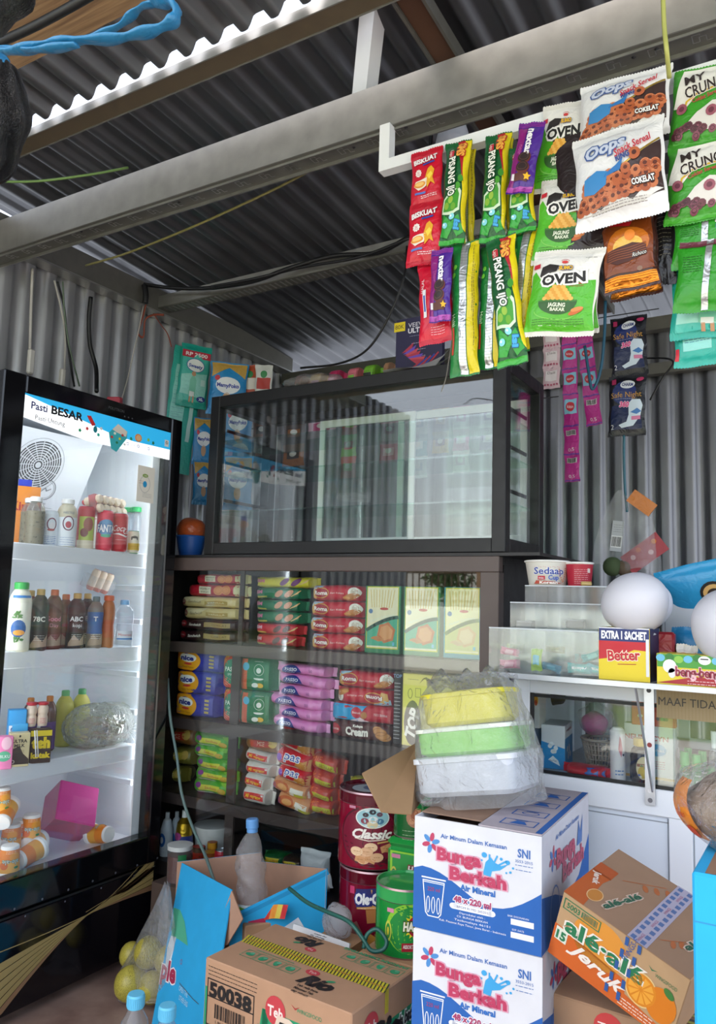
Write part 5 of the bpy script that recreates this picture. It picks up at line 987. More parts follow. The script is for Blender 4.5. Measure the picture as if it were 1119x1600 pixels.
def oven(g, W, H, noframe=False):
    F, B = pw(g, W, H, W*.24, 'eceae6', pinch=.06)
    poly(g, F, [(-W*.5, -H*.44), (W*.5, -H*.44), (W*.47, H*.12), (W*.28, H*.10), (-W*.1, H*.10), (-W*.28, H*.08), (-W*.42, H*.24), (-W*.47, H*.20)], M('55b52c', 'b'), 1)
    rect(g, F, -W*.41, H*.30, W*.10, H*.055, M('c8283c'), 3, .1)
    poly(g, F, [(-W*.32, H*.28), (-W*.22, H*.31), (-W*.08, H*.29), (-W*.10, H*.22), (-W*.18, H*.20), (-W*.26, H*.13), (-W*.34, H*.17)], M('26211f'), 3)
    txt(g, F, 'SUMO', W*.03, H*.26, H*.045, M('e8b820'), 5, w=W*.2, bold=.05, ol=M('1a2a7a'), olw=.09, rot=.06); txt(g, F, 'OVEN', W*.02, H*.13, H*.115, M('1a1816'), 5, w=W*.62, bold=.04, rot=.10, ol=M('f4f2ee'), olw=.13)
    elps(g, F, 0, H*.33, W*.05, H*.018, M('d04040'), 3, 10); ring(g, F, 0, H*.345, W*.06, H*.02, .001, M('c03030'), 3, 14, 0, PI)
    txt(g, F, 'renyah', W*.22, H*.05, H*.02, M('b02030'), 3, w=W*.2); rect(g, F, W*.24, H*.075, W*.24, H*.014, M('b8283a'), 3)
    elps(g, F, -W*.02, -H*.13, W*.29, H*.15, M('2f5c26'), 3, 24, 0, PI, 2*PI); rect(g, F, -W*.02, -H*.125, W*.58, H*.02, M('3f7a30'), 4)
    for row in range(5):
        for q in range(7-row): elps(g, F, -W*.02+(q-(6-row)/2)*W*.066, -H*.10+row*H*.032, W*.038, H*.024, M('e0a03a' if (q+row) % 2 else 'eeb858'), 5+row*.5, 8)
    txt(g, F, 'JAGUNG', -W*.02, -H*.175, H*.042, M('e8f0da'), 6, w=W*.26, bold=.04); txt(g, F, 'BAKAR', 0, -H*.225, H*.036, M('dfe8cf'), 6, w=W*.22, bold=.04)
    elps(g, F, W*.27, -H*.25, W*.11, H*.028, M('c8662a'), 6, 14, .35); elps(g, F, W*.29, -H*.225, W*.09, H*.024, M('dd8a4a'), 7, 14, .2); ring(g, F, -W*.02, -H*.23, W*.34, H*.11, .0025, M('7ac850'), 3, 24, PI*1.02, PI*1.9)
    lines(g, F, 0, -H*.33, W*.76, 3, H*.025, M('3a7a28'), 3, .0014); crimp(g, F, W, H, M('d8d6d2', 'b')); rect(g, F, 0, -H*.425, W*.97, H*.05, M('5ab830', 'b'), 2); lines(g, F, W*.36, H*.38, W*.16, 1, .01, M('8a8a8a'), 3, .001)
def rings_bag(g, W, H):
    F, B = pw(g, W, H, W*.26, 'e9e9ec', '2e2426', pinch=.05)
    poly(g, F, [(-W*.08, -H*.04), (W*.12, H*.05), (W*.30, H*.15), (W*.47, H*.23), (W*.475, -H*.30), (W*.15, -H*.36), (-W*.2, -H*.36), (-W*.46, -H*.34), (-W*.44, -H*.2), (-W*.2, -H*.0)], M('3d2c2c', 'b'), 1)
    line(g, F, [(-W*.08, -H*.03), (W*.12, H*.06), (W*.30, H*.16), (W*.46, H*.24)], .004, M('c8a850', 'f'), 2)
    poly(g, F, [(-W*.48, -H*.36), (-W*.36, -H*.30), (-W*.2, -H*.36), (0, -H*.26), (W*.15, -H*.34), (W*.3, -H*.22), (W*.47, -H*.28), (W*.2, -H*.38), (-W*.2, -H*.38), (-W*.46, -H*.38)], M('dfdcda', 'b'), 3)
    for a, b, r_, n_, st_ in ((W*.08, -H*.0, W*.0, 0, 0),): pass
    rd = random.Random(3)
    for q in range(5): elps(g, F, W*(.02+.07*q), H*(-.02+.03*math.sin(q*2)), W*.012, H*.03, M('e8e4e0'), 3, 8, q)
    rw = (12, 12, 10, 8, 4)
    for row, n_ in enumerate(rw):
        for q in range(n_):
            x = -W*.43+row*W*.035+q*W*.90/(n_+.5)+rd.uniform(-.008, .008)*W*2; z = -H*.32+row*H*.072+q*H*.010+rd.uniform(-1, 1)*H*.012
            elps(g, F, x, z, W*.058, H*.058, M(('b5613a', 'a8552f', 'c4744a')[(q+row) % 3]), 5+row*.6, 12); elps(g, F, x, z+H*.006, W*.024, H*.022, M('5e2a1a'), 5.3+row*.6, 8); ring(g, F, x, z, W*.052, H*.052, .0016, M('d48a60'), 5.4+row*.6, 10, .6, 2.6)
    elps(g, F, W*.20, H*.12, W*.065, H*.065, M('b5613a'), 6, 14); elps(g, F, W*.20, H*.125, W*.026, H*.026, M('4e221a'), 6.4, 10); poly(g, F, [(W*.25, -H*.0), (W*.34, H*.04), (W*.44, -H*.02), (W*.38, -H*.06)], M('e8c8c0'), 4)
    poly(g, F, [(-W*.38, -H*.18), (-W*.36, -H*.02), (-W*.22, H*.04), (-W*.10, -H*.0), (-W*.12, -H*.14), (-W*.26, -H*.2)], M('3a86c4'), 8.5); poly(g, F, [(-W*.14, -H*.06), (W*.04, -H*.02), (W*.08, H*.1), (-W*.0, H*.04), (-W*.12, -H*.02)], M('2f74b8'), 8.6)
    txt(g, F, 'Oops', -W*.12, H*.27, H*.12, M('c8d0e4'), 6, w=W*.44, shear=.2, bold=.04, ol=M('44609c'), olw=.08, rot=.1); txt(g, F, 'Snack Sereal', W*.18, H*.22, H*.08, M('c22a3c'), 7, w=W*.42, shear=.3, rot=.32, bold=.02); txt(g, F, 'RING', W*.07, H*.12, H*.06, M('30488c'), 6, w=W*.15, bold=.05, rot=.2)
    txt(g, F, 'COKELAT', W*.28, -H*.17, H*.062, M('f2f0ee'), 9, w=W*.24, bold=.04, rot=.06, ol=M('2a1c1c'), olw=.12); lines(g, F, 0, -H*.34, W*.6, 3, H*.025, M('8a8280'), 8.5, .0015, rot=.04)
def wafer(g, W, H):
    F, B = pw(g, W, H, W*.26, '3c1a10', pinch=.06); rect(g, F, 0, H*.06, W*.92, H*.72, M('7a3a14', 'b'), 1); elps(g, F, 0, H*.05, W*.40, H*.22, M('c06a1c', 'b'), 2); elps(g, F, .0, H*.03, W*.28, H*.13, M('e8b850', 'b'), 3)
    poly(g, F, [(-W*.36, H*.44), (W*.2, H*.44), (W*.06, H*.28), (-W*.3, H*.32)], M('c81e28'), 3); txt(g, F, 'Richoco', -W*.06, H*.37, H*.06, M('f4f0ec'), 5, w=W*.4, bold=.05, rot=.05); elps(g, F, W*.06, H*.16, W*.10, H*.07, M('e8862a'), 5)
    poly(g, F, [(-W*.4, -H*.12), (-W*.38, 0), (W*.1, H*.06), (W*.34, H*.0), (W*.36, -H*.12), (-W*.2, -H*.20)], M('4a1e12'), 4)
    for q in range(5): line(g, F, [(-W*.36, -H*.02-q*H*.03), (W*.34, H*.02-q*H*.03)], .0018, M('8a4a2a'), 5)
    txt(g, F, 'Richoco', W*.22, -H*.10, H*.05, M('f0eee8'), 6, w=W*.26, shear=.2, ol=M('241410'), olw=.12); rect(g, F, 0, -H*.40, W*.96, H*.14, M('d8842a', 'f'), 2)
    for q in range(5): rect(g, F, 0, -H*.345-q*H*.028, W*.95, .0012, M('8a4a14', 'f'), 3)
    elps(g, F, W*.2, -H*.28, W*.05, H*.03, M('8a6a58'), 3); 
def crunch(g, W, H):
    F, B = pw(g, W, H, W*.24, '3f9a2c', pinch=.05); poly(g, F, [(-W*.48, H*.0), (-W*.36, H*.48), (W*.48, H*.48), (W*.48, H*.20), (W*.1, H*.14), (-W*.15, H*.10), (-W*.3, -H*.05)], M('eceae4', 'b'), 1); line(g, F, [(-W*.3, -H*.05), (-W*.28, H*.04), (-W*.15, H*.12), (W*.1, H*.16), (W*.48, H*.22)], .004, M('d8b02a'), 3)
    txt(g, F, 'MY', -W*.18, H*.33, H*.12, M('2a1f1c'), 5, bold=.02, rot=.2, w=W*.28); txt(g, F, 'CRUNCH', W*.02, H*.20, H*.14, M('2a1f1c'), 6, bold=.02, rot=.22, w=W*.66, ol=M('f4f0ea'), olw=.03); txt(g, F, 'Coklat Sereal', W*.0, H*.07, H*.05, M('b8283c'), 6, w=W*.4, rot=.2, bold=.02)
    poly(g, F, [(-W*.1, -H*.1), (W*.1, -.0*H), (W*.3, -H*.02), (W*.46, H*.06), (W*.47, -H*.3), (W*.1, -H*.34), (-W*.3, -H*.30), (-W*.2, -H*.2)], M('dedad6'), 4)
    rd = random.Random(8)
    for q in range(16): a, b = rd.uniform(-.42, .44), rd.uniform(-.40, -.26); elps(g, F, W*a, H*b, W*.06, H*.045, M(('6a3340', '83465a', '5a2836')[q % 3]), 5+q*.05, 9, q); ring(g, F, W*a, H*b, W*.035, H*.026, .001, M('3a1820'), 6.2, 8)
    for a, b in ((.1, -.12), (-.34, -.05), (.28, .08), (.30, -.16)): elps(g, F, W*a, H*b, W*.08, H*.07, M('9a5565'), 6, 12, .4); elps(g, F, W*a, H*b, W*.04, H*.035, M('6a2f40'), 7, 10, .4)
    rect(g, F, 0, -H*.455, W*.97, H*.06, M('4aa632', 'b'), 2)
def crunch_back(g, W, H):
    F, B = pw(g, W, H, W*.24, '2f9426', pinch=.05); rect(g, F, -W*.02, 0, W*.10, H*.98, M('b9bcbd', 'f'), 2); rect(g, F, 0, H*.44, W*.95, H*.09, M('6a3340', 'b'), 1); lines(g, F, -W*.26, H*.25, W*.3, 7, H*.035, M('1a5a18'), 2, .0014); barcode(g, F, W*.25, H*.26, W*.22, H*.12); rect(g, F, W*.25, H*.12, W*.22, H*.08, M('4a80c0'), 2); elps(g, F, W*.3, -H*.15, W*.12, H*.09, M('efeae0'), 2); txt(g, F, 'HALAL', W*.3, -H*.15, H*.03, M('b02828'), 3, w=W*.14)
def diaper(g, W, H, up=True, logo='Sweety', sz='XL'):
    F, B = pw(g, W, H, W*.20, '22a294', pinch=.03); rect(g, F, 0, -H*.02, W*.86, H*.78, M('4abbae', 'b'), 1); poly(g, F, [(-W*.42, -H*.3), (W*.42, -H*.36), (W*.42, H*.05), (-W*.42, H*.0)], M('9adcd2', 'b'), 2)
    elps(g, F, 0, H*.16, W*.30, H*.11, M('f2f6f6'), 3); ring(g, F, 0, H*.16, W*.30, H*.11, .003, M('2a50a8'), 4, 24); txt(g, F, logo, 0, H*.15, H*.055, M('2a50a8'), 5, w=W*.46, bold=.03, shear=.15)
    poly(g, F, [(-W*.14, -H*.32), (-W*.13, -H*.08), (-W*.08, -H*.02), (W*.02, -H*.02), (W*.08, -H*.08), (W*.08, -H*.32)], M('7ac8b0'), 4); elps(g, F, -W*.03, H*.02, W*.07, H*.04, M('c89a78'), 5); rect(g, F, -W*.03, -H*.30, W*.16, H*.08, M('e6ecec'), 5); rect(g, F, -W*.08, -H*.38, W*.05, H*.10, M('c89a78'), 5); rect(g, F, W*.03, -H*.38, W*.05, H*.10, M('c89a78'), 5)
    elps(g, F, W*.30, -H*.36, W*.15, H*.045, M('2a3f94'), 5); txt(g, F, sz, W*.30, -H*.36, H*.04, M('f4f6fa'), 6, bold=.05); rect(g, F, W*.3, -H*.1, W*.14, H*.1, M('c8e8e4'), 4)
def rp(g, W, H):
    diaper(g, W, H); F = flat((0, -W*.085, 0), (1, 0, 0), (0, 0, 1)); rect(g, F, 0, H*.335, W*.92, H*.11, M('b81e3a'), 4); txt(g, F, 'RP 2500', 0, H*.335, H*.055, M('f0e8ea'), 6, w=W*.7, bold=.03)
def diaper_back(g, W, H):
    F, B = pw(g, W, H, W*.2, '2aa89a', pinch=.03); rect(g, F, -W*.16, H*.05, W*.42, H*.6, M('8ad2ca', 'b'), 1); lines(g, F, -W*.16, H*.28, W*.36, 12, H*.035, M('2a6a88'), 2, .0012); rect(g, F, W*.28, 0, W*.12, H*.5, M('bfe4e0'), 2); rect(g, F, -W*.46, -H*.3, W*.06, H*.2, M('c8283c'), 2)
grp = 'snack packs hanging from the white rail'
hang('biscuit_pouch', 664, 365, 54, 96, YH+.0, biskuat, 'red biscuit pouch hanging directly below the uppermost red one on the rail', 'snack', grp, .05)
hang('biscuit_pouch', 667, 279, 50, 88, YH+.008, biskuat, 'red biscuit pouch hanging highest at the left end of the white rail', 'snack', grp)
hang('biscuit_pouch', 681, 472, 54, 128, YH+.01, biskuat_back, 'red biscuit pouch turned back to front behind the lower purple pack', 'snack', grp, -.04)
hang('cookie_pack', 689, 446, 34, 112, YH-.022, nextar, 'narrow purple cookie pack hanging in front of the lowest red pouch', 'snack', grp, .02)
hang('wafer_stick_pack', 731, 306, 24, 160, YH+.045, pisang_back, 'yellow and green snack stick pack hanging behind the leftmost upper green one', 'snack', grp)
hang('wafer_stick_pack', 712, 302, 42, 158, YH, pisang, 'green snack stick pack with lettering, upper one beside the red pouches', 'snack', grp, .06)
hang('wafer_stick_pack', 727, 482, 46, 208, YH+.01, pisang_back, 'green, silver and yellow back of a long snack pack, lowest on the left column', 'snack', grp)
hang('wafer_stick_pack', 790, 290, 26, 158, YH+.045, pisang_back, 'yellow snack pack back showing behind the middle upper green stick pack', 'snack', grp)
hang('wafer_stick_pack', 774, 294, 42, 166, YH, pisang, 'green snack stick pack with lettering, upper one in the middle column', 'snack', grp, .05)
hang('wafer_stick_pack', 770, 480, 46, 190, YH+.035, pisang_back, 'silver-seamed green snack pack hanging behind the tilted lettered one', 'snack', grp, .05)
hang('wafer_stick_pack', 792, 470, 48, 204, YH-.02, pisang, 'green snack stick pack tilted to the right, lowest in the middle column', 'snack', grp, -.11)
hang('wafer_stick_pack', 815, 296, 44, 136, YH+.0, pisang, 'green snack stick pack hanging partly behind the upper purple cookie pack', 'snack', grp, -.02)
hang('cookie_pack', 822, 247, 42, 106, YH-.035, nextar, 'purple cookie pack hanging upper right of the green stick packs', 'snack', grp, .20)
hang('wafer_stick_pack', 815, 452, 44, 190, YH+.015, pisang_back, 'green and yellow back of a snack pack next to the lowest green corn snack', 'snack', grp, .10)
hang('corn_snack_bag', 905, 462, 62, 120, YH+.05, oven, 'white-edged corn snack bag half hidden behind the lowest green one', 'snack', grp, .02)
hang('corn_snack_bag', 880, 230, 84, 134, YH+.012, oven, 'green and white corn snack bag, topmost of three, beside the purple pack', 'snack', grp, .15)
hang('corn_snack_bag', 886, 345, 100, 130, YH+.0, oven, 'green and white corn snack bag, middle of three, left edge of the ring cereal bag', 'snack', grp, .13)
hang('corn_snack_bag', 880, 458, 112, 132, YH-.02, oven, 'green and white corn snack bag, lowest of three and fully visible', 'snack', grp, .15)
hang('ring_cereal_bag', 975, 172, 146, 104, YH-.02, rings_bag, 'white and brown ring cereal bag folded back above the large one', 'snack', grp, .04)
hang('ring_cereal_bag', 968, 274, 146, 148, YH-.06, rings_bag, 'large white and brown chocolate ring cereal bag, the most prominent hanging bag', 'snack', grp, -.04)
hang('ring_cereal_bag', 940, 300, 150, 210, YH-.005, lambda g, W, H: pw(g, W, H, W*.15, '2a2022'), 'dark brown back of a bag behind the ring cereal bags', 'snack', grp, -.04)
hang('chocolate_wafer_pack', 990, 405, 82, 120, YH+.02, wafer, 'brown and orange chocolate wafer pack, rear one with only its gold hem showing', 'snack', grp, -.05)
hang('chocolate_wafer_pack', 983, 392, 88, 122, YH-.01, wafer, 'brown and orange chocolate wafer pack hanging in front below the ring cereal bag', 'snack', grp, -.05)
hang('dark_snack_pack', 1036, 380, 40, 130, YH+.03, lambda g, W, H: (lambda FB: lines(g, FB[0], 0, H*.3, W*.7, 10, H*.05, M('6a6458'), 2, .0015))(pw(g, W, H, W*.2, '1c1a1c')), 'black back of a snack pack between the wafer and the green cereal bags', 'snack', grp)
hang('cereal_bag', 1104, 166, 116, 124, YH, crunch, 'green and white chocolate cereal bag, topmost at the right edge', 'snack', grp, .10)
hang('cereal_bag', 1100, 284, 122, 122, YH-.015, crunch, 'green and white chocolate cereal bag hanging below the first at the right edge', 'snack', grp, .06)
hang('cereal_bag', 1105, 372, 110, 90, YH+.005, crunch_back, 'green back of a cereal bag with silver seam, upper of two', 'snack', grp, .06)
hang('cereal_bag', 1108, 430, 108, 112, YH-.01, crunch_back, 'green back of a cereal bag with silver seam, lower of two', 'snack', grp, .10)
hang('diaper_pack', 1112, 470, 130, 112, YH+.04, diaper, 'turquoise diaper pack hanging behind the green cereal bags', 'diapers', grp, .05)
hang('diaper_pack', 1108, 524, 112, 92, YH+.06, diaper_back, 'turquoise back of a diaper pack, lowest at the right edge', 'diapers', grp, .02)
# ---- items hanging at the back right
YS = 2.93
def sachets(name, cx, tops, wp, Y, fn, label, group, tilt=0.0):
    p0 = at(cx, tops[0], Y=Y); t = thing(name, label, 'sachets', p0, (0, tilt, 0), group)
    for i in range(len(tops)-1):
        a = at(cx, tops[i], Y=Y); b = at(cx, tops[i+1], Y=Y); H = a.z-b.z; W = at(cx+wp/2, tops[i], Y=Y).x-at(cx-wp/2, tops[i], Y=Y).x
        g = G(); fn(g, W, H, i); g.build('sachet', t, (0, 0, -(p0.z-(a.z+b.z)/2)))
    return t
def s_pink(labels):
    def f(g, W, H, i):
        F, B = pillow(g, W, H*.99, .008, M('b8288a', 'b'), None, .006, 8, 8, i)
        if i in labels: rect(g, F, 0, H*.14, W*.86, H*.46, M('8ac4dc'), 2); elps(g, F, 0, H*.14, W*.30, H*.15, M('c02838'), 3); txt(g, F, 'kitin', 0, H*.14, H*.10, M('f0e4ea'), 4, w=W*.4)
        else: barcode(g, F, 0, H*.30, W*.6, H*.16, bgc='dcd6dc'); txt(g, F, '0.5', 0, -H*.3, H*.12, M('f0dcec'), 3, w=W*.4)
        rect(g, F, 0, -H*.46, W, H*.05, M('6a3a9a', 'b'), 2)
    return f
def s_rose(g, W, H, i):
    F, B = pillow(g, W, H*.99, .008, M('d6b8c0', 'b'), None, .006, 8, 8, i+3); rect(g, F, 0, H*.1, W*.7, H*.5, M('e8dfe0'), 2); txt(g, F, 'Daia', 0, H*.25, H*.13, M('8a7a7a'), 3, w=W*.5, shear=.2)
    for q in range(5): star(g, F, (q-2)*W*.18, -H*.33, W*.08, M('b04a68'), 3, 5)
sachets('sachet_strip', 862, (516, 545, 575, 607), 27, YS, s_rose, 'short strip of pale pink and white sachets beside the black case', 'sachet strips on the right back wall')
sachets('sachet_strip', 889, (500, 540, 578, 618, 668, 712, 753), 24, YS, s_pink((0, 1, 2, 3)), 'longest strip of magenta sachets with light blue labels', 'sachet strips on the right back wall', -.02)
sachets('sachet_strip', 911, (502, 540, 578, 622, 667), 25, YS, s_pink((0, 1, 2)), 'shorter strip of magenta sachets slanting right next to the longest strip', 'sachet strips on the right back wall', -.10)
def pads(g, W, H):
    F, B = pillow(g, W, H, .03, M('12131c', 'b'), None, .01, 14, 16, int(W*1e4) % 9); elps(g, F, -W*.06, H*.2, W*.34, H*.2, M('1a2c6a', 'b'), 1); rect(g, F, 0, -H*.2, W*.84, H*.4, M('14224e', 'b'), 1)
    elps(g, F, W*.02, H*.34, W*.2, H*.07, M('dfe4ea'), 3, 18, .1); txt(g, F, 'CHARM', W*.02, H*.34, H*.055, M('2a3a7a'), 4, w=W*.3, bold=.03); txt(g, F, 'Safe Night', 0, H*.17, H*.09, M('c8963c'), 4, w=W*.84); lines(g, F, 0, H*.10, W*.6, 1, .01, M('b8c0d0'), 3); txt(g, F, '360', -W*.06, H*.01, H*.085, M('e0408a'), 4, w=W*.26, bold=.04, shear=.2, ol=M('f4dce8'))
    poly(g, F, [(W*.08, -H*.16), (W*.06, H*.02), (W*.16, H*.09), (W*.38, H*.08), (W*.44, -H*.02), (W*.40, -H*.2), (W*.2, -H*.34), (-W*.12, -H*.38), (-W*.2, -H*.33), (W*.02, -H*.28)], M('d2e2f0'), 3); poly(g, F, [(W*.12, -H*.12), (W*.3, -H*.06), (W*.42, -H*.12), (W*.3, -H*.16)], M('4a80c0'), 4); txt(g, F, '2', -W*.38, -H*.35, H*.08, M('e8e8ee'), 4)
    elps(g, F, W*.34, H*.42, W*.10, H*.035, M('c03a6a'), 3); rect(g, F, -W*.36, H*.40, W*.12, H*.09, M('b03060'), 3); rect(g, F, W*.28, -H*.22, W*.24, H*.06, M('d880a8'), 5)
hang('sanitary_pad_pack', 983, 541, 58, 92, YS-.02, pads, 'black sanitary pad pack hanging higher on the back wall', 'pads', 'black sanitary pad packs', -.02)
hang('sanitary_pad_pack', 980, 634, 60, 94, YS-.03, pads, 'black sanitary pad pack hanging lower, just beneath its twin', 'pads', 'black sanitary pad packs', .03)
# clear bag with orange header and red card
t = thing('hanging_bag', 'clear plastic bag with orange header and a red dotted card hanging by the wall', 'bag', at(985, 840, Y=2.9), (0, .12, 0))
d_ = .0023
g = G(); cloth(g, lambda u, v: ((u-.5)*.24*(1-.62*v**2)-.02*v, .02*math.sin(u*7)*(1-v)-.01, (v-.42)*.27+.01*math.sin(u*11)), 16, 12, MILKBAG); g.build('film', t)
g = G(); g.box((.03, -.02, .125), (.095, .006, .05), M('c8741e', 'b'), Matrix.Rotation(.55, 3, 'Y')); g.build('header', t, label='orange folded header')
g = G(); R_ = Matrix.Rotation(-.75, 3, 'Y'); g.box((.055, -.004, -.05), (.15, .004, .075), M('a8303c'), R_); F = S(lambda x, z, o: Vector((.055, -.006-o, -.05))+R_ @ Vector((x, 0, z)))
for a, b, c in ((-.04, .01, 'e0b0b0'), (.02, -.01, 'e0b0b0'), (.05, .015, 'd87a28'), (-.01, .022, 'c85a30')): elps(g, F, a, b, .009, .009, M(c), 1)
g.build('card', t, label='red card with pale dots')
g = G(); g.box((-.045, -.006, .0), (.04, .003, .11), M('b9bcc0')); F = flat((-.045, -.0076, 0), (1, 0, 0), (0, 0, 1)); barcode(g, F, 0, -.02, .034, .035); lines(g, F, 0, .04, .03, 4, .008, M('6a6a70'), 1); g.build('paper_label', t)
g = G(); g.sphere((-.05, 0, -.11), .035, M('4a5a3a', 'c'), 12, 8); g.sphere((-.01, .01, -.11), .03, M('6a5a48', 'c'), 12, 8); g.build('contents', t, kind='stuff')
# raffia and string pieces
def cord(name, pts, r, m, label, cat='string', n=6, flat_=1.0, parent=None, sub=8):
    g = G(); g.tube(catmull(pts, sub), r, M(m) if isinstance(m, str) else m, n, True, flat_); return g.build(name, parent, label=label, cat=cat)
def px3(L): return [at(x, y, Y=Y) for x, y, Y in L]
cord('raffia_string', px3([(946, 470, 2.88), (944, 530, 2.88), (938, 580, 2.88), (926, 608, 2.88), (920, 580, 2.88), (914, 540, 2.89)]), .006, M('2a5f7a', 'p'), 'dark teal raffia loop hanging between the magenta strips and black packs', n=5, flat_=.4)
cord('raffia_string', px3([(975, 680, 2.9), (975, 720, 2.9), (977, 770, 2.9), (980, 800, 2.89)]), .005, M('3a6a7c', 'p'), 'teal raffia strand holding up the clear bag with orange header', n=5, flat_=.4)
cord('cable', px3([(1016, 625, 3.1), (1036, 590, 3.1), (1052, 568, 3.1), (1040, 560, 3.2), (1000, 560, 3.3)]), .0035, '1a1a1c', 'short black cable end hanging right of the black pad packs', 'cable')
# ---- strips seen through the case
cols = [('a8622a', '3a2418'), ('c83a78', 'e8b8cc'), ('8ac04a', 'd84030'), ('c8889a', 'e8e0e0'), ('3a2620', '8a4a2a'), ('b0283a', 'e0a0a8'), ('4a9aa8', 'd8e0e0'), ('d0a040', '7a3a20'), ('d060a0', 'f0d8e4'), ('7a4a90', 'd8c8e0')]
def s_gen(c):
    def f(g, W, H, i):
        F, B = pillow(g, W, H*.98, .01, M(c[i % 2], 'b'), None, .006, 6, 6, i); rect(g, F, 0, 0, W*.6, H*.35, M(c[(i+1) % 2]), 1); elps(g, F, 0, H*.05, W*.18, H*.12, M('e8e0d8'), 2)
    return f
names = ['brown coffee', 'pink and white', 'lime and red', 'dusty pink', 'dark brown', 'crimson', 'teal', 'mustard', 'bright pink', 'violet']
for k, (px, y0, n, wp) in enumerate(((462, 660, 2, 34), (505, 650, 1, 46), (548, 645, 3, 24), (352, 655, 3, 34), (412, 655, 2, 30), (610, 655, 2, 30), (655, 645, 3, 30), (690, 640, 2, 26), (722, 636, 3, 26), (765, 634, 2, 30))):
    sachets('sachet_strip', px, [y0-34+34*j for j in range(n+2)], wp, 2.98, s_gen(cols[k]), 'strip of %s sachets hanging behind the glass display case' % names[k], 'sachet strips behind the display case')
wr = [at(840, 512, Y=2.94), at(930, 498, Y=2.94), at(1030, 492, Y=2.94)]; wr = [Vector((-.98, 2.94, wr[1].z))]+[Vector((v.x, 2.94, wr[1].z)) for v in wr[1:]]
cord('wire_line', wr, .002, '1a1a1c', 'thin dark wire the magenta strips and black packs hang from', 'wire', sub=2)
cord('wire_line', [Vector((-2.7, 2.985, 2.145)), Vector((-1.8, 2.985, 2.14)), Vector((-.9, 2.985, 2.135))], .002, '1a1a1c', 'thin dark wire behind the case carrying the sachet strips', 'wire', sub=2)
# ---- left wall packs
YD = 2.80
hang('diaper_pack', 284, 640, 52, 200, YD-.02, diaper_back, 'long turquoise diaper pack hanging behind the priced one on the left', 'diapers', None, .10, .35, True)
hang('diaper_pack', 303, 588, 48, 100, YD, rp, 'turquoise diaper pack with red price band hanging beside the fridge', 'diapers', None, .06, .35, True)
def bluep(g, W, H):
    F, B = pw(g, W, H, W*.2, '2a8ac8'); poly(g, F, [(-W*.46, H*.2), (0, H*.4), (W*.46, H*.2), (W*.46, H*.48), (-W*.46, H*.48)], M('c8a050', 'b'), 1); elps(g, F, 0, H*.05, W*.34, H*.16, M('eef0f2'), 2); txt(g, F, 'MamyPoko', 0, H*.05, H*.07, M('2a40a0'), 3, w=W*.6, bold=.04); elps(g, F, -W*.3, H*.18, W*.07, H*.05, M('c83040'), 3); elps(g, F, .0, -H*.2, W*.12, H*.12, M('c8a080'), 2)
hang('diaper_pack', 356, 608, 60, 84, YD+.02, bluep, 'blue and gold diaper pack hanging left behind the case corner', 'diapers', 'blue diaper packs on the left wall', .05, .1, True)
for k, (y, h) in enumerate(((690, 74), (755, 68))): hang('diaper_pack', 318, y, 34, h, YD+.06, bluep, 'small blue diaper pack hanging between fridge and case, %s one' % ('upper', 'lower')[k], 'diapers', 'blue diaper packs on the left wall', .0, .3, True)
for k, (x_, c1, lb_) in enumerate(((390, 'c85a3a', 'orange and white pack behind the left top corner of the case'), (412, 'd8d8d4', 'white and red pack peeping over the top left edge of the case'))):
    hang('snack_pack', x_, 600, 28, 60, YD+.10, lambda g, W, H: (lambda FB: (rect(g, FB[0], 0, 0, W*.8, H*.3, M('b83a30' if k else 'e8e0d8'), 1), elps(g, FB[0], 0, H*.25, W*.2, H*.1, M('3a8a50'), 2)))(pw(g, W, H, W*.2, c1)), lb_, 'snack', None, 0, 0, True)
for k in range(2): hang('diaper_pack', 372, 665+90*k, 46, 84, YD+.02, bluep, 'blue pack seen through the left pane of the case, %s one' % ('upper', 'lower')[k], 'diapers', 'blue diaper packs on the left wall', .0, 0, True)
# orange ball and blue bowl
p = at(299, 838, Y=2.44); t = thing('blue_bowl', 'small blue plastic bowl with an orange wrapped bundle squeezed left of the case', 'bowl', (p.x, p.y, 1.478))
g = G(); g.lathe([(0, 0, M('1d56a8')), (.045, 0, M('1d56a8')), (.062, .08, M('2a68c0')), (.066, .085, M('2a68c0')), (.058, .08, M('1d56a8'))], 20); g.build('bowl', t)
g = G(); g.sphere((0, 0, .11), .062, M('b8562c', 'b'), 18, 12, (1, 1, .85), lambda q: q*(1+.05*math.sin(q.x*90)*math.cos(q.z*80))); g.build('bundle', t)
# ================================================================ cables, strings, lamp, bag overhead
cord('cable', px3([(640, 370, 2.52), (590, 395, 2.54), (520, 400, 2.54), (450, 420, 2.52), (395, 440, 2.52), (330, 450, 2.52), (270, 450, 2.50), (215, 443, 2.46), (175, 440, 2.42)]), .009, '121214', 'thick black cable running along the thin purlin to the left wall', 'cable', sub=5)
cord('cable', px3([(640, 372, 2.50), (560, 402, 2.53), (470, 418, 2.53), (395, 436, 2.50), (330, 448, 2.49)]), .006, '161618', 'second black cable twisted beside the thick one on the purlin', 'cable')
cord('cable', px3([(636, 385, 2.45), (632, 430, 2.40), (610, 490, 2.40), (575, 545, 2.42), (530, 568, 2.46), (470, 575, 2.5)]), .0045, '121214', 'black cable drooping from the red packs down to the case top', 'cable')
cord('cable', px3([(226, 446, 2.44), (228, 460, 2.44), (227, 474, 2.44)]), .014, '101012', 'black taped cable joint hanging under the left end of the cable', 'cable')
cord('raffia_string', px3([(228, 476, 2.43), (222, 500, 2.42), (216, 520, 2.42), (224, 526, 2.42), (227, 500, 2.42), (240, 492, 2.42), (256, 492, 2.42)]), .005, M('8a4230', 'p'), 'rust-red raffia bow tied under the black cable joint', flat_=.4)
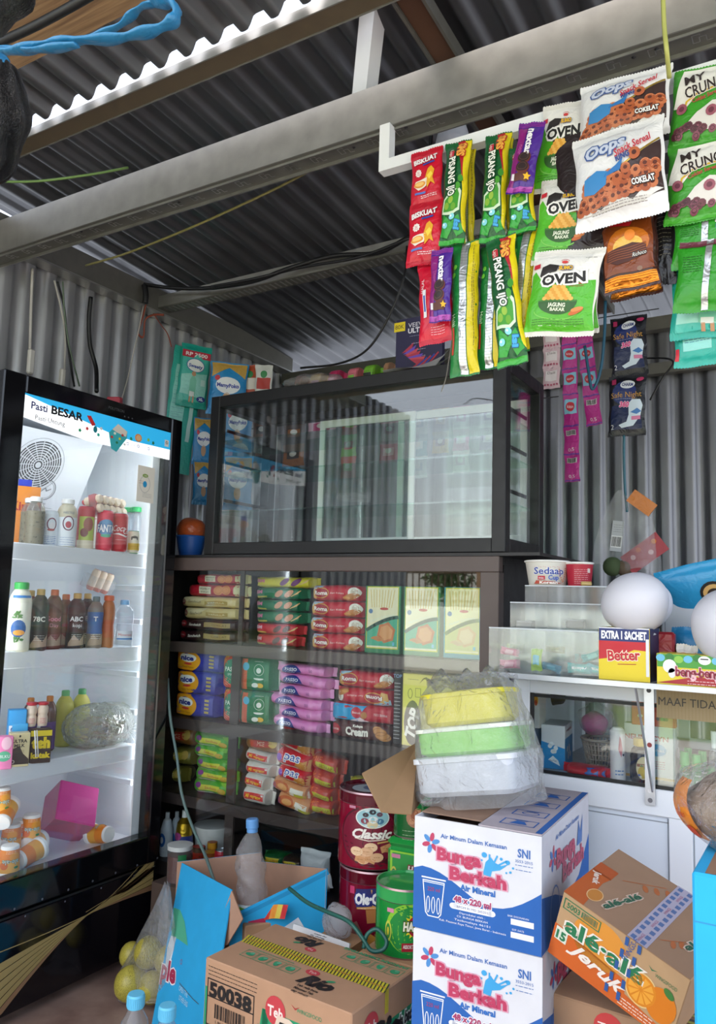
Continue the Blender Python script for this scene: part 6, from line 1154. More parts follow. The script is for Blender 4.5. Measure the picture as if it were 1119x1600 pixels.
cord('raffia_string', px3([(240, 490, 2.42), (252, 508, 2.42), (262, 522, 2.42), (268, 542, 2.42)]), .004, M('8a4230', 'p'), 'loose rust-red raffia end drooping right of the bow', flat_=.4)
cord('cable', px3([(224, 478, 2.43), (218, 510, 2.40), (210, 545, 2.36), (200, 590, 2.30), (190, 625, 2.2)]), .0028, 'b8b2ac', 'thin white wire from the cable joint down to the fridge top', 'cable')
def xl(L): return [at(x, y, X=X) for x, y, X in L]
cord('cable', xl([(85, 438, -2.66), (95, 480, -2.68), (102, 520, -2.68), (101, 570, -2.66), (100, 598, -2.6)]), .005, 'a8a4a0', 'grey cable of the bundle hanging behind the fridge top left', 'cable')
cord('cable', xl([(90, 440, -2.66), (100, 480, -2.68), (105, 530, -2.67), (112, 580, -2.64), (116, 603, -2.6)]), .005, '141416', 'black cable of the bundle hanging behind the fridge top left', 'cable')
cord('cable', xl([(98, 440, -2.66), (101, 490, -2.67), (108, 540, -2.66), (118, 580, -2.64), (124, 603, -2.6)]), .0035, '5a6a58', 'grey-green wire of the bundle hanging behind the fridge', 'cable')
cord('cable', xl([(142, 464, -2.67), (139, 500, -2.68), (141, 540, -2.68), (150, 575, -2.66), (151, 612, -2.6)]), .009, '121214', 'thick black cable hanging alone behind the middle of the fridge top', 'cable')
cord('cable', xl([(51, 420, -2.67), (49, 470, -2.68), (47, 545, -2.68), (48, 578, -2.65)]), .006, 'b4b0ac', 'white cable with inline switch hanging at far left of the wall', 'cable')
g = G(); g.box((0, 0, 0), (.02, .028, .10), M('c4c0bc'), None, .006); p = at(48, 565, X=-2.655); g.build('cord_switch', None, p, (0, 0, 0), 'pale inline cord switch hanging on the white cable', 'switch')
g = G(); g.box((0, 0, 0), (.022, .022, .07), M('bdb8b2'), None, .005); p = at(97, 590, X=-2.60); g.build('plug', None, p, (0, 0, 0), 'pale plug connector just above the fridge top', 'plug')
g = G(); g.box((0, 0, .03), (.05, .04, .06), M('a83040', 'p'), Matrix.Rotation(.2, 3, 'X'), .004); p = at(180, 622, X=-2.30); g.build('red_clip', None, (p.x, p.y, 1.992), (0, 0, .5), 'small red plastic clip lying on top of the fridge', 'clip')
cord('string', [at(-10, 284, Y=1.40), at(60, 283, Y=1.45), at(140, 273, Y=1.55), at(200, 262, Y=1.66)], .004, M('6a8a4a', 'p'), 'green and tan string stretched from the left edge to the large beam', sub=6)
cord('string', [at(134, 415, Y=1.98), at(200, 395, Y=1.95), at(300, 355, Y=1.9), at(420, 300, Y=1.86), at(500, 258, Y=1.82), at(545, 232, Y=1.80)], .0042, M('8a8450', 'p'), 'olive string sagging from the left wall to the white square tube', sub=6)
cord('string', px3([(1036, -10, 1.5), (1038, 40, 1.5), (1042, 80, 1.5), (1046, 122, 1.56)]), .0045, M('b8bc6a', 'p'), 'yellow-green raffia strands dropping to the ring cereal bag', flat_=.5)
cord('string', [at(690, 612, Y=2.25), at(697, 590, Y=2.2), at(702, 560, Y=2.0), at(707, 530, Y=1.68)], .0018, 'a8a49c', 'thin grey wire hanging from the red pouch in front of the case')
# bulb
p = at(708, 205, Y=2.02); t = thing('light_bulb', 'unlit white light bulb in a black socket hanging below the rusty rafter', 'lamp', p)
g = G(); WB = M('cfd3da', 'p'); g.lathe([(.022, .075, WB), (.026, .06, WB), (.034, .03, WB), (.046, -.01, WB), (.052, -.04, WB), (.048, -.07, WB), (.03, -.09, WB), (0, -.098, WB)], 24); g.build('bulb', t)
g = G(); K = M('111113'); g.lathe([(0, .185, K), (.014, .18, K), (.016, .15, K), (.026, .14, K), (.030, .12, K), (.028, .075, K), (.0, .07, K)], 20); g.build('socket', t)
g = G(); g.tube([(0, 0, .18), (0, .01, .26), (-.0, .02, .36)], .004, K, 6); g.tube(catmull([(.0, 0, .2), (-.05, 0, .14), (-.07, 0, .02), (-.08, 0, -.10)], 5), .005, K, 6); g.build('cord', t)
# plywood, raffia and black bag at upper left
g = G(); a, b = at(-40, 70, Y=.9), at(520, -120, Y=.9); PLY = bpy.data.materials.new('plywood'); PLY.use_nodes = True; n = PLY.node_tree; bs = n.nodes['Principled BSDF']
wv = n.nodes.new('ShaderNodeTexNoise'); wv.inputs['Scale'].default_value = 3; wv.inputs['Detail'].default_value = 12; mp = n.nodes.new('ShaderNodeMapping'); mp.inputs['Scale'].default_value = (1.5, 30, 30); tc = n.nodes.new('ShaderNodeTexCoord'); rp = n.nodes.new('ShaderNodeValToRGB')
n.links.new(tc.outputs['Object'], mp.inputs[0]); n.links.new(mp.outputs[0], wv.inputs['Vector']); n.links.new(wv.outputs[0], rp.inputs[0]); n.links.new(rp.outputs[0], bs.inputs['Base Color']); rp.color_ramp.elements[0].color = lin('7a5f46'); rp.color_ramp.elements[1].color = lin('ad8e68'); rp.color_ramp.elements[0].position = .35; rp.color_ramp.elements[1].position = .65; bs.inputs['Roughness'].default_value = .7
A = at(40, 98, Y=1.02); B_ = at(420, -62, Y=1.02); C_ = at(10, 62, Y=.90)
g.bb(-2.6, .4, .87, 1.02, A.z-.006, A.z+.012, PLY); g.build('plywood_board', label='light plywood board under the roof edge at upper left', cat='board')
g = G(); z = A.z-.03; g.tube(catmull([at(-20, 75, Y=.86), at(60, 38, Y=.86), at(150, -12, Y=.86), at(230, -60, Y=.86)], 6), .009, '141414', 8); g.build('cable', label='black cable crossing under the plywood board at upper left', cat='cable')
g = G()
def rb(L, w, m):
    P = catmull(L, 6); w *= 1.35; g.tube(P, [w*(1+.25*math.sin(i*.9)) for i in range(len(P))], m, 8, True, .35)
RB = M('2a78a8', 'b')
rb([at(-30, 78, Y=.62), at(20, 80, Y=.62), at(70, 70, Y=.63), at(120, 64, Y=.64), at(180, 60, Y=.66), at(230, 50, Y=.67), at(268, 35, Y=.68), at(276, 15, Y=.68), at(262, 2, Y=.68), at(240, 5, Y=.68)], .0085, RB)
rb([at(240, 5, Y=.68), at(215, 15, Y=.69), at(190, 38, Y=.70), at(150, 55, Y=.70), at(100, 66, Y=.68)], .005, RB); rb([at(0, 78, Y=.63), at(60, 78, Y=.62), at(120, 70, Y=.63)], .007, RB)
rb([at(0, 85, Y=.60), at(10, 100, Y=.58), at(16, 118, Y=.57)], .006, RB)
g.build('raffia_ribbon', label='bright blue raffia ribbon looping across the upper left corner', cat='ribbon')
BB = bpy.data.materials.new('black_bag'); BB.use_nodes = True; n = BB.node_tree; bs = n.nodes['Principled BSDF']; bs.inputs['Base Color'].default_value = (.008, .008, .009, 1); bs.inputs['Roughness'].default_value = .22
nz = n.nodes.new('ShaderNodeTexNoise'); nz.inputs['Scale'].default_value = 30; nz.inputs['Detail'].default_value = 4; nz.inputs['Distortion'].default_value = 2; bp = n.nodes.new('ShaderNodeBump'); bp.inputs['Strength'].default_value = .9; bp.inputs['Distance'].default_value = .02; n.links.new(nz.outputs[0], bp.inputs['Height']); n.links.new(bp.outputs[0], bs.inputs['Normal'])
g = G(); p = at(-5, 190, Y=.55); g.sphere((0, 0, 0), .036, BB, 40, 26, (1, 1, 2.1), lambda q: Vector((q.x*(1+.10*math.sin(q.z*90+q.x*60)), q.y*(1+.1*math.sin(q.z*70)), q.z))*(1+.06*math.sin(math.atan2(q.y, q.x)*7+q.z*50))); g.build('black_bag', None, p, (0, .05, 0), 'crumpled black plastic bag hanging at the upper left edge', 'bag')
g = G(); p = at(20, 5, Y=.66); g.sphere((0, 0, 0), .06, BB, 30, 16, (1.4, .6, .5), lambda q: q*(1+.10*math.sin(q.x*90+q.z*60))); g.build('black_bag', None, (p.x-.03, p.y, p.z+.015), (0, -.3, 0), 'dark bag bulk resting above the blue ribbon in the top left corner', 'bag')
# ---- on top of the case
zt = 2.107
x, zc, w, h = spot(617, 690, 468, 566, 2.44); g = G(); g.box((0, 0, h/2), (w, .02, h), M('211c44'), None, .001); F = flat((0, -.01, h/2), (1, 0, 0), (0, 0, 1))
rect(g, F, -w*.42, h*.38, w*.24, h*.15, M('e8d01c'), 2); txt(g, F, '80K', -w*.42, h*.38, h*.07, M('1a1a14'), 3, w=w*.19); txt(g, F, 'VEEV', -w*.08, h*.38, h*.07, M('e8e6f0'), 2, w=w*.3); txt(g, F, 'ULTRA', -w*.02, h*.29, h*.075, M('e8e6f0'), 2, w=w*.42, bold=.04); lines(g, F, 0, h*.2, w*.4, 1, .01, M('a8a4c0'), 2); lines(g, F, 0, h*.08, w*.3, 3, .025, M('a8a4c0'), 2, .002)
for q in range(7): poly(g, F, [(-w*.36+q*w*.03, -h*.05-q*h*.02), (-w*.1+q*w*.05, h*.1-q*h*.05), (-w*.16+q*w*.04, -h*.03-q*h*.05)], M(('b03048', '6a4ab8', 'c84a5a')[q % 3]), 2+q*.2)
for q in range(5): line(g, F, [(-w*.4+q*w*.1, -h*.45), (w*.1+q*w*.08, -h*.2+q*h*.02)], .006, M(('a82a40', '2a3a9a')[q % 2]), 4)
g.build('poster_box', None, (x, 2.46, zt), (0, 0, 0), 'dark blue and red advertising box with yellow price tag on top of the case', 'box')
g = G(); cloth(g, lambda u, v: ((u-.5)*.20, (v-.5)*.14, .012+.10*u*v+.004*math.sin(u*6)), 8, 6, M('e4e4e0')); cloth(g, lambda u, v: ((u-.5)*.21, (v-.5)*.15, .003+.085*u*v), 8, 6, M('d8d8d4')); p = at(650, 566, Y=2.42); g.build('paper_sheets', None, (p.x, 2.42, zt+.001), (0, 0, .1), 'folded white paper sheets lying at the front edge of the case top', 'paper')
for k, (a, b, c1, c2, lb_) in enumerate(((478, 505, 'c8a03a', 'd8a8b8', 'gold and pink'), (506, 532, 'c83a6a', 'e8a0b8', 'crimson-pink'), (536, 562, 'e07a8a', '7ab83a', 'pink and lime'), (560, 590, '7ab83a', '2a2a2a', 'lime green'), (592, 612, 'b88a6a', '2a2224', 'brown and black'), (455, 476, '8a3a2a', '1a1a1a', 'dark red'))):
    x, zc, w, h = spot(a, b, 558, 590, 2.50); g = G(); F = roll(g, w, .105, .10, M(c1, 'b'), None, p=3, seed=k); rect(g, F, 0, 0, w*.5, .03, M(c2), 1); lines(g, F, 0, .02, w*.4, 1, .01, M('2a2a2a'), 2)
    if k == 3: txt(g, F, 'besar', 0, 0, .02, M('f0f0e8'), 3, w=w*.6)
    g.build('snack_pack', None, (x, 2.55, zt+.054), (0, 0, 0), 'small %s snack pack lying on top of the display case' % lb_, 'snack', 'snack packs on the case top')
g = G(); g.sphere((0, 0, 0), .09, MILKBAG, 30, 16, (1.5, .8, .36), lambda q: q*(1+.07*math.sin(q.x*80+q.y*50)+.04*math.sin(q.x*200))); p = at(492, 580, Y=2.42); g.build('plastic_bag', None, (p.x, 2.43, zt+.033), (0, .05, 0), 'crumpled milky plastic bag on the front of the case top', 'bag')
# ================================================================ white counter with sliding glass, right of the cabinet
KX0, KY, KZ = -.775, 2.15, 1.112
WA = M('e4e9ef', 'p'); WA2 = M('d9e2ec', 'p')
ct = thing('service_counter', 'white aluminium counter with sliding glass windows right of the cabinet', 'counter', (KX0, KY, 0))
def kb(g, x0, x1, y0, y1, z0, z1, m, ch=0): g.bb(x0-KX0, x1-KX0, y0-KY, y1-KY, z0, z1, m, ch)
KR, KB = .62, 2.72
g = G(); kb(g, KX0, KX0+.045, KY, KY+.04, 0, KZ, WA, .002); kb(g, KX0+.045, KR, KY, KY+.03, .80, .865, WA, .002); kb(g, KX0+.045, KR, KY, KY+.03, KZ-.035, KZ, WA, .002); kb(g, KX0, KX0+.045, KB-.04, KB, 0, KZ, WA)
kb(g, KX0+.045, KR, KB-.03, KB, KZ-.04, KZ, WA); kb(g, KX0+.045, KR, KB-.03, KB, .80, .84, WA); kb(g, KR-.04, KR, KY, KY+.04, 0, .80, WA); kb(g, KR-.04, KR, KY, KY+.04, .865, KZ-.035, WA)
kb(g, KX0+.10, KX0+.13, KB-.10, KB-.08, .865, KZ-.04, WA); kb(g, KX0+.10, KR, KB-.10, KB-.08, .90, .93, WA); kb(g, -.42, -.39, KB-.10, KB-.08, .865, KZ-.04, WA)
g.build('frame', ct)
g = G(); kb(g, KX0+.045, KR-.04, KY+.012, KY+.018, .04, .80, WA2); fpn = flat((0, .0115, 0), (1, 0, 0), (0, 0, 1))
for x in (-.375, -.315): rect(g, fpn, x-KX0, .42, .003, .75, M('8f979f'), 1)
rect(g, fpn, .2, .785, 1.1, .003, M('8f979f'), 1); kb(g, -.372, -.318, KY+.004, KY+.0115, .04, .80, WA, .001)
g.build('front_panel', ct)
g = G(); kb(g, KX0+.045, KR-.04, KY+.03, KB-.03, .845, .858, M('a9b2bc')); g.build('inner_deck', ct)
g = G(); kb(g, KX0+.01, KX0+.02, KY+.04, KB-.04, .10, KZ-.04, WA2); g.build('side_panel', ct)
BKR = M('101114')
g = G(); kb(g, KX0+.047, -.36, KY+.008, KY+.011, .868, KZ-.037, GLASS); 
for a, b, c, d in ((KX0+.045, KX0+.055, .866, KZ-.036), (KX0+.055, -.36, .866, .874), (KX0+.055, -.36, KZ-.046, KZ-.038)): kb(g, a, b, KY+.006, KY+.013, c, d, BKR)
g.build('window_pane', ct)
g = G(); kb(g, -.40, KR-.045, KY+.020, KY+.023, .868, KZ-.037, GLASS); g.build('window_pane', ct)
g = G(); p0 = at(1011.5, 1071, Y=KY-.004); p1 = at(1020, 1258, Y=KY-.004); g.box(((p0.x+p1.x)/2-KX0, -.006, (p0.z+p1.z)/2), (.024, .006, p0.z-p1.z), M('c9ccd4', 's')); sf = flat(((p0.x+p1.x)/2-KX0, -.0092, (p0.z+p1.z)/2), (1, 0, 0), (0, 0, 1)); hh = p0.z-p1.z
for z, c in ((.46, '3a3a40'), (.0, '8a3030'), (-.38, 'e8e8ea'), (-.46, '6a6a70')): elps(g, sf, 0, z*hh, .006, .006, M(c), 1, 12)
g.build('slotted_strip', ct, label='metal strip with screws')
# glass shelf with chrome edge and diagonal stays
SX0 = at(758, 1048, Y=2.0).x; SZt = 1.138
g = G(); kb(g, SX0, .7, 2.0, 2.60, SZt-.008, SZt, MG('counter_glass', (.88, .92, .93), film=.25)); kb(g, SX0, .7, 1.996, 2.000, SZt-.012, SZt+.001, M('c0c4ca', 's')); kb(g, KX0, KR, KY, KB, KZ+.0005, SZt-.009, M('b4bcc6', 's')); g.build('glass_shelf', ct)
def stay(x0, y0, x1, y1):
    a = at(x0, y0, Y=2.01); b = at(x1, y1, Y=KY-.012); o = Vector((KX0, KY, 0)); g = G(); g.bar(a-o, b-o, .012, .003, M('c4c8d0', 's'), (1, 0, 0)); g.build('stay', ct)
stay(780, 1060, 797, 1095); stay(993, 1073, 1020, 1236)
# ---- inside the counter
DZ = .859
def inbox(name, a, b, t_, u_, Y, d, base, fn, lb_, cat='box', yaw=0, z=DZ):
    x, zc, w, h = spot(a, b, t_, u_, Y); g = G(); g.box((0, 0, h/2), (w, d, h), M(base) if isinstance(base, str) else base, None, .0015); F = {k: flat(v, ux, (0, 0, 1)) for k, (v, ux) in dict(f=((0, -d/2, h/2), (1, 0, 0)), r=((w/2, 0, h/2), (0, 1, 0)), l=((-w/2, 0, h/2), (0, -1, 0))).items()}; F['t'] = flat((0, 0, h), (1, 0, 0), (0, 1, 0)); fn(g, F, w, h, d)
    return g.build(name, None, (x, Y+d/2, z), (0, 0, yaw), lb_, cat)
def bwb(g, F, w, h, d):
    poly(g, F['f'], [(-w/2, h*.12), (w/2, -h*.02), (w/2, -h/2), (-w/2, -h/2)], M('1f8fd0'), 1); rect(g, F['r'], 0, -h*.15, d, h*.7, M('2a86c4'), 1); rect(g, F['l'], 0, -h*.1, d, h*.8, M('2a86c4'), 1)
    for q in range(5): elps(g, F['f'], -w*.12+q*w*.06, h*.02+.01*math.sin(q*2)-q*h*.03, w*.10, h*.05, M('eef4f8'), 2, 12, .8-q*.5)
    poly(g, F['f'], [(0, -h*.2), (w*.22, -h*.3), (.02, -h*.42), (-w*.2, -h*.3)], M('eef4f8'), 2); txt(g, F['f'], 'MieTee', 0, -h*.31, h*.04, M('2a3a6a'), 3); 
    for q in range(4): elps(g, F['r'], -d*.2+q*d*.12, -h*.15+.01*math.cos(q*3), d*.1, h*.07, M('b8bcc4'), 2, 10, q)
    txt(g, F['r'], 'mayasi', 0, h*.38, h*.07, M('a8324a'), 2, w=d*.7)
inbox('product_box', 842, 878, 1128, 1196, 2.26, .13, 'd9dde2', bwb, 'blue and white carton standing at left inside the counter window', yaw=.12)
inbox('narrow_box', 832, 843, 1092, 1165, 2.24, .06, 'c4c4c0', lambda g, F, w, h, d: (elps(g, F['f'], 0, h*.1, w*.3, h*.12, M('e0a020'), 1), elps(g, F['f'], 0, h*.05, w*.2, h*.06, M('c04020'), 2)), 'narrow grey box with a small yellow emblem behind the counter frame', z=DZ+.11)
inbox('narrow_box', 830, 846, 1165, 1196, 2.245, .06, '8c8f94', lambda g, F, w, h, d: None, 'low grey box under the narrow one with the yellow emblem')
# basket
x, zc, w, h = spot(902, 958, 1146, 1192, 2.30); bx, by = x, 2.37
t = thing('woven_basket', 'small beige woven plastic basket inside the counter window', 'basket', (bx, by, DZ)); g = G(); BE = M('a3968a', 'p'); r0_, r1_ = w*.36, w*.54
for k in range(30):
    a = 2*PI*k/30; g.tube([(r0_*math.cos(a), r0_*math.sin(a), 0), (r1_*math.cos(a), r1_*math.sin(a), h)], .0028, BE, 5)
for j in range(7):
    z = h*j/6; rr = r0_+(r1_-r0_)*j/6; g.tube([(rr*math.cos(2*PI*k/24), rr*math.sin(2*PI*k/24), z) for k in range(25)], .0024 if j < 6 else .005, BE, 5)
g.build('weave', t); g = G(); g.lathe([(0, .001, M('6a6460')), (r0_, .001, M('6a6460'))], 20); g.build('base', t)
def bagball(name, a, b, t_, u_, Y, mat, lb_, cat, sy=.7, z=None, amp=.1):
    x, zc, w, h = spot(a, b, t_, u_, Y); g = G(); g.sphere((0, 0, 0), w/2, mat, 26, 16, (1, sy, h/w), lambda q: q*(1+amp*math.sin(q.x*110+q.z*60)*.6+amp*math.sin(q.y*90+q.z*140)*.5)); return g.build(name, None, (x, Y+w*.3, zc if z is None else z), (0, 0, 0), lb_, cat)
bagball('pink_bag', 906, 948, 1112, 1150, 2.33, M('c8468e', 'b'), 'bundle of pink plastic bags in the woven basket', 'bag')
bagball('clear_bag', 900, 956, 1098, 1150, 2.29, CLEARBAG, 'clear plastic film sticking up around the pink bundle in the basket', 'bag')
bagball('dark_bundle', 842, 882, 1068, 1118, 2.42, M('4a4038', 'c'), 'dark round bundle behind the blue and white carton', 'bundle', z=DZ+.20)
g = G(); F = roll(g, .135, .03, .08, M('c01e30', 'b'), None, p=2.4); rect(g, F, .03, 0, .045, .026, M('2a6ab8', 'b'), 1); x, zc, w, h = spot(885, 948, 1198, 1222, 2.21); g.build('snack_pack', None, (x, 2.225, DZ+.016), (0, 0, -.12), 'red and blue snack pack lying at the counter window below the basket', 'snack')
x, zc, w, h = spot(950, 974, 1142, 1226, 2.20); g = G(); g.lathe([(0, 0, M('d8d4d6')), (w*.48, 0, M('d8d4d6')), (w*.5, .003, M('dcd8dc')), (w*.5, h*.93, M('dcd8dc')), (w*.42, h*.96, M('f0eef0')), (w*.3, h, M('f0eef0')), (0, h, M('f0eef0'))], 20); F = cyl(w*.5, h*.5, .5)
poly(g, F, [(-.004, h*.1), (0, h*.35), (.004, h*.28), (.008, h*.1), (.004, -h*.05)], M('c87a84'), 1); lines(g, F, 0, -h*.3, w*.6, 2, .009, M('4a78b8'), 1, .003); elps(g, F, .01, h*.0, .003, .003, M('1a1a1a'), 2)
g.build('white_tube', None, (x, 2.225, DZ), (0, 0, 0), 'white capped tube bottle standing between basket and honey bottle', 'bottle')
x, zc, w, h = spot(980, 1014, 1150, 1226, 2.20); g = G(); HD = M('1c120e', 'g'); YC = M('d8b83c')
g.lathe([(0, 0, HD), (w*.42, 0, HD), (w*.5, h*.10, HD), (w*.5, h*.30, HD), (w*.46, h*.42, HD), (w*.5, h*.55, HD), (w*.42, h*.70, HD), (w*.28, h*.76, YC), (w*.33, h*.78, YC), (w*.33, h*.93, YC), (0, h*.94, YC)], 24); F = cyl(w*.505, h*.34, .45)
elps(g, F, 0, 0, w*.34, h*.24, M('d9c9a0'), 1); elps(g, F, 0, -h*.08, w*.26, h*.13, M('c8a83a'), 2); rect(g, F, 0, h*.06, w*.6, h*.06, M('8a4a2a'), 3); txt(g, F, 'MADU', 0, h*.06, h*.035, M('f0e0b0'), 4, w=w*.3)
for q in range(8): elps(g, F, w*.2*math.cos(q), h*.16*math.sin(q*1.3)-.004, .003, .003, M(('4a5aa8', 'e8e4d8', '6a8a4a')[q % 3]), 5, 6)
g.build('honey_bottle', None, (x, 2.235, DZ), (0, 0, 0), 'dark honey bottle with yellow cap and patterned label in the counter window', 'bottle')
def rocyn(g, F, w, h, d):
    txt(g, F['f'], 'NEUROCYN', -w*.06, h*.26, h*.085, M('b02838'), 2, w=w*.86, bold=.03); elps(g, F['f'], w*.16, h*.05, w*.17, h*.11, M('3a9ad0'), 1); txt(g, F['f'], 'sehat', w*.16, h*.05, h*.05, M('eef2f4'), 3, w=w*.26); lines(g, F['f'], w*.05, -h*.16, w*.5, 4, h*.04, M('c87080'), 1, .0015); rect(g, F['f'], 0, -h*.46, w*.95, h*.05, M('d8a83a'), 1)
inbox('medicine_box', 976, 1056, 1150, 1236, 2.29, .03, 'd8dadd', rocyn, 'white medicine display box with dark red lettering behind the metal strip', yaw=-.02)
def red_s(g, F, w, h, d):
    rect(g, F['f'], 0, h*.42, w*.98, h*.14, M('d8dcc8'), 1); rect(g, F['f'], 0, h*.18, w*.96, h*.09, M('2a7a4a'), 2); txt(g, F['f'], 'JAMU', -w*.3, h*.42, h*.10, M('b83040'), 3, w=w*.3); elps(g, F['f'], w*.36, h*.02, w*.07, h*.10, M('e4e6ee'), 2); elps(g, F['f'], -w*.3, -h*.2, w*.06, h*.06, M('e0d8b0'), 2)
    for q in range(5): elps(g, F['f'], w*.1+q*w*.05, -h*.25, w*.04, h*.06, M(('4a3020', '7a2a1a', '3a5a2a')[q % 3]), 3, 8)
inbox('jamu_box', 987, 1056, 1103, 1152, 2.285, .02, 'd05a3a', red_s, 'orange-red herbal sachet box standing above the white medicine box', z=DZ+.142)
for k, (a, b, t_, Y) in enumerate(((1060, 1078, 1180, 2.225), (1079, 1096, 1182, 2.225), (1067, 1082, 1166, 2.27), (1089, 1105, 1168, 2.27))):
    x, zc, w, h = spot(a, b, t_, 1238 if k < 2 else 1225, Y); g = G(); GN = M('2fa04a'); G2 = M('1d7a3c')
    g.lathe([(0, 0, G2), (w*.46, 0, G2), (w*.5, h*.03, M('5a9a6a')), (w*.5, h*.34, G2), (w*.48, h*.50, GN), (w*.36, h*.58, GN), (w*.36, h*.62, GN), (w*.45, h*.64, GN), (w*.40, h, GN), (0, h, GN)], 18); F = cyl(w*.5, h*.2, .45); rect(g, F, 0, 0, w*.45, h*.16, M('e4ece4'), 1); rect(g, F, .001, -.002, w*.18, h*.1, M('2a2a2a'), 2); rect(g, F, 0, h*.22, w*.6, h*.02, M('e4ece4'), 1)
    g.build('balm_bottle', None, (x, Y+w/2, DZ), (0, 0, 0), 'green herbal oil bottle inside the counter, %s' % ('front left of four', 'front right of four', 'rear left of four', 'rear right of four')[k], 'bottle', 'green bottles inside the counter')
for k, px in enumerate((1093, 1111, 1126)):
    x, zc, w, h = spot(px-7, px+7, 1192, 1232, 2.225); 
    if k: g = G(); g.lathe([(0, 0, M('2a7a44')), (w*.5, 0, M('6aa880')), (w*.5, h*.6, M('2fa04a')), (w*.4, h, M('2fa04a')), (0, h, M('2fa04a'))], 14); g.build('balm_bottle', None, (x, 2.24, DZ), (0, 0, 0), 'small green bottle at the right edge of the counter window, %s' % ('left', 'right')[k-1], 'bottle', 'green bottles inside the counter')
inbox('dark_carton', 1064, 1108, 1140, 1180, 2.36, .10, '141a18', lambda g, F, w, h, d: rect(g, F['f'], w*.15, -h*.1, w*.25, h*.5, M('a82030'), 1), 'dark carton with red patch behind the green bottles', z=DZ)
x, zc, w, h = spot(1106, 1124, 1140, 1236, 2.22); g = G(); g.lathe([(0, 0, PET), (w*.5, 0, PET), (w*.5, h*.6, PET), (w*.3, h*.72, M('dfe3e8')), (w*.32, h, M('dfe3e8')), (0, h, M('dfe3e8'))], 16); g.build('clear_bottle', None, (x, 2.245, DZ), (0, 0, 0), 'clear bottle with white pump at the right edge inside the counter', 'bottle')
# handwritten cardboard sign
p0 = at(1026, 1078, Y=KY-.004); p1 = at(1135, 1124, Y=KY-.004); w = p1.x-p0.x; h = .072; g = G(); g.box((0, 0, 0), (w, .003, h), M('a3906e', 'c')); F = flat((0, -.0016, 0), (1, 0, 0), (0, 0, 1))
for q in range(20): rect(g, F, -w/2+w*(q+.5)/20, 0, .001, h*.98, M('96835f', 'c'), 1)
txt(g, F, 'MAAF TIDAK', 0, .006, .020, M('2e2a26'), 3, w=w*.94)
g.build('cardboard_sign', None, ((p0.x+p1.x)/2, KY-.004, (p0.z+p1.z)/2-.003), (0, 0, 0), 'brown cardboard sign with black handwriting on the counter window', 'sign')
# ---- on the glass shelf: acrylic bins
ST = SZt+.0005
t = thing('candy_rack', 'clear acrylic stepped candy rack with small compartments on the counter', 'rack', (at(785, 1050, Y=2.05).x, 2.04, ST))
bx0, bw = 0, .275
CR_ = M('c6ccd2', 'p')
for j, (y, z0, z1_, d) in enumerate(((0, 0, .115, .09), (.10, .0, .185, .08), (.19, 0, .235, .09))):
    g = G(); x0 = -.035 if j == 0 else (-.012 if j == 1 else 0)
    g.bb(x0, bw, y, y+.003, 0, z1_, ACRYL); g.bb(x0, bw, y+d, y+d+.003, 0, z1_, ACRYL)
    for q in range(5): xx = x0+(bw-x0)*q/4; g.bb(xx-.001, xx+.001, y+.003, y+d, 0, z1_, ACRYL)
    g.bb(x0, bw, y+.003, y+d, 0, .003, ACRYL); g.bb(x0, bw, y-.001, y+.004, z1_-.002, z1_+.001, CR_); g.build('tier', t)
def candy(px, py, Y, w, h, c1, c2, lb_, word=None, rot=0, z=None):
    p = at(px, py, Y=Y); g = G(); F, B = pillow(g, h, w, .012, M(c1, 'b'), None, .006, 8, 12, int(px)); rect(g, F, 0, 0, h*.6, w*.45, M(c2), 1)
    if word: txt(g, F, word, 0, 0, h*.32, M('eef4f4'), 2, w=w*.62, rot=-PI/2 if True else 0, bold=.03)
    g.build('candy', None, (p.x, p.y, ST+.006+h*.5 if z is None else z), (0, PI/2+rot, 0), lb_, 'candy', 'sweets in the acrylic rack')
candy(797, 1036, 2.075, .055, .024, 'd0708e', 'e8a8b8', 'pink sweet in the front left compartment, lower one'); candy(797, 1018, 2.09, .05, .02, 'd87a94', 'eab4c0', 'pink sweet in the front left compartment, upper one', rot=.2, z=ST+.05)
candy(839, 1025, 2.07, .055, .03, '9ac030', '4ab0c8', 'lime and blue sweet standing in the second front compartment', rot=PI/2, z=ST+.034); candy(862, 1040, 2.075, .05, .02, '2a7a94', '3a9ab0', 'dark teal sweet flat beside the lime one', rot=.15)
candy(906, 1040, 2.07, .06, .026, '1f9a9a', '38b4ae', 'teal sweet with white lettering in the front row', 'relaxa', -.05); candy(934, 1044, 2.07, .05, .026, '2294a0', '3ab0b0', 'teal sweet with white lettering next to the yellow carton', 'oxa', .1)
candy(926, 1022, 2.09, .055, .02, '2aa0a0', '70c8c0', 'teal sweet lying above the lettered ones', rot=-.3, z=ST+.052); candy(868, 1008, 2.15, .05, .018, 'a8883a', 'c8b060', 'gold-brown sweet seen through the second tier', z=ST+.06); candy(806, 1005, 2.16, .05, .018, '8a9a4a', 'b0b87a', 'olive sweet in the left of the second tier', z=ST+.06)
for k, (px, py) in enumerate(((820, 978), (898, 976))):
    p = at(px, py, Y=2.17); g = G(); g.box((0, 0, 0), (.05, .03, .022), M('6a6c70', 'p'), None, .004); g.box((0, 0, .012), (.045, .028, .004), M('9a9ca0', 'p')); g.build('metal_tin', None, (p.x, p.y+.01, p.z), (0, 0, .2*k), 'small dark grey tin in the %s middle-tier compartment' % ('left', 'right')[k], 'tin')
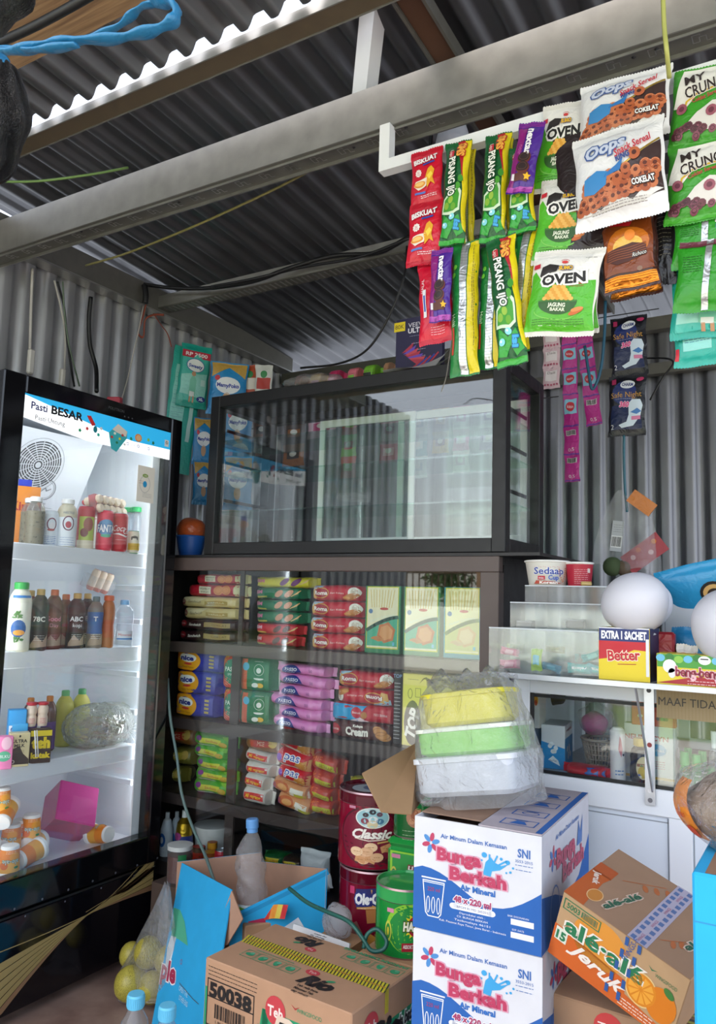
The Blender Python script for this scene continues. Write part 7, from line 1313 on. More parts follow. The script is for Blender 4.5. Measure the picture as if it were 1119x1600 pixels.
for k, (a, b, t_, u_, Y, c) in enumerate(((810, 880, 890, 930, 2.24, 'dad6cc'), (878, 922, 892, 930, 2.27, 'b01c34'))):
    x, zc, w, h = spot(a, b, t_, u_, Y); g = G(); m = M(c); r = w/2*.98; zb_ = ST+.237
    g.lathe([(0, 0, m), (r*.82, 0, m), (r*.98, h*.9, M('f0eee8')), (r*1.04, h*.93, M('f0eee8')), (r*1.04, h*.98, M('e4e2dc')), (r*.98, h, M('d0cec8')), (0, h, M('d0cec8'))], 28); F = cyl(r*.93, h*.45, .42)
    if k == 0:
        txt(g, F, 'Sedaap', -.002, h*.12, h*.26, M('26409a'), 4, w=w*.66, bold=.02, ol=M('f0f0f0'), olw=.04); rect(g, F, -w*.18, -h*.16, w*.16, h*.15, M('b82434'), 3); txt(g, F, 'mie', -w*.18, -h*.16, h*.09, M('f0f0f0'), 5); txt(g, F, 'Cup', w*.08, -h*.14, h*.17, M('3a60b8'), 4, bold=.03); poly(g, F, [(-w*.35, -h*.4), (-w*.3, -h*.26), (w*.1, -h*.3), (w*.3, -h*.38)], M('b04028'), 2); txt(g, F, 'Korean', -.003, -h*.34, h*.11, M('f4e8e0'), 5, w=w*.38, bold=.04)
        for q in range(6): star(g, F, -w*.3+q*w*.1, h*.33, .007, M('c83a4a'), 3, 5)
        for q in range(14): elps(g, F, w*.30+.012*math.sin(q*3), -h*.3+q*h*.04, .003, .0024, M('c88a6a'), 4, 6)
    else:
        for q in range(9): lines(g, F, .0, h*.3-q*h*.08, w*.5, 1, .01, M('e0a0a8'), 2, .0012, seed=q)
        rect(g, F, w*.28, h*.2, w*.12, h*.2, M('d8c8c0'), 2)
    g.build('noodle_cup', None, (x, Y+r, zb_), (0, 0, 0), ('white instant noodle cup with blue lettering on top of the acrylic rack', 'red instant noodle cup beside the white one on the acrylic rack')[k], 'cup')
g = G(); g.box((0, 0, 0), (.03, .02, .012), M('b89a5a', 'b'), None, .003); p = at(912, 925, Y=2.22); g.build('candy', None, (p.x, 2.25, ST+.243), (0, 0, .2), 'small gold sweet lying at the top right corner of the acrylic rack', 'candy')
# Better carton
x, zc, w, h = spot(937, 1018, 990, 1062, 2.03); h = .128; d = .10; t = thing('biscuit_carton', 'open yellow, red and navy display carton with white lettering on the counter', 'box', (x, 2.03+d/2, ST), (0, 0, -.06))
g = G(); YL = M('e8cf2a')
g.bb(-w/2, w/2, -d/2, -d/2+.003, 0, h, YL); g.bb(-w/2, w/2, d/2-.003, d/2, 0, h, YL); g.bb(-w/2, -w/2+.003, -d/2+.003, d/2-.003, 0, h, YL); g.bb(w/2-.003, w/2, -d/2+.003, d/2-.003, 0, h, M('1c2a58')); g.bb(-w/2+.003, w/2-.003, -d/2+.003, d/2-.003, 0, .003, YL)
F = flat((0, -d/2, h/2), (1, 0, 0), (0, 0, 1)); rect(g, F, 0, h*.40, w*.99, h*.2, M('e8eaf2'), 1); rect(g, F, 0, h*.36, w*.99, h*.24, M('1f2f6c'), 2); txt(g, F, 'EXTRA 1 SACHET', 0, h*.36, h*.14, M('f4f4f8'), 4, w=w*.88, bold=.05)
poly(g, F, [(-w*.495, h*.24), (w*.495, h*.24), (w*.495, h*.07), (w*.2, h*.09), (-w*.1, -h*.05), (-w*.495, -h*.12)], M('c41c2c'), 2); txt(g, F, 'Better', 0, -h*.02, h*.19, M('c41c2c'), 5, w=w*.62, bold=.03, rot=.07, ol=M('f4e8d0'), olw=.05); rect(g, F, w*.06, -h*.19, w*.36, h*.015, M('b03a2a'), 3, .05); rect(g, F, w*.46, -h*.05, w*.06, h*.7, M('e4e4ea'), 3)
g.build('body', t); g = G(); g.box((-w*.36, -.0, h+.016), (.03, .05, .003), M('7a4a38'), Matrix.Rotation(.9, 3, 'Y')); g.box((w*.42, .0, h+.018), (.035, .07, .003), M('8a1e28'), Matrix.Rotation(-1.1, 3, 'Y')); g.build('flaps', t)
g = G(); g.box((0, 0, .06), (.045, .03, .12), M('9a1a26', 'b'), None, .006); g.box((.035, .005, .045), (.04, .03, .09), M('5a3a26', 'f'), Matrix.Rotation(.2, 3, 'Y'), .005); p = at(1040, 1030, Y=2.12); g.build('snack_pack', None, (p.x, 2.13, ST), (0, 0, 0), 'dark red and bronze packs standing between the yellow carton and the balloons', 'snack')
g = G(); F, B = pillow(g, .05, .09, .02, M('d8d4d0', 'b')); 
for q in range(3): rect(g, F, 0, -.03+q*.025, .046, .012, M('c85a2a'), 1, .1)
p = at(1072, 1010, Y=2.10); g.build('snack_pack', None, (p.x, 2.10, ST+.046), (0, .1, 0), 'small white and orange striped pack left of the right balloon', 'snack')
# balloons
def balloon(cx, cy, rx, rz, Y, lb_, tilt):
    x, zc, w, h = spot(cx-rx, cx+rx, cy-rz, cy+rz, Y); g = G(); m = M('d5d5de', 'q'); g.sphere((0, 0, 0), w/2, m, 40, 26, (1, 1, h/w), lambda q: Vector((q.x*(1-.10*max(0, -q.z)/(w/2)), q.y*(1-.10*max(0, -q.z)/(w/2)), q.z)))
    g.lathe([(.004, -h/2+.001, m), (.005, -h/2-.006, m), (.009, -h/2-.012, m), (.001, -h/2-.011, m)], 10); return g.build('balloon', None, (x, Y+w*.25, zc), (0, tilt, 0), lb_, 'balloon', None)
BLN = _M.get('x'); 
balloon(988, 943, 55, 49, 2.03, 'white round balloon resting on the open yellow carton', -.5)
balloon(1133, 978, 58, 60, 2.0, 'white balloon cut off by the right edge of the photo', .3)
balloon(1020, 948, 28, 36, 2.14, 'second white balloon mostly hidden behind the left one', .3)
# beng-beng carton
x, zc, w, h = spot(1028, 1150, 1028, 1076, 2.02); h = .072; d = .09; t = thing('chocolate_carton', 'low green, yellow and red chocolate wafer carton at the right of the counter', 'box', (x, 2.01+d/2, ST), (0, 0, 0))
g = G(); g.bb(-w/2, w/2, -d/2, d/2, 0, h, M('e0cc30')); F = flat((0, -d/2, h/2), (1, 0, 0), (0, 0, 1)); rect(g, F, 0, h*.28, w*.99, h*.42, M('4a9a3a'), 1)
for q in range(8): elps(g, F, -w*.45+q*w*.12, h*.36+.003*math.sin(q*2), w*.06, h*.12, M(('6ab8d8', '2f7a34', '8ac04a')[q % 3]), 2, 12)
elps(g, F, -w*.33, h*.1, w*.09, h*.22, M('eceee8'), 3); elps(g, F, -w*.30, -h*.12, w*.05, h*.16, M('e4e6e0'), 3); elps(g, F, w*.12, h*.34, w*.08, h*.14, M('f0f0ec'), 3); rect(g, F, w*.12, h*.38, w*.1, h*.035, M('1a1a1a'), 4)
poly(g, F, [(-w*.5, -h*.45), (w*.5, -h*.48), (w*.5, -h*.25), (0, -h*.2)], M('a8202c'), 3); txt(g, F, 'beng-beng', w*.03, -h*.05, h*.3, M('8a2038'), 5, w=w*.56, bold=.03, ol=M('e8b8c0'), olw=.06); lines(g, F, w*.1, -h*.34, w*.4, 2, h*.09, M('e8c8c8'), 5, .0015)
g.build('body', t)
# blue chip bag and papers at the right
def chips(g, W, H):
    F, B = pillow(g, W, H, .07, M('2f93c4', 'b')); elps(g, F, W*.02, H*.02, W*.14, H*.2, M('1c1714'), 2); elps(g, F, W*.02, H*.02, W*.11, H*.15, M('c8a060'), 3); elps(g, F, W*.02, H*.0, W*.07, H*.1, M('2a1c14'), 4); poly(g, F, [(W*.2, 0), (W*.4, H*.2), (W*.45, -H*.05)], M('d88a3a'), 2); rect(g, F, 0, -H*.36, W*.7, H*.12, M('c8ccd0'), 2)
g = G(); chips(g, .26, .16); p = at(1105, 918, Y=2.28); g.build('chips_bag', None, (p.x+.01, 2.30, p.z), (.5, -.25, 0), 'light blue chips bag lying above the right balloon', 'snack')
g = G(); g.box((0, 0, .0), (.22, .16, .235), M('b9bec4', 'p'), None, .004); F = flat((0, -.08, 0), (1, 0, 0), (0, 0, 1)); frame(g, F, 0, 0, .2, .2, .003, M('8a8f96'), 1); p = at(1085, 960, Y=2.25); g.build('white_carton', None, (p.x+.02, 2.37, ST+.118), (0, 0, 0), 'plain white carton behind the balloons under the blue chips bag', 'box')
g = G(); F, B = pillow(g, .10, .13, .04, M('2a8ac0', 'b')); p = at(1078, 985, Y=2.2); g.build('snack_pack', None, (p.x, 2.24, ST+.066), (0, .0, 0), 'blue snack pack between the two balloons', 'snack')
# ================================================================ cartons and goods in the foreground
CB = 'b98f6c'
def carton(w, d, h, m, top=None, t_=.003):
    g = G(); g.box((0, 0, h/2), (w, d, h), m, None, .003)
    return g, dict(f=flat((0, -d/2, h/2), (1, 0, 0), (0, 0, 1)), r=flat((w/2, 0, h/2), (0, 1, 0), (0, 0, 1)), l=flat((-w/2, 0, h/2), (0, -1, 0), (0, 0, 1)), t=flat((0, 0, h), (1, 0, 0), (0, 1, 0)))
BLU, PNK, NAV = M('2a63b0', 'c'), M('b83a5e'), M('3a6ab0')
def swoosh(w, h, dz=0):
    return [(-w*.5, -h*.5), (w*.5, -h*.5), (w*.5, h*.02+dz)]+[(w*(.5-i/14), h*(.02-.20*math.sin(min(1, i/5)*PI/2) if i < 6 else -.18+.24*math.sin(min(1, (i-6)/7)*PI/2)**1.3)+dz) for i in range(1, 14)]+[(-w*.5, h*.03+dz)]
def water_face(g, F, w, h, full=True):
    rect(g, F, 0, 0, w*.995, h*.995, M('dcdde2', 'c'), .3); poly(g, F, swoosh(w, h), BLU, 1)
    txt(g, F, 'Air Minum Dalam Kemasan', -w*.02, h*.36, h*.038, NAV, 3, w=w*.52, bold=.02)
    for k in range(6): a = k*PI/3+.3; elps(g, F, -w*.36+w*.042*math.cos(a), h*.28+h*.055*math.sin(a), w*.034, h*.022, PNK if k % 2 else M('4a8ac8'), 3, 10, a)
    txt(g, F, 'Bunga', -w*.13, h*.20, h*.105, PNK, 5, w=w*.34, bold=.05, ol=M('d89ab0'), olw=.07); txt(g, F, 'Berkah', w*.02, h*.05, h*.105, PNK, 5, w=w*.43, bold=.05, ol=M('d89ab0'), olw=.07); txt(g, F, 'Air Mineral', w*.02, -h*.06, h*.05, M('2a6ab8'), 4, w=w*.27, bold=.04)
    SP = M('3aa0d8')
    poly(g, F, [(w*.06, h*.09), (w*.08, h*.20), (w*.12, h*.25), (w*.15, h*.21), (w*.20, h*.19), (w*.26, h*.22), (w*.19, h*.15), (w*.13, h*.13), (w*.12, h*.08)], SP, 3)
    for a, b, r in ((.07, .26, .022), (.20, .25, .012), (.25, .23, .018), (.27, .15, .010), (.24, .14, .008), (.29, .19, .009), (.05, .21, .008)): elps(g, F, w*a, h*b, w*r, h*r*1.1, SP, 4, 10)
    for a, b, c, d_ in ((.13, .17, .17, .27), (.15, .17, .24, .24), (.11, .19, .11, .27)): line(g, F, [(w*a, h*b), (w*c, h*d_)], .0035, SP, 4)
    txt(g, F, 'SNI', w*.37, h*.33, h*.07, NAV, 3, w=w*.09, bold=.03); txt(g, F, '3553-2015', w*.37, h*.26, h*.024, NAV, 3, w=w*.13); lines(g, F, w*.37, h*.225, w*.13, 1, .01, NAV, 3); lines(g, F, w*.37, h*.185, w*.12, 1, .01, NAV, 3)
    CW = M('e8ecf4')
    line(g, F, [(-w*.42, -h*.06), (-w*.395, -h*.34), (-w*.375, -h*.37), (-w*.29, -h*.37), (-w*.27, -h*.34), (-w*.245, -h*.06), (-w*.42, -h*.06)], .0022, CW, 3); line(g, F, [(-w*.43, -h*.035), (-w*.235, -h*.035)], .003, CW, 3); line(g, F, [(-w*.42, -h*.075), (-w*.25, -h*.075)], .0015, CW, 3)
    txt(g, F, '220 ml', -w*.33, -h*.13, h*.035, M('a84068'), 4, w=w*.1)
    for k in range(3): ring(g, F, -w*.375+k*w*.042, -h*.27, w*.016, h*.075, .0018, CW, 3, 14)
    txt(g, F, '48 x 220 ml', -w*.02, -h*.17, h*.052, M('a84068'), 5, w=w*.29, bold=.05, ol=CW, olw=.09)
    elps(g, F, -w*.17, -h*.235, w*.03, h*.026, CW, 3); elps(g, F, w*.13, -h*.235, w*.03, h*.026, CW, 3); rect(g, F, -w*.02, -h*.235, w*.30, h*.052, CW, 3); txt(g, F, 'BPOM RI MD 265201', -w*.02, -h*.235, h*.02, M('5a5a80'), 4, w=w*.24)
    for k, (ww, s_) in enumerate(((.20, 'Diproduksi oleh :'), (.24, 'CV. BUNGA BERKAH'), (.28, 'Tasikmalaya 46151'), (.52, 'Kab. Pesawat Raya Timur, Jawa Barat - Indonesia'))): txt(g, F, s_, -w*.02, -h*(.285+.032*k), h*.018, CW, 3, w=w*ww)
    for k in range(2): rect(g, F, w*.36, -h*(.26+.11*k), w*.17, h*.05, M('e4e8f0'), 3); txt(g, F, ('BAIK DIGUNAKAN', 'EXP. DATE')[k], w*.33, -h*(.215+.11*k), h*.016, CW, 3)
    rect(g, F, 0, h*.0, w*.13, h*.99, M('c4bcc6', 'p'), .6) if False else None
def water_box(loc, yaw, lb_, open_=False, w=.280, d=.43, h=.230):
    t = thing('water_carton', lb_, 'carton', loc, (0, 0, yaw), 'bottled water cartons in the stack')
    WH = M('d9dae0', 'c'); g = G()
    if open_:
        g.bb(-w/2, w/2, -d/2, -d/2+.004, 0, h, WH); g.bb(-w/2, w/2, d/2-.004, d/2, 0, h, WH); g.bb(-w/2, -w/2+.004, -d/2+.004, d/2-.004, 0, h, WH); g.bb(w/2-.004, w/2, -d/2+.004, d/2-.004, 0, h, WH); g.bb(-w/2+.004, w/2-.004, -d/2+.004, d/2-.004, 0, .004, WH)
        g.bb(-w/2+.004, w/2-.004, -d/2+.004, d/2-.004, h-.03, h-.027, M('8d7060', 'c'))
    else: g.box((0, 0, h/2), (w, d, h), WH, None, .003)
    F = dict(f=flat((0, -d/2, h/2), (1, 0, 0), (0, 0, 1)), r=flat((w/2, 0, h/2), (0, 1, 0), (0, 0, 1)), l=flat((-w/2, 0, h/2), (0, -1, 0), (0, 0, 1)))
    water_face(g, F['f'], w, h)
    R = F['r']; rect(g, R, 0, 0, d*.995, h*.995, M('c9c9d2', 'c'), .3); poly(g, R, [(-d*.5, -h*.5), (-d*.5, -h*.02), (-d*.25, -h*.12), (0, -h*.28), (d*.25, -h*.2), (d*.5, h*.1), (d*.5, -h*.5)], BLU, 1); txt(g, R, 'Air Minum Dalam Kemasan', 0, h*.38, h*.045, NAV, 3, w=d*.5, bold=.02)
    for k in range(6): a = k*PI/3+.3; elps(g, R, -d*.30+d*.045*math.cos(a), h*.22+h*.06*math.sin(a), d*.03, h*.028, PNK if k % 2 else NAV, 3, 10, a)
    txt(g, R, 'Bunga', -d*.04, h*.18, h*.16, PNK, 5, w=d*.38, bold=.05); txt(g, R, 'Berkah', d*.12, -h*.0, h*.16, PNK, 5, w=d*.46, bold=.05); poly(g, R, [(d*.20, h*.1), (d*.24, h*.34), (d*.28, h*.22), (d*.34, h*.36), (d*.32, h*.1)], NAV, 3); ring(g, R, -d*.26, -h*.25, d*.09, h*.22, .004, NAV, 3, 20); rect(g, F['l'], 0, -h*.2, d*.99, h*.58, BLU, 1)
    g.build('box_body', t); return t
bx, by, byaw, bh = -.802+.14, 1.605, .0468, .23
def bloc(z): return (-.802+.14*math.cos(byaw)-.215*math.sin(byaw), 1.605+.14*math.sin(byaw)+.215*math.cos(byaw), z)
wb = water_box(bloc(.621), byaw, 'white and blue water carton on top of its stack, torn open under bagged containers', True)
w, d, h = .28, .43, .23
g = G(); TP = M('a08a80', 'c'); TW = M('b3aab2', 'c')
# top flap closed at the right with printed icons
g.add([(w*.02, -d/2, h+.001), (w/2, -d/2, h+.001), (w/2, d/2, h+.001), (w*.02, d/2, h+.001), (w*.02, -d/2, h+.004), (w/2, -d/2, h+.004), (w/2, d/2, h+.004), (w*.02, d/2, h+.004)], [(0, 3, 2, 1), (4, 5, 6, 7), (0, 1, 5, 4), (1, 2, 6, 5), (2, 3, 7, 6), (3, 0, 4, 7)], TW)
F = flat((0, 0, h+.0042), (1, 0, 0), (0, 1, 0)); rect(g, F, w*.475, 0, w*.05, d*.99, BLU, 1)
for k, y in enumerate((-d*.36, -d*.16, d*.06, d*.28)):
    frame(g, F, w*.27, y, w*.26, d*.10, .003, BLU, 1); poly(g, F, [(w*(.20), y-.012), (w*.24, y+.014), (w*.30, y+.010), (w*.34, y-.012)], BLU, 1) if k != 1 else ring(g, F, w*.27, y, .02, .012, .003, BLU, 1); rect(g, F, w*.27, y+.016, w*.1, .003, BLU, 2)
g.build('top_flap', wb, label='closed right flap with blue printed icons')
g = G(); g.box((-w*.24, d*.03, h+.0015), (w*.50, d*.9, .003), M('977a66', 'c')); g.build('top_flap', wb, label='bare brown inner flap')
# big open side flap
def flapmesh(P, m1, m2, th=.0035):
    g = G(); P = [Vector(p) for p in P]; nn = (P[1]-P[0]).cross(P[2]-P[0]).normalized()*th; n = len(P)
    g.add(P+[p+nn for p in P], [tuple(range(n))[::-1]], m1); g.add([p+nn for p in P], [tuple(range(n))], m2); g.add(P+[p+nn for p in P], [(i, (i+1) % n, n+(i+1) % n, n+i) for i in range(n)], m1); return g
def W2L(t, pts):
    Mi = (Matrix.Translation(t.location) @ t.rotation_euler.to_matrix().to_4x4()).inverted(); return [Mi @ Vector(p) for p in pts]
g = flapmesh(W2L(wb, [at(643, 1272, Y=1.605), at(596, 1268, Y=1.56), at(566, 1208, Y=1.60), at(655, 1158, Y=1.86), at(668, 1240, Y=2.0)]), M('a5835f', 'c'), M('b08c66', 'c')); g.build('side_flap', wb, label='brown cardboard flap folded out to the left')
l2_ = water_box(bloc(.3895), byaw+.01, 'white and blue water carton directly under the torn-open one')
l3_ = water_box(bloc(.158), byaw, 'lowest white and blue water carton of the stack')
g = G(); g.box((0, 0, .078), (.29, .44, .156), M(CB, 'c'), None, .003); g.build('plain_carton', None, bloc(0), (0, 0, byaw), 'plain brown carton on the floor under the water carton stack', 'carton')
# ---- bag with plastic food boxes
tz = .621+.23+.0055
t = thing('container_bag', 'milky plastic bag of yellow, green and white food boxes on the torn water carton', 'bag', (-.80+.078, 1.79, tz+.018), (0, 0, .04))
def tub(g, w, d, h, z, m, rim, R=None, r=.035):
    def ring_(ww, dd, zz, rr):
        P = []
        for cx, cy, a0 in ((ww/2-rr, dd/2-rr, 0), (-ww/2+rr, dd/2-rr, PI/2), (-ww/2+rr, -dd/2+rr, PI), (ww/2-rr, -dd/2+rr, 1.5*PI)):
            for k in range(6): a = a0+PI/2*k/5; P.append(Vector((cx+rr*math.cos(a), cy+rr*math.sin(a), zz)))
        return P
    prof = [(.90, 0, m), (1, h*.12, m), (1.02, h*.86, rim), (1.06, h*.87, rim), (1.06, h, rim), (.98, h*1.03, rim)]
    L = [ring_(w*s_, d*s_, z+zz, r) for s_, zz, _ in prof]; n = 24
    if R: L = [[R @ p for p in l] for l in L]
    for i in range(len(L)-1): g.add(L[i]+L[i+1], [(k, (k+1) % n, n+(k+1) % n, n+k) for k in range(n)], prof[i][2], True)
    g.add(L[0], [tuple(range(n))[::-1]], m); g.add(L[-1], [tuple(range(n))], rim)
RT = Matrix.Rotation(-.18, 3, 'Y') @ Matrix.Rotation(-.09, 3, 'X')
g = G(); tub(g, .235, .20, .085, .004, M('c6cbd4', 'p'), M('d4d8de', 'p'), RT, .02); 
for k in range(22): q = G
g.build('white_box', t); 
g = G(); tub(g, .225, .19, .062, .092, M('8fd06a', 'p'), M('e9efe2', 'p'), RT, .035); g.build('green_box', t)
g = G(); tub(g, .205, .165, .075, .158, M('d9cf35', 'p'), M('d9cf35', 'p'), RT, .05); g.build('yellow_box', t)
g = G(); rd = random.Random(12); NU, NV = 72, 30
def bagsurf(u, v):
    a = 2*PI*u; z = -.002+.275*v; prof = (.142, .140, .134, .130, .122, .112, .085)
    k = min(len(prof)-1.001, v*(len(prof)-1)); i = int(k); rr = prof[i]+(prof[i+1]-prof[i])*(k-i)
    c, s_ = math.cos(a), math.sin(a); sq = (abs(c)**3.4+abs(s_)**3.4)**(-1/3.4)
    wv_ = .0035*math.sin(a*11+v*5)+.0025*math.sin(a*19-v*13)+.003*math.sin(v*22+a*3)
    x = (rr*sq+wv_)*c; y = (rr*.88*sq+wv_)*s_
    if v > .86: x *= 1-(v-.86)*1.2; y *= 1-(v-.86)*1.5
    p = RT @ Vector((x, y, z)); 
    if v < .2: p.z = min(max(p.z-.02, -.018), p.z) if p.z > 0 else max(p.z, -.018)
    return p
cloth(g, bagsurf, NU, NV, MG('stackbag', (.96, .97, .97), film=.22, wrinkle=1.0, rough=.16, scale=22)); 
g.build('bag_film', t)
g = G(); cloth(g, lambda u, v: RT @ Vector(((u-.5)*.20+.01*math.sin(v*9), (v-.5)*.13, .262+.022*math.sin(u*9)*math.sin(v*7)+.012*math.sin(u*23+v*15))), 20, 14, MG('stackbag', ())); cloth(g, lambda u, v: RT @ Vector((.10+.05*v, -.06+.10*u, .26-.20*v+.012*math.sin(u*14))), 14, 10, MG('stackbag', ())); g.build('bag_knot', t)
# ---- leaning orange carton
P_ = dict(x=-.6835, y=2.1698, z=.4053); s_ = .76; C0 = Vector((P_['x']*s_, P_['y']*s_, HC+(P_['z']-HC)*s_)); w, d, h = .34*s_, .30*s_, .1905*s_
Rm = Matrix.Rotation(-.1888, 3, 'Z') @ Matrix.Rotation(.3471, 3, 'Y') @ Matrix.Rotation(.1816, 3, 'X')
g, F = carton(w, d, h, M('b08a66', 'c')); f = F['f']; ORG = M('cf6428'); GRN = M('2a7a52')
rect(g, f, 0, 0, w*.99, h*.99, M('bd9a72', 'c'), .3); poly(g, f, [(-w*.5, -h*.5), (w*.5, -h*.5), (w*.5, -h*.40), (w*.12, -h*.28), (-w*.5, -h*.20)], ORG, 1); poly(g, f, [(-w*.5, -h*.2), (-w*.5, h*.0), (w*.1, -h*.10), (w*.12, -h*.28)], ORG, 1)
elps(g, f, -w*.14, h*.12, w*.22, h*.34, M('e0963c'), 1, 24); pass
frame(g, f, -w*.32, h*.36, w*.30, h*.15, .002, GRN, 3); txt(g, f, '50031', -w*.38, h*.36, h*.08, GRN, 3, w=w*.13, bold=.02); barcode(g, f, -w*.25, h*.36, w*.12, h*.1, M('4a7a5a'), 3, 4, None)
txt(g, f, 'alé·alé', -w*.10, h*.10, h*.22, GRN, 6, w=w*.62, bold=.03, ol=M('f0e8dc'), olw=.06); txt(g, f, 'Jeruk', -w*.12, -h*.20, h*.17, M('efe6dc'), 6, w=w*.46, bold=.03, shear=.4, rot=-.12); rect(g, f, -w*.43, -h*.12, w*.10, h*.20, M('dfe4d4'), 3); txt(g, f, '15', -w*.43, -h*.13, h*.12, GRN, 4, bold=.05)
elps(g, f, w*.22, -h*.06, w*.12, h*.24, M('e9c888'), 4, 26); elps(g, f, w*.22, -h*.06, w*.11, h*.22, M('e08a24'), 5, 26); 
for k in range(10): a = 2*PI*k/10; poly(g, f, [(w*.22+w*.012*math.cos(a), -h*.06+h*.02*math.sin(a)), (w*.22+w*.095*math.cos(a-.25), -h*.06+h*.19*math.sin(a-.25)), (w*.22+w*.095*math.cos(a+.25), -h*.06+h*.19*math.sin(a+.25))], M('f0a83c'), 6)
elps(g, f, w*.37, -h*.08, w*.11, h*.24, M('dd7f20'), 4.5, 26); elps(g, f, w*.40, h*.14, w*.045, h*.05, M('3f7a3a'), 6, 12, -.6); txt(g, f, 'WINGSFOOD', w*.36, h*.26, h*.05, GRN, 3, w=w*.16); poly(g, f, [(w*.22, h*.33), (w*.25, h*.28), (w*.29, h*.32), (w*.25, h*.30)], GRN, 3); lines(g, f, w*.22, -h*.36, w*.26, 3, h*.045, M('f0e0d0'), 3, .002)
tp = F['t']; rect(g, tp, 0, 0, w*.99, d*.99, M('94765f', 'c'), .3); poly(g, tp, [(-w*.5, -d*.5), (-w*.33, -d*.5), (-w*.36, -d*.1), (-w*.34, d*.02), (-w*.5, d*.02)], M('b0582c'), 1); poly(g, tp, [(-w*.5, d*.0), (-w*.34, d*.0), (-w*.34, d*.16), (-w*.5, d*.16)], M('a8522c'), 1)
txt(g, tp, 'Jeruk', -w*.42, -d*.08, w*.05, M('d8c8bc'), 3, rot=-1.2, bold=.04); elps(g, tp, -w*.33, -d*.30, w*.06, d*.09, M('b87a3a'), 2); ring(g, tp, -w*.33, -d*.30, w*.06, d*.09, .002, M('d8b080'), 3)
for yy, xx, rr in ((-.16, -.17, 1.25), (.0, .40, 1.3)): txt(g, tp, 'alé-alé', w*xx, d*yy, w*.055, M('2f5c48'), 4, rot=rr, w=d*.42, bold=.04, ol=M('c8b0a0'), olw=.1)
for k in range(3): elps(g, tp, -w*(.12-.07*k), d*(.18+.06*k), w*.022, d*.05, M('a8623c'), 2, 10, .6); elps(g, tp, w*(.28+.04*k), -d*(.26-.06*k), w*.02, d*.045, M('a8623c'), 2, 10, .4)
line(g, tp, [(-w*.28, d*.1), (-w*.02, d*.36)], .002, M('a8623c'), 2); line(g, tp, [(w*.2, -d*.3), (w*.36, -d*.1)], .002, M('a8623c'), 2)
TPE = M('a8a2b4', 'p'); rect(g, tp, w*.10, 0, w*.15, d*.995, TPE, 3)
for k in range(12):
    for a in (-.04, .035): rect(g, tp, w*(.10+a), -d*.46+k*d*.083, w*.035, d*.05, M('566c98'), 4)
    txt(g, tp, 'WINGS', w*.10, -d*.42+k*d*.083, w*.022, M('9a4a6a'), 4, rot=PI/2) if k % 3 == 0 else None
for k in range(5):
    for a in (-.06, .035): rect(g, f, w*(.10+a-.012*k), h*(.44-.20*k), w*.028, h*.12, M('2f5a9a'), 7, .1)
txt(g, f, 'WINGS-F', w*.075, h*.36, h*.07, M('3a5a9a'), 7, rot=PI/2-.2)
o = g.build('juice_carton', None, C0+Rm @ Vector((w/2, d/2, 0)), Rm.to_euler(), 'tilted brown and orange juice carton leaning in front of the white counter', 'carton')
# carton underneath
pa = at(862, 1570, Y=1.68); g, F = carton(.30, .26, .19, M('a98567', 'c')); f, tp = F['f'], F['t']; ztop = pa.z+.01
txt(g, tp, 'Rio', .02, .02, .06, M('2b2724'), 3, w=.11, bold=.08, shear=.3); txt(g, tp, 'Gula Batu', .02, .075, .014, M('4a3a30'), 3)
for k in range(8): rect(g, tp, .10, -.11+k*.03, .05, .008, M('c8c030'), 3); rect(g, tp, .10, -.10+k*.03, .05, .006, M('2a2a26'), 4)
elps(g, f, -.03, .06, .03, .03, M('c03a3a'), 2); txt(g, f, 'Teh', -.03, .06, .02, M('f0e0d8'), 3); rect(g, f, .08, .04, .1, .1, M('2f9a68'), 1)
g.build('tea_carton', None, (pa.x+.145, 1.70+.13, ztop-.19), (0, 0, -.05), 'brown tea carton underneath the tilted orange juice carton', 'carton')
g = G(); g.box((0, 0, (ztop-.191)/2), (.30, .26, ztop-.191), M(CB, 'c'), None, .003); g.build('plain_carton', None, (pa.x+.145, 1.83, 0), (0, 0, -.05), 'plain brown carton on the floor under the lower tea carton', 'carton')
# ---- blue carton at the right edge
a = at(1081, 1362, Y=1.12); b_ = at(1113, 1311, Y=1.32); t = thing('blue_carton', 'bright blue carton standing at the right edge in front', 'carton', (a.x+.15, 1.12+.10, 0), (0, 0, 0)); SKY = M('23a3dc', 'c')
zt_ = a.z; g = G(); g.box((0, 0, zt_/2), (.30, .20, zt_), SKY, None, .003); F = flat((0, 0, zt_), (1, 0, 0), (0, 1, 0)); rect(g, F, .006, 0, .282, .192, M('8d6e58', 'c'), 1); f = flat((0, -.10, zt_/2), (1, 0, 0), (0, 0, 1)); rect(g, f, 0, zt_*.44, .298, .002, M('1b84b8'), 1); txt(g, f, 'Ahh', -.11, zt_*.12, .02, M('9ad0ea'), 1, w=.03, rot=-.4)
g.build('box_body', t)
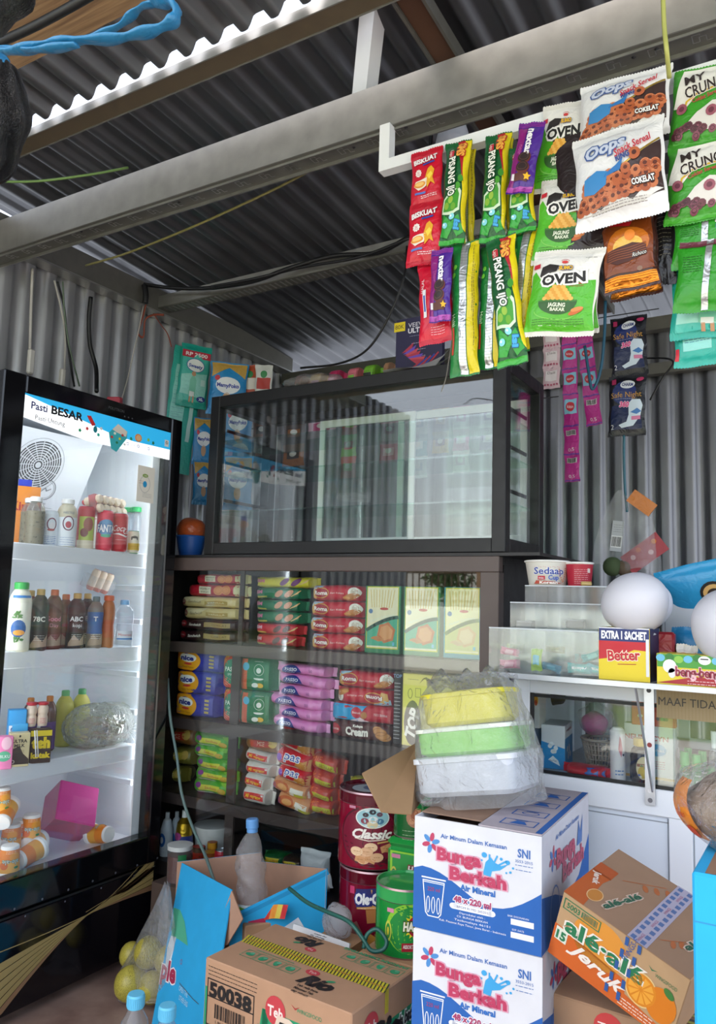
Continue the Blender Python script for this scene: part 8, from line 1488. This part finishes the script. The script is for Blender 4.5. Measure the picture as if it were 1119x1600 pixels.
# bread bag on top of it
p = at(1078, 1250, Y=1.25); t = thing('bread_bag', 'clear wrapped brown bread pack with orange label at the right edge', 'bag', (p.x+.065, 1.25, zt_+.002), (0, 0, 0))
g = G(); BR_ = M('7a6858', 'b'); g.sphere((.01, 0, .055), .07, BR_, 30, 18, (1.2, .9, .72), lambda q: q*(1+.05*math.sin(q.x*60+q.z*80))); g.build('bread', t)
g = G()
def EL(a, b, k=1.0): return Vector((.01-.101*k*math.sin(b)*math.cos(a), -.075*k*math.sin(b)*math.sin(a), .06+.063*k*math.cos(b)))
cloth(g, lambda u, v: EL(.25+.42*u+.28*(1-v), 1.0+1.35*(1-v), .985), 8, 12, M('c87a2c', 'b')); F = S(lambda x, z, o: EL(.62+x*10, 1.75-z*16, 1.0+o*20), .01); txt(g, F, 'Gluten', 0, 0, .009, M('b02818'), 2, w=.022); elps(g, F, .01, -.025, .011, .010, M('b8401c'), 1)
g.build('orange_label', t)
g = G(); g.sphere((.01, 0, .06), .088, CLEARBAG, 34, 20, (1.15, .85, .72), lambda q: q*(1+.04*math.sin(q.x*80+q.z*50)+.03*math.sin(q.y*140))); g.build('film', t)
# ---- tins
def tin(px0, px1, t_, u_, Y, draw, lb_, body, lidc, name='biscuit_tin', z=None, lid='metal'):
    x, zc, w, h = spot(px0, px1, t_, u_, Y); r = w/2*.99; g = G(); m = M(body, 'g' if lid != 'soft' else 'p'); L_ = M(lidc, 'g'); rim = M('b99aa0', 's')
    g.lathe([(0, 0, m), (r*.98, 0, rim), (r, .004, m), (r, h-.038, rim), (r*1.01, h-.036, L_), (r*1.01, h-.012, L_), (r*1.012, h-.006, rim), (r*1.0, h-.001, L_), (r*.95, h-.001, L_), (r*.93, h-.007, L_), (0, h-.007, L_)], 48); F = cyl(r, h*.46, .52); T_ = flat((0, 0, h-.0068), (1, 0, 0), (0, 1, 0)); draw(g, F, r, h, T_)
    return g.build(name, None, (x, Y+r*.85, zc-h/2 if z is None else z), (0, 0, 0), lb_, 'tin'), h
def classic(g, F, r, h, T_):
    elps(g, F, .0, -h*.02, r*1.05, h*.40, M('4c0c1e'), 1, 34); elps(g, F, -.01, -h*.02, r*.9, h*.36, M('7a1030'), 2, 34)
    elps(g, F, .0, h*.22, r*.50, h*.135, M('e2e8e2'), 4, 28); elps(g, F, 0, h*.22, r*.46, h*.12, M('9ac8d0'), 5, 28)
    for a, b, c, rr in ((-.2, .26, '3a3038', .09), (.0, .30, '2a2430', .10), (.2, .27, '6a4a58', .09), (-.22, .18, '8a3a4a', .12), (.02, .20, 'dfe4e4', .14), (.22, .18, '4a7a9a', .11), (0, .14, 'd8c8a0', .16)): elps(g, F, r*a, h*b, r*rr, h*rr*.33, M(c), 6, 12)
    txt(g, F, 'Classic', 0, h*.015, h*.115, M('f2ece4'), 6, w=r*1.15, shear=.35, bold=.04); line(g, F, [(-r*.5, -h*.05), (-r*.1, -h*.075), (r*.4, -h*.055)], .003, M('e8d8c8'), 6); rect(g, F, r*.45, -h*.085, r*.6, h*.022, M('c8a060'), 6, .12); rect(g, F, -r*.62, h*.34, r*.22, h*.035, M('c88aa0'), 4)
    rd = random.Random(4)
    for q in range(11):
        a, b = rd.uniform(-.55, .75), rd.uniform(-.34, -.14); c = M(('e0b088', 'd49a6a', 'ecc8a0', 'c88a5c')[q % 4])
        (rect(g, F, r*a, h*b, r*.30, h*.085, c, 7+q*.3, rd.uniform(-.4, .4)) if q % 2 else elps(g, F, r*a, h*b, r*.19, h*.06, c, 7+q*.3, 14)); lines(g, F, r*a, h*b, r*.18, 1, .01, M('a86a3c'), 7.2+q*.3, .0015, q)
    elps(g, T_, -.01, -.01, r*.5, r*.5, M('9aa8b0'), 1); elps(g, T_, .0, -.0, r*.3, r*.3, M('4a5a7a'), 2); elps(g, T_, .02, .01, r*.16, r*.16, M('c8c0b0'), 3)
def oleole(g, F, r, h, T_):
    rect(g, F, -r*.62, h*.30, r*.16, h*.09, M('c83a6a'), 4); poly(g, F, [(-r*.5, h*.3), (r*.45, h*.36), (r*.5, h*.18), (r*.1, h*.1), (-r*.45, h*.08)], M('d8a050'), 3); poly(g, F, [(-r*.5, h*.32), (r*.3, h*.36), (r*.42, h*.16), (-r*.48, h*.1)], M('2a2a6a'), 4)
    txt(g, F, 'Ole·Ole', -r*.04, h*.22, h*.12, M('f2f2ee'), 6, w=r*.92, shear=.15, bold=.06, ol=M('24307a'), olw=.12, rot=.08); lines(g, F, .0, h*.11, r*.8, 1, .01, M('e8d8d0'), 5, rot=.1)
    rd = random.Random(9)
    for q in range(18):
        a, b = rd.uniform(-.7, .8), rd.uniform(-.5, .06); rect(g, F, r*a, h*b, r*.42, h*.16, M(('c8923c', '9a6050', 'b87a40', '7a4a44')[q % 4]), 5+q*.2, rd.uniform(-.7, .7))
    elps(g, F, r*.35, h*.04, r*.16, h*.07, M('dcd8d0'), 10); elps(g, F, r*.3, h*.12, r*.1, h*.04, M('e8e4dc'), 10)
t1, h1 = tin(513, 607, 1236, 1356, 2.12, classic, 'dark red round biscuit tin with oval picture, upper tin of its pair', '86102e', '5a0e20')
b1 = t1.location.z; t2, h2 = tin(514, 606, 1340, 1470, 2.115, oleole, 'dark red round biscuit tin directly below the one with the oval picture', '74102a', '5a0e20', z=None); t2.location.z = b1-h2-.001
zb1 = t2.location.z
g = G(); g.box((0, 0, zb1/2-.0005), (.24, .22, zb1-.001), M(CB, 'c'), None, .003); g.build('plain_carton', None, (t2.location.x, t2.location.y, 0), (0, 0, 0), 'plain brown carton on the floor under the red biscuit tins', 'carton')
def hatari(g, F, r, h, T_):
    elps(g, F, r*.15, -h*.02, r*.85, h*.36, M('8ac832'), 1, 30); elps(g, F, r*.22, -h*.05, r*.82, h*.34, M('178a38'), 2, 30); star(g, F, r*.30, h*.02, r*.42, M('e8d82a'), 4, 18, .72); elps(g, F, r*.30, h*.02, r*.27, h*.15, M('a8182a'), 5); txt(g, F, 'HATARI', r*.30, h*.02, h*.12, M('f4f0d8'), 8, w=r*.80, bold=.05, shear=.1, ol=M('2a5a1a'), olw=.1)
    poly(g, F, [(-r*.15, -h*.22), (r*.9, -h*.20), (r*.9, -h*.32), (-r*.15, -h*.34)], M('a8182a'), 5); txt(g, F, 'ASSORTED BISCUITS', r*.3, -h*.265, h*.05, M('f0e4d8'), 7, w=r*.8, bold=.03); rect(g, F, -r*.55, h*.22, r*.24, h*.06, M('d88aa8'), 5); elps(g, F, -r*.62, -h*.08, r*.12, h*.15, M('c8d050'), 4); elps(g, F, -r*.62, -h*.08, r*.08, h*.11, M('2a8a3a'), 5); elps(g, F, -r*.62, -h*.08, r*.04, h*.06, M('d8c83a'), 6)
t3, h3 = tin(576, 662, 1386, 1496, 1.93, hatari, 'green round biscuit tin with clear green lid, nearest of the green tins', '1c8c3c', '3aa85a'); 
t3.location.x = at(576, 1440, Y=1.93).x+.075; zb3 = t3.location.z
g = G(); g.box((0, 0, zb3/2), (.18, .18, zb3-.001), M(CB, 'c'), None, .003); g.build('plain_carton', None, (t3.location.x, t3.location.y, 0), (0, 0, 0), 'plain brown carton on the floor under the nearest green tin', 'carton')
# square green tin behind and another above
x, zc, w, h = spot(594, 668, 1312, 1400, 2.10); g = G(); GB = M('1f9440', 'g'); g.box((0, 0, h/2-.01), (w, .13, h-.03), GB, None, .012); g.box((0, 0, h-.014), (w*1.02, .133, .026), GB, None, .012); f = flat((0, -.065, h*.42), (1, 0, 0), (0, 0, 1))
rect(g, f, 0, 0, w*.84, h*.7, M('8ac832'), 1); rect(g, f, .004, -.002, w*.8, h*.66, M('23913e'), 2); star(g, f, w*.22, h*.06, w*.2, M('e8d82a'), 3, 16, .7); txt(g, f, 'HATARI', w*.20, h*.05, h*.14, M('f4f0e8'), 5, w=w*.5, shear=.2, bold=.05, ol=M('8a1a2a'), olw=.1); rect(g, f, -w*.3, h*.26, w*.18, h*.07, M('c87a9a'), 4); elps(g, f, -w*.34, -h*.05, w*.06, h*.12, M('c8c050'), 4); elps(g, f, -w*.34, -h*.05, w*.04, h*.08, M('1f7a34'), 5)
tq = g.build('biscuit_tin', None, (x+.015, 2.10+.07, zc-h/2), (0, 0, .08), 'green rectangular biscuit tin behind the round green one', 'tin')
g = G(); zq = zc-h/2; g.box((0, 0, zq/2), (.17, .14, zq-.001), M(CB, 'c'), None, .003); g.build('plain_carton', None, (x+.015, 2.19, 0), (0, 0, 0), 'plain brown carton on the floor under the rectangular green tin', 'carton')
def tin5(g, F, r, h, T_): 
    elps(g, F, r*.1, h*.1, r*.5, h*.26, M('b07a5c'), 2); [elps(g, F, r*(.1+.2*math.cos(q)), h*(.12+.12*math.sin(q*1.7)), r*.15, h*.08, M(('9a5a40', 'c8906c')[q % 2]), 3+q*.1, 10) for q in range(9)]; lines(g, F, -r*.2, -h*.25, r*.8, 3, .012, M('a8c8a0'), 2)
t5, h5 = tin(610, 664, 1254, 1314, 2.13, tin5, 'dark green round tin with biscuit picture half hidden by the brown flap', '14602c', '1c7a3a'); t5.location.z = zq+h-.0; t5.location.y = 2.165
# ---- blue open carton with bottle
SB = M('22a5dd', 'c'); IN = M('b08a72', 'c')
A_ = at(284, 1348, Y=2.10); B_ = at(362, 1390, Y=1.92); C_ = at(512, 1357, Y=2.09); zt = .5*(B_.z+A_.z)
t = thing('blue_carton', 'tall bright blue open carton with a water bottle in it, left of the tins', 'carton', (B_.x, B_.y, 0))
O = Vector((B_.x, B_.y, 0))
def L_(v): return Vector(v)-O
A2 = Vector((A_.x-.02, A_.y-.0, 0)); B2 = Vector((B_.x, B_.y, 0)); C2 = Vector((C_.x, C_.y, 0)); D2 = A2+C2-B2; D2.y = min(D2.y, 2.29)
def wall(P, Q, zP, zQ, m1, m2, th=.004, zb=0.0):
    return flapmesh([L_((P.x, P.y, zb)), L_((Q.x, Q.y, zb)), L_((Q.x, Q.y, zQ)), L_((P.x, P.y, zP))], m1, m2, -th)
L0 = at(236, 1606, Z=.0); Lw = (B_-A_).length; e1 = (B_-A_).normalized(); e2 = (A_-L0); Lh = e2.length; e2.normalize(); nn_ = e1.cross(e2).normalized()
if nn_.y > 0: nn_ = -nn_
g = flapmesh([L_(L0), L_(L0+e1*Lw), L_(B_), L_(A_)], SB, IN, -.004 if (e1*Lw).cross(A_-L0).y < 0 else .004); sf = S(lambda x, z, o: L_(L0)+e1*x+e2*z+nn_*(o+.0003))
def onp(px, py):
    d = ray(px, py); P = CAM+d*((L0-CAM).dot(nn_)/d.dot(nn_))-L0; m = Matrix((e1, e2, nn_)).transposed().inverted() @ P; return m.x, m.y
x_, z_ = onp(268, 1520); txt(g, sf, 'ple', x_-.02, z_, .05, M('a82850'), 5, w=.11, bold=.04, ol=M('eef0f4'), olw=.05, rot=.12); x_, z_ = onp(284, 1503); ring(g, sf, x_, z_, .007, .007, .0015, M('a82850'), 5, 12)
poly(g, sf, [onp(*q) for q in ((272, 1418), (282, 1422), (289, 1440), (294, 1478), (280, 1468), (268, 1462))], M('4fae8a'), 2); poly(g, sf, [onp(*q) for q in ((268, 1462), (276, 1464), (268, 1500), (258, 1516), (262, 1480))], M('dce8ee'), 2)
for k, t2_ in enumerate(('OPEN THE', 'OTHER END')): x_, z_ = onp(287, 1549+15*k); txt(g, sf, t2_, x_, z_, .013, M('b8e0f0'), 3, w=.07)
line(g, sf, [onp(281, 1536), onp(302, 1561), onp(311, 1569)], .002, M('4a4a4a'), 3)
g.build('box_panel', t, label='left panel with dark red lettering')
fm = at(377, 1438, Y=1.84)
g = wall(B2, C2, B_.z-.075, C_.z-.0, SB, IN); fdir = (C2-B2).normalized(); sf = S(lambda x, z, o: L_((B2.x, B2.y, 0))+fdir*x+Vector((0, 0, z))+Vector((fdir.y, -fdir.x, 0))*o); rect(g, sf, .08, B_.z-.10, .05, .03, M('a82850'), 2, .2); poly(g, sf, [(.14, B_.z-.12), (.20, B_.z-.08), (.24, B_.z-.14)], M('e0e4ea'), 2); line(g, sf, [(.001, B_.z-.09), ((C2-B2).length, C_.z-.012)], .012, M('1d8cc0', 'c'), 2); g.build('box_panel', t)
g = wall(C2, D2, C_.z, A_.z, SB, IN); g.build('box_panel', t); g = wall(D2, A2, A_.z+.03, A_.z, SB, IN); g.build('box_panel', t)
g = flapmesh([L_(at(362, 1392, Y=1.915)), L_(at(379, 1436, Y=1.885)), L_(at(355, 1476, Y=1.88)), L_(at(326, 1486, Y=1.89))], IN, IN); g.build('corner_flap', t, label='torn brown corner flap')
# crushed empty bottle standing inside
p = at(393, 1420, Y=2.0); CRB = MG('crushed', (.93, .95, .97), film=.22, wrinkle=.8, rough=.10, scale=30)
zb_ = at(405, 1432, Y=2.0).z; zt2 = at(390, 1278, Y=2.0).z; H = zt2-zb_
t = thing('plastic_bottle', 'crushed empty clear plastic bottle with blue cap leaning in the blue carton', 'bottle', (p.x, 2.0, zb_), (.0, -.06, 0))
g = G(); n = 26; vs = []; lv = []
for k in range(25):
    z = H*.86*k/24; v = k/24; r = .044 if v < .68 else .044*(1-(v-.68)/.32)**.7+.013*((v-.68)/.32); lv.append((r, z, v))
for r, z, v in lv:
    for j in range(n): a = 2*PI*j/n; cr2 = 1+(.10*math.sin(z*95+a*2)+.07*math.sin(a*3+z*40))*(1 if v < .8 else .2); vs.append((r*cr2*math.cos(a)+.008*math.sin(v*7), r*cr2*math.sin(a), z))
g.add(vs, [(i*n+j, i*n+(j+1) % n, (i+1)*n+(j+1) % n, (i+1)*n+j) for i in range(24) for j in range(n)]+[tuple(range(n))[::-1]], CRB, True); F = S(lambda x, z, o: Vector(((.047+o)*math.sin(x/.047+.5), -(.047+o)*math.cos(x/.047+.5), z)), .01); rect(g, F, 0, .022, .10, .036, M('cfe0e0'), 1); poly(g, F, [(-.04, .012), (-.03, .034), (-.005, .030), (-.01, .012)], M('6ab83a'), 2); poly(g, F, [(.0, .03), (.015, .02), (.02, .034)], M('6ab83a'), 2)
g.build('bottle_body', t); g = G(); BC = M('5f9ad6', 'p'); cx_ = .008*math.sin(7); g.lathe([(.015, H*.86, BC), (.017, H*.86, BC), (.0165, H*.90, BC), (.0195, H*.905, BC), (.0195, H*.985, BC), (.017, H, BC), (0, H, BC)], 24, (cx_, 0, 0)); g.build('cap', t)
zsup = zb_; g = G(); g.box((0, 0, (zsup-.003)/2), (.16, .14, zsup-.003), M(CB, 'c'), None, .003); g.build('plain_carton', None, (p.x+.01, 2.03, 0), (0, 0, -.6), 'plain brown carton hidden inside the blue carton under the crushed bottle', 'carton')
# garden hose / cord
cord('cable', [at(262, 1060, Y=2.29), at(266, 1120, Y=2.27), at(276, 1180, Y=2.25), at(284, 1240, Y=2.23), at(300, 1290, Y=2.20), at(320, 1335, Y=2.14), at(333, 1372, Y=2.04), at(345, 1410, Y=2.02)], .0055, M('5c7470', 'p'), 'grey-green cable running down beside the fridge into the blue carton', 'cable')
cord('cable', [at(452, 1388, Y=1.98), at(480, 1410, Y=1.93), at(512, 1425, Y=1.90), at(545, 1440, Y=1.88), at(566, 1465, Y=1.87), at(580, 1485, Y=1.87), at(598, 1484, Y=1.88), at(604, 1470, Y=1.89), at(590, 1452, Y=1.89), at(574, 1460, Y=1.88), at(568, 1482, Y=1.87)], .0055, M('1f5a50', 'p'), 'dark green cable looping in front of the tins behind the brown carton', 'cable')
# white bits behind Rio carton
g = G(); g.sphere((0, 0, 0), .045, MG('wsack', (.9, .9, .92), film=.45, wrinkle=.8, rough=.2), 24, 14, (1, .8, 1.1), lambda q: q*(1+.06*math.sin(q.x*120+q.z*90))); p = at(528, 1440, Y=1.99); g.build('plastic_bag', None, (p.x, 1.99, p.z), (0, 0, 0), 'small knotted bag of white sugar in front of the lower red tin', 'bag')
p = at(528, 1440, Y=1.99); g = G(); g.box((0, 0, (p.z-.046)/2), (.12, .10, p.z-.05), M(CB, 'c')); g.build('plain_carton', None, (p.x, 2.0, 0), (0, 0, 0), 'narrow brown carton under the small bag of sugar', 'carton')
# ---- the big brown tea carton in front
w, d, h = .441, .264, .20; X_, Y_, yw, zt = -1.36, 1.585, -.0632, .43
g, F = carton(w, d, h, M('b48d6f', 'c')); f, tp, rt = F['f'], F['t'], F['r']; GR = M('2a9468'); K = M('1f1d1e')
def rio(Fx, x, z, s_, rot=0, flip=1):
    c, sn = math.cos(rot), math.sin(rot)
    def q(a, b): return (x+(a*c-b*sn)*s_, z+(a*sn+b*c)*s_)
    a = q(-.032, .034); elps(g, Fx, a[0], a[1], .020*s_, .013*s_, M('c04048'), 3); txt(g, Fx, 'Teh', a[0], a[1], .010*s_, M('f0dcd4'), 4, rot=rot, w=.022*s_); a = q(.008, .0); txt(g, Fx, 'Rio', a[0], a[1], .040*s_, K, 4, rot=rot, w=.085*s_, bold=.07, shear=.35); a = q(.03, .022); elps(g, Fx, a[0], a[1], .012*s_, .005*s_, GR, 5, 12, .5+rot)
    for k, st_ in enumerate(('Teh gula batu', 'Minuman Teh', 'siap minum')): a = q(.005, -.034-.014*k); txt(g, Fx, st_, a[0], a[1], .0085*s_, K, 4, rot=rot, bold=.03, w=(.06-.006*k)*s_)
rio(tp, w*.16, -d*.26, 1.0, 0); rio(tp, -w*.16, d*.34, .85, PI)
for k in range(46):
    x = -w*.49+k*w*.0217; rect(g, tp, x, d*.035-x*.0, .006, d*.17, M('d2c62c'), 2, .3); rect(g, tp, x+.005, d*.035, .0035, d*.17, M('2c3a2c'), 3, .3)
rect(g, tp, 0, d*.035, w*.98, .004, M('b8803a'), 4)
for (x0, zz) in ((-w*.33, -d*.20), (w*.14, d*.34)):
    for k in range(4):
        frame(g, tp, x0+k*.043, zz, .038, .036, .0015, GR, 3); elps(g, tp, x0+k*.043, zz, .013, .008+.003*(k % 2), GR, 3, 10, k); elps(g, tp, x0+k*.043+.004, zz+.006, .007, .006, M('5aa884'), 4, 8)
    lines(g, tp, x0+.06, zz+.028, .12, 1, .01, GR, 3, .003)
txt(g, tp, 'JANGAN DIBANTING', w*.26, d*.465, .012, GR, 3, rot=PI, w=.19, bold=.03)
# front print
rect(g, f, -w*.46, -h*.16, w*.06, h*.68, GR, 1); rect(g, f, w*.21, -h*.12, w*.56, h*.62, GR, 1); poly(g, f, [(-w*.07, h*.19), (-w*.12, -.43*h), (-w*.03, -.43*h), (-w*.03, h*.19)], GR, 1)
frame(g, f, -w*.30, -h*.05, w*.34, h*.66, .0028, K, 3); line(g, f, [(-w*.47, h*.08), (-w*.13, h*.08)], .0028, K, 3); line(g, f, [(-w*.47, -h*.24), (-w*.13, -h*.24)], .0028, K, 3); rect(g, f, -w*.30, -h*.05, w*.34, h*.66, M('b48d6f', 'c'), 1.5)
txt(g, f, '50038', -w*.30, h*.17, h*.155, K, 5, w=w*.30, bold=.05); barcode(g, f, -w*.30, -h*.06, w*.22, h*.16, K, 5, 11, None); txt(g, f, '1 80 89800 50020 0', -w*.30, -h*.18, h*.035, K, 5, w=w*.2); txt(g, f, 'Isi : 24 x 180ml', -w*.29, -h*.31, h*.085, K, 5, w=w*.32, bold=.05)
lines(g, f, -w*.29, h*.42, w*.36, 3, h*.045, K, 3, .0016); elps(g, f, w*.02, h*.22, w*.068, h*.16, M('c04048'), 4); txt(g, f, 'Teh', w*.02, h*.21, h*.11, M('f0dcd4'), 5, w=w*.10, bold=.03); txt(g, f, 'Rio', w*.17, -h*.12, h*.42, K, 6, w=w*.32, bold=.08, shear=.35, ol=M('dcc8b4'), olw=.1); elps(g, f, w*.27, h*.09, w*.045, h*.05, M('5ac88a'), 7, 14, .6)
frame(g, f, -w*.06, -h*.18, w*.07, h*.36, .002, M('17563c'), 3); elps(g, f, -w*.06, -h*.08, w*.02, h*.09, M('17563c'), 4); txt(g, f, 'HALAL', -w*.06, -h*.24, h*.04, M('17563c'), 4, w=w*.05); txt(g, f, 'WINGSFOOD', w*.24, h*.32, h*.045, GR, 3, w=w*.16); poly(g, f, [(w*.12, h*.36), (w*.15, h*.31), (w*.18, h*.36), (w*.15, h*.33)], M('a83a3a'), 3)
elps(g, f, w*.41, -h*.1, w*.055, h*.24, M('c04848'), 4); ring(g, f, w*.41, -h*.1, w*.055, h*.24, .003, M('e8e4dc'), 5); elps(g, f, w*.41, h*.08, w*.03, h*.06, M('e4e6e0'), 6); txt(g, f, 'GULA', w*.41, -h*.12, h*.07, M('f0e8e0'), 6, w=w*.07)
elps(g, rt, -d*.22, h*.22, d*.12, h*.16, M('c04048'), 4); txt(g, rt, 'Teh', -d*.22, h*.22, h*.12, M('f0dcd4'), 5, w=d*.17, bold=.03); rect(g, rt, d*.05, -h*.12, d*.86, h*.52, GR, 1); txt(g, rt, 'Rio', d*.02, h*.02, h*.34, K, 6, w=d*.42, bold=.08, shear=.3); txt(g, rt, 'gula batu', d*.32, h*.05, h*.13, K, 6, w=d*.36, bold=.05, shear=.2, ol=M('e8f0e8'), olw=.1)
for k in range(3): rect(g, rt, d*(.0+.02*k), h*.38, d*.014, h*.26, M('d2c62c'), 7)
g.build('tea_carton', None, (X_+w/2*math.cos(yw)-d/2*math.sin(yw), Y_+w/2*math.sin(yw)+d/2*math.cos(yw), zt-h), (0, 0, yw), 'large brown and green tea carton printed 50038 in the foreground centre', 'carton')
g = G(); g.box((0, 0, .1145), (w*1.02, d, .228), M('9a7a5c', 'c'), None, .003); f = flat((0, -d/2, .115), (1, 0, 0), (0, 0, 1)); rect(g, f, -.1, .03, .2, .05, GR, 1); g.build('tea_carton', None, (X_+w/2, Y_+d/2-.01, 0), (0, 0, yw), 'second brown carton on the floor under the large tea carton', 'carton')
# red-yellow plastic strip and white board behind it
g = G(); pts = [at(345, 1480, Y=1.95), at(360, 1462, Y=1.96), at(385, 1448, Y=1.97), at(420, 1436, Y=1.98), at(445, 1436, Y=1.98)]
P = catmull(pts, 6)
for i in range(len(P)-1): g.add([P[i], P[i+1], P[i+1]+Vector((.0, .015, .035)), P[i]+Vector((0, .015, .035))], [(0, 1, 2, 3)], M(('c43a2c', 'd88a34', 'd0b84a', 'b82a2c')[(i//2) % 4], 'b'))
g.build('plastic_wrapper', None, label='crumpled red and yellow plastic wrapper edge behind the brown carton', cat='wrapper')
g = G(); pa = at(505, 1452, Y=1.99); g.box((0, 0, 0), (.20, .006, .035), M('dfe1e2', 'p'), Matrix.Rotation(.0, 3, 'Y')); g.build('foam_board', None, (pa.x+.03, 1.93, at(500, 1462, Y=1.93).z-.012), (-.3, 0, -.1), 'white foam strip sticking out behind the brown tea carton', 'board')
# ---- bag of guavas
p = at(222, 1510, Z=.0); p = at(215, 1490, Y=1.98); t = thing('fruit_bag', 'clear plastic bag of yellow-green guavas hanging beside the blue carton', 'bag', (at(222, 1500, Y=1.98).x, 1.98, at(222, 1565, Y=1.98).z))
gm = bpy.data.materials.new('guava'); gm.use_nodes = True; n = gm.node_tree; bs = n.nodes['Principled BSDF']; nz = n.nodes.new('ShaderNodeTexNoise'); nz.inputs['Scale'].default_value = 40; nz.inputs['Detail'].default_value = 6; rp = n.nodes.new('ShaderNodeValToRGB'); rp.color_ramp.elements[0].color = lin('6a6424'); rp.color_ramp.elements[1].color = lin('b0a445'); rp.color_ramp.elements[0].position = .35; rp.color_ramp.elements[1].position = .5; n.links.new(nz.outputs[0], rp.inputs[0]); n.links.new(rp.outputs[0], bs.inputs['Base Color']); bs.inputs['Roughness'].default_value = .35
base = t.location
for k, (x_, z_, r_, y_) in enumerate(((203, 1537, 24, 1.95), (237, 1543, 22, 1.97), (232, 1488, 22, 2.0), (205, 1492, 18, 2.03), (262, 1500, 20, 2.02))):
    q = at(x_, z_, Y=y_); rr = r_*(q-CAM).dot(cw)/FPX; g = G(); g.sphere(q-base, rr, gm, 24, 16, (1, 1, 1.08), lambda v: v*(1+.03*math.sin(v.x*90)*math.sin(v.z*70))); g.build('guava', t)
g = G()
def fb(u, v):
    a = 2*PI*u; k = v; x0 = 222+40*k; y0 = 1568-150*k-30*k*k; hw = (44, 50, 46, 34, 24, 13, 4); kk = min(5.999, k*6); i = int(kk); hwx = hw[i]+(hw[i+1]-hw[i])*(kk-i)
    hwx *= 1+.10*math.sin(a*7+k*9)*(.4+k); c = at(x0+hwx*math.cos(a), y0-12*math.sin(a*3)*k, Y=1.99+.0012*hwx*math.sin(a)); return c-base
cloth(g, fb, 44, 26, MG('fruitfilm', (.95,)*3, film=.22, wrinkle=1, rough=.12, scale=28)); q0 = at(222, 1566, Y=1.99)-base; g.build('film', t)
# ---- two clear bottles at the bottom edge
for k, (x_, yt, wb_, Y) in enumerate(((213, 1552, 27, 1.42), (262, 1570, 27, 1.42))):
    q = at(x_, yt, Y=Y); sc0 = (q-CAM).dot(cw)/FPX; rc = wb_/2*sc0*1.0; g = G(); C1 = M('5fb8dc', 'p'); ht = q.z; WB_ = MG('clear_pet', (.9, .95, .98), film=.12, rough=.05)
    t = thing('water_bottle', ('clear water bottle with sky-blue cap at the bottom edge, left one', 'clear water bottle with sky-blue cap at the bottom edge, right one beside the blue carton')[k], 'bottle', (q.x, Y, 0), (0, 0, 0), 'bottles at the bottom edge'); hb_ = ht-.20
    g.lathe([(0, hb_, WB_), (.03, hb_, WB_), (.033, hb_+.01, WB_), (.033, hb_+.09, WB_), (.030, hb_+.10, WB_), (.033, hb_+.11, WB_), (.030, hb_+.14, WB_), (.016, hb_+.165, WB_), (.0125, hb_+.172, WB_), (.0125, hb_+.18, WB_)], 28); g.build('bottle_body', t)
    g = G(); g.lathe([(rc*.95, hb_+.170, C1), (rc, hb_+.172, C1), (rc, hb_+.196, C1), (rc*.9, hb_+.2, C1), (0, hb_+.2, C1)], 30)
    for j in range(30): a = 2*PI*j/30; g.bb(rc*math.cos(a)-.0005, rc*math.cos(a)+.0005, rc*math.sin(a)-.0005, rc*math.sin(a)+.0005, hb_+.174, hb_+.194, C1)
    g.build('cap', t)
    zs_ = hb_
g = G(); g.box((0, 0, zs_/2-.001), (.26, .12, zs_-.002), M(CB, 'c'), None, .003); q = at(237, 1560, Y=1.42); g.build('plain_carton', None, (q.x, 1.42, 0), (0, 0, 0), 'plain brown carton below the frame holding the two clear bottles', 'carton')
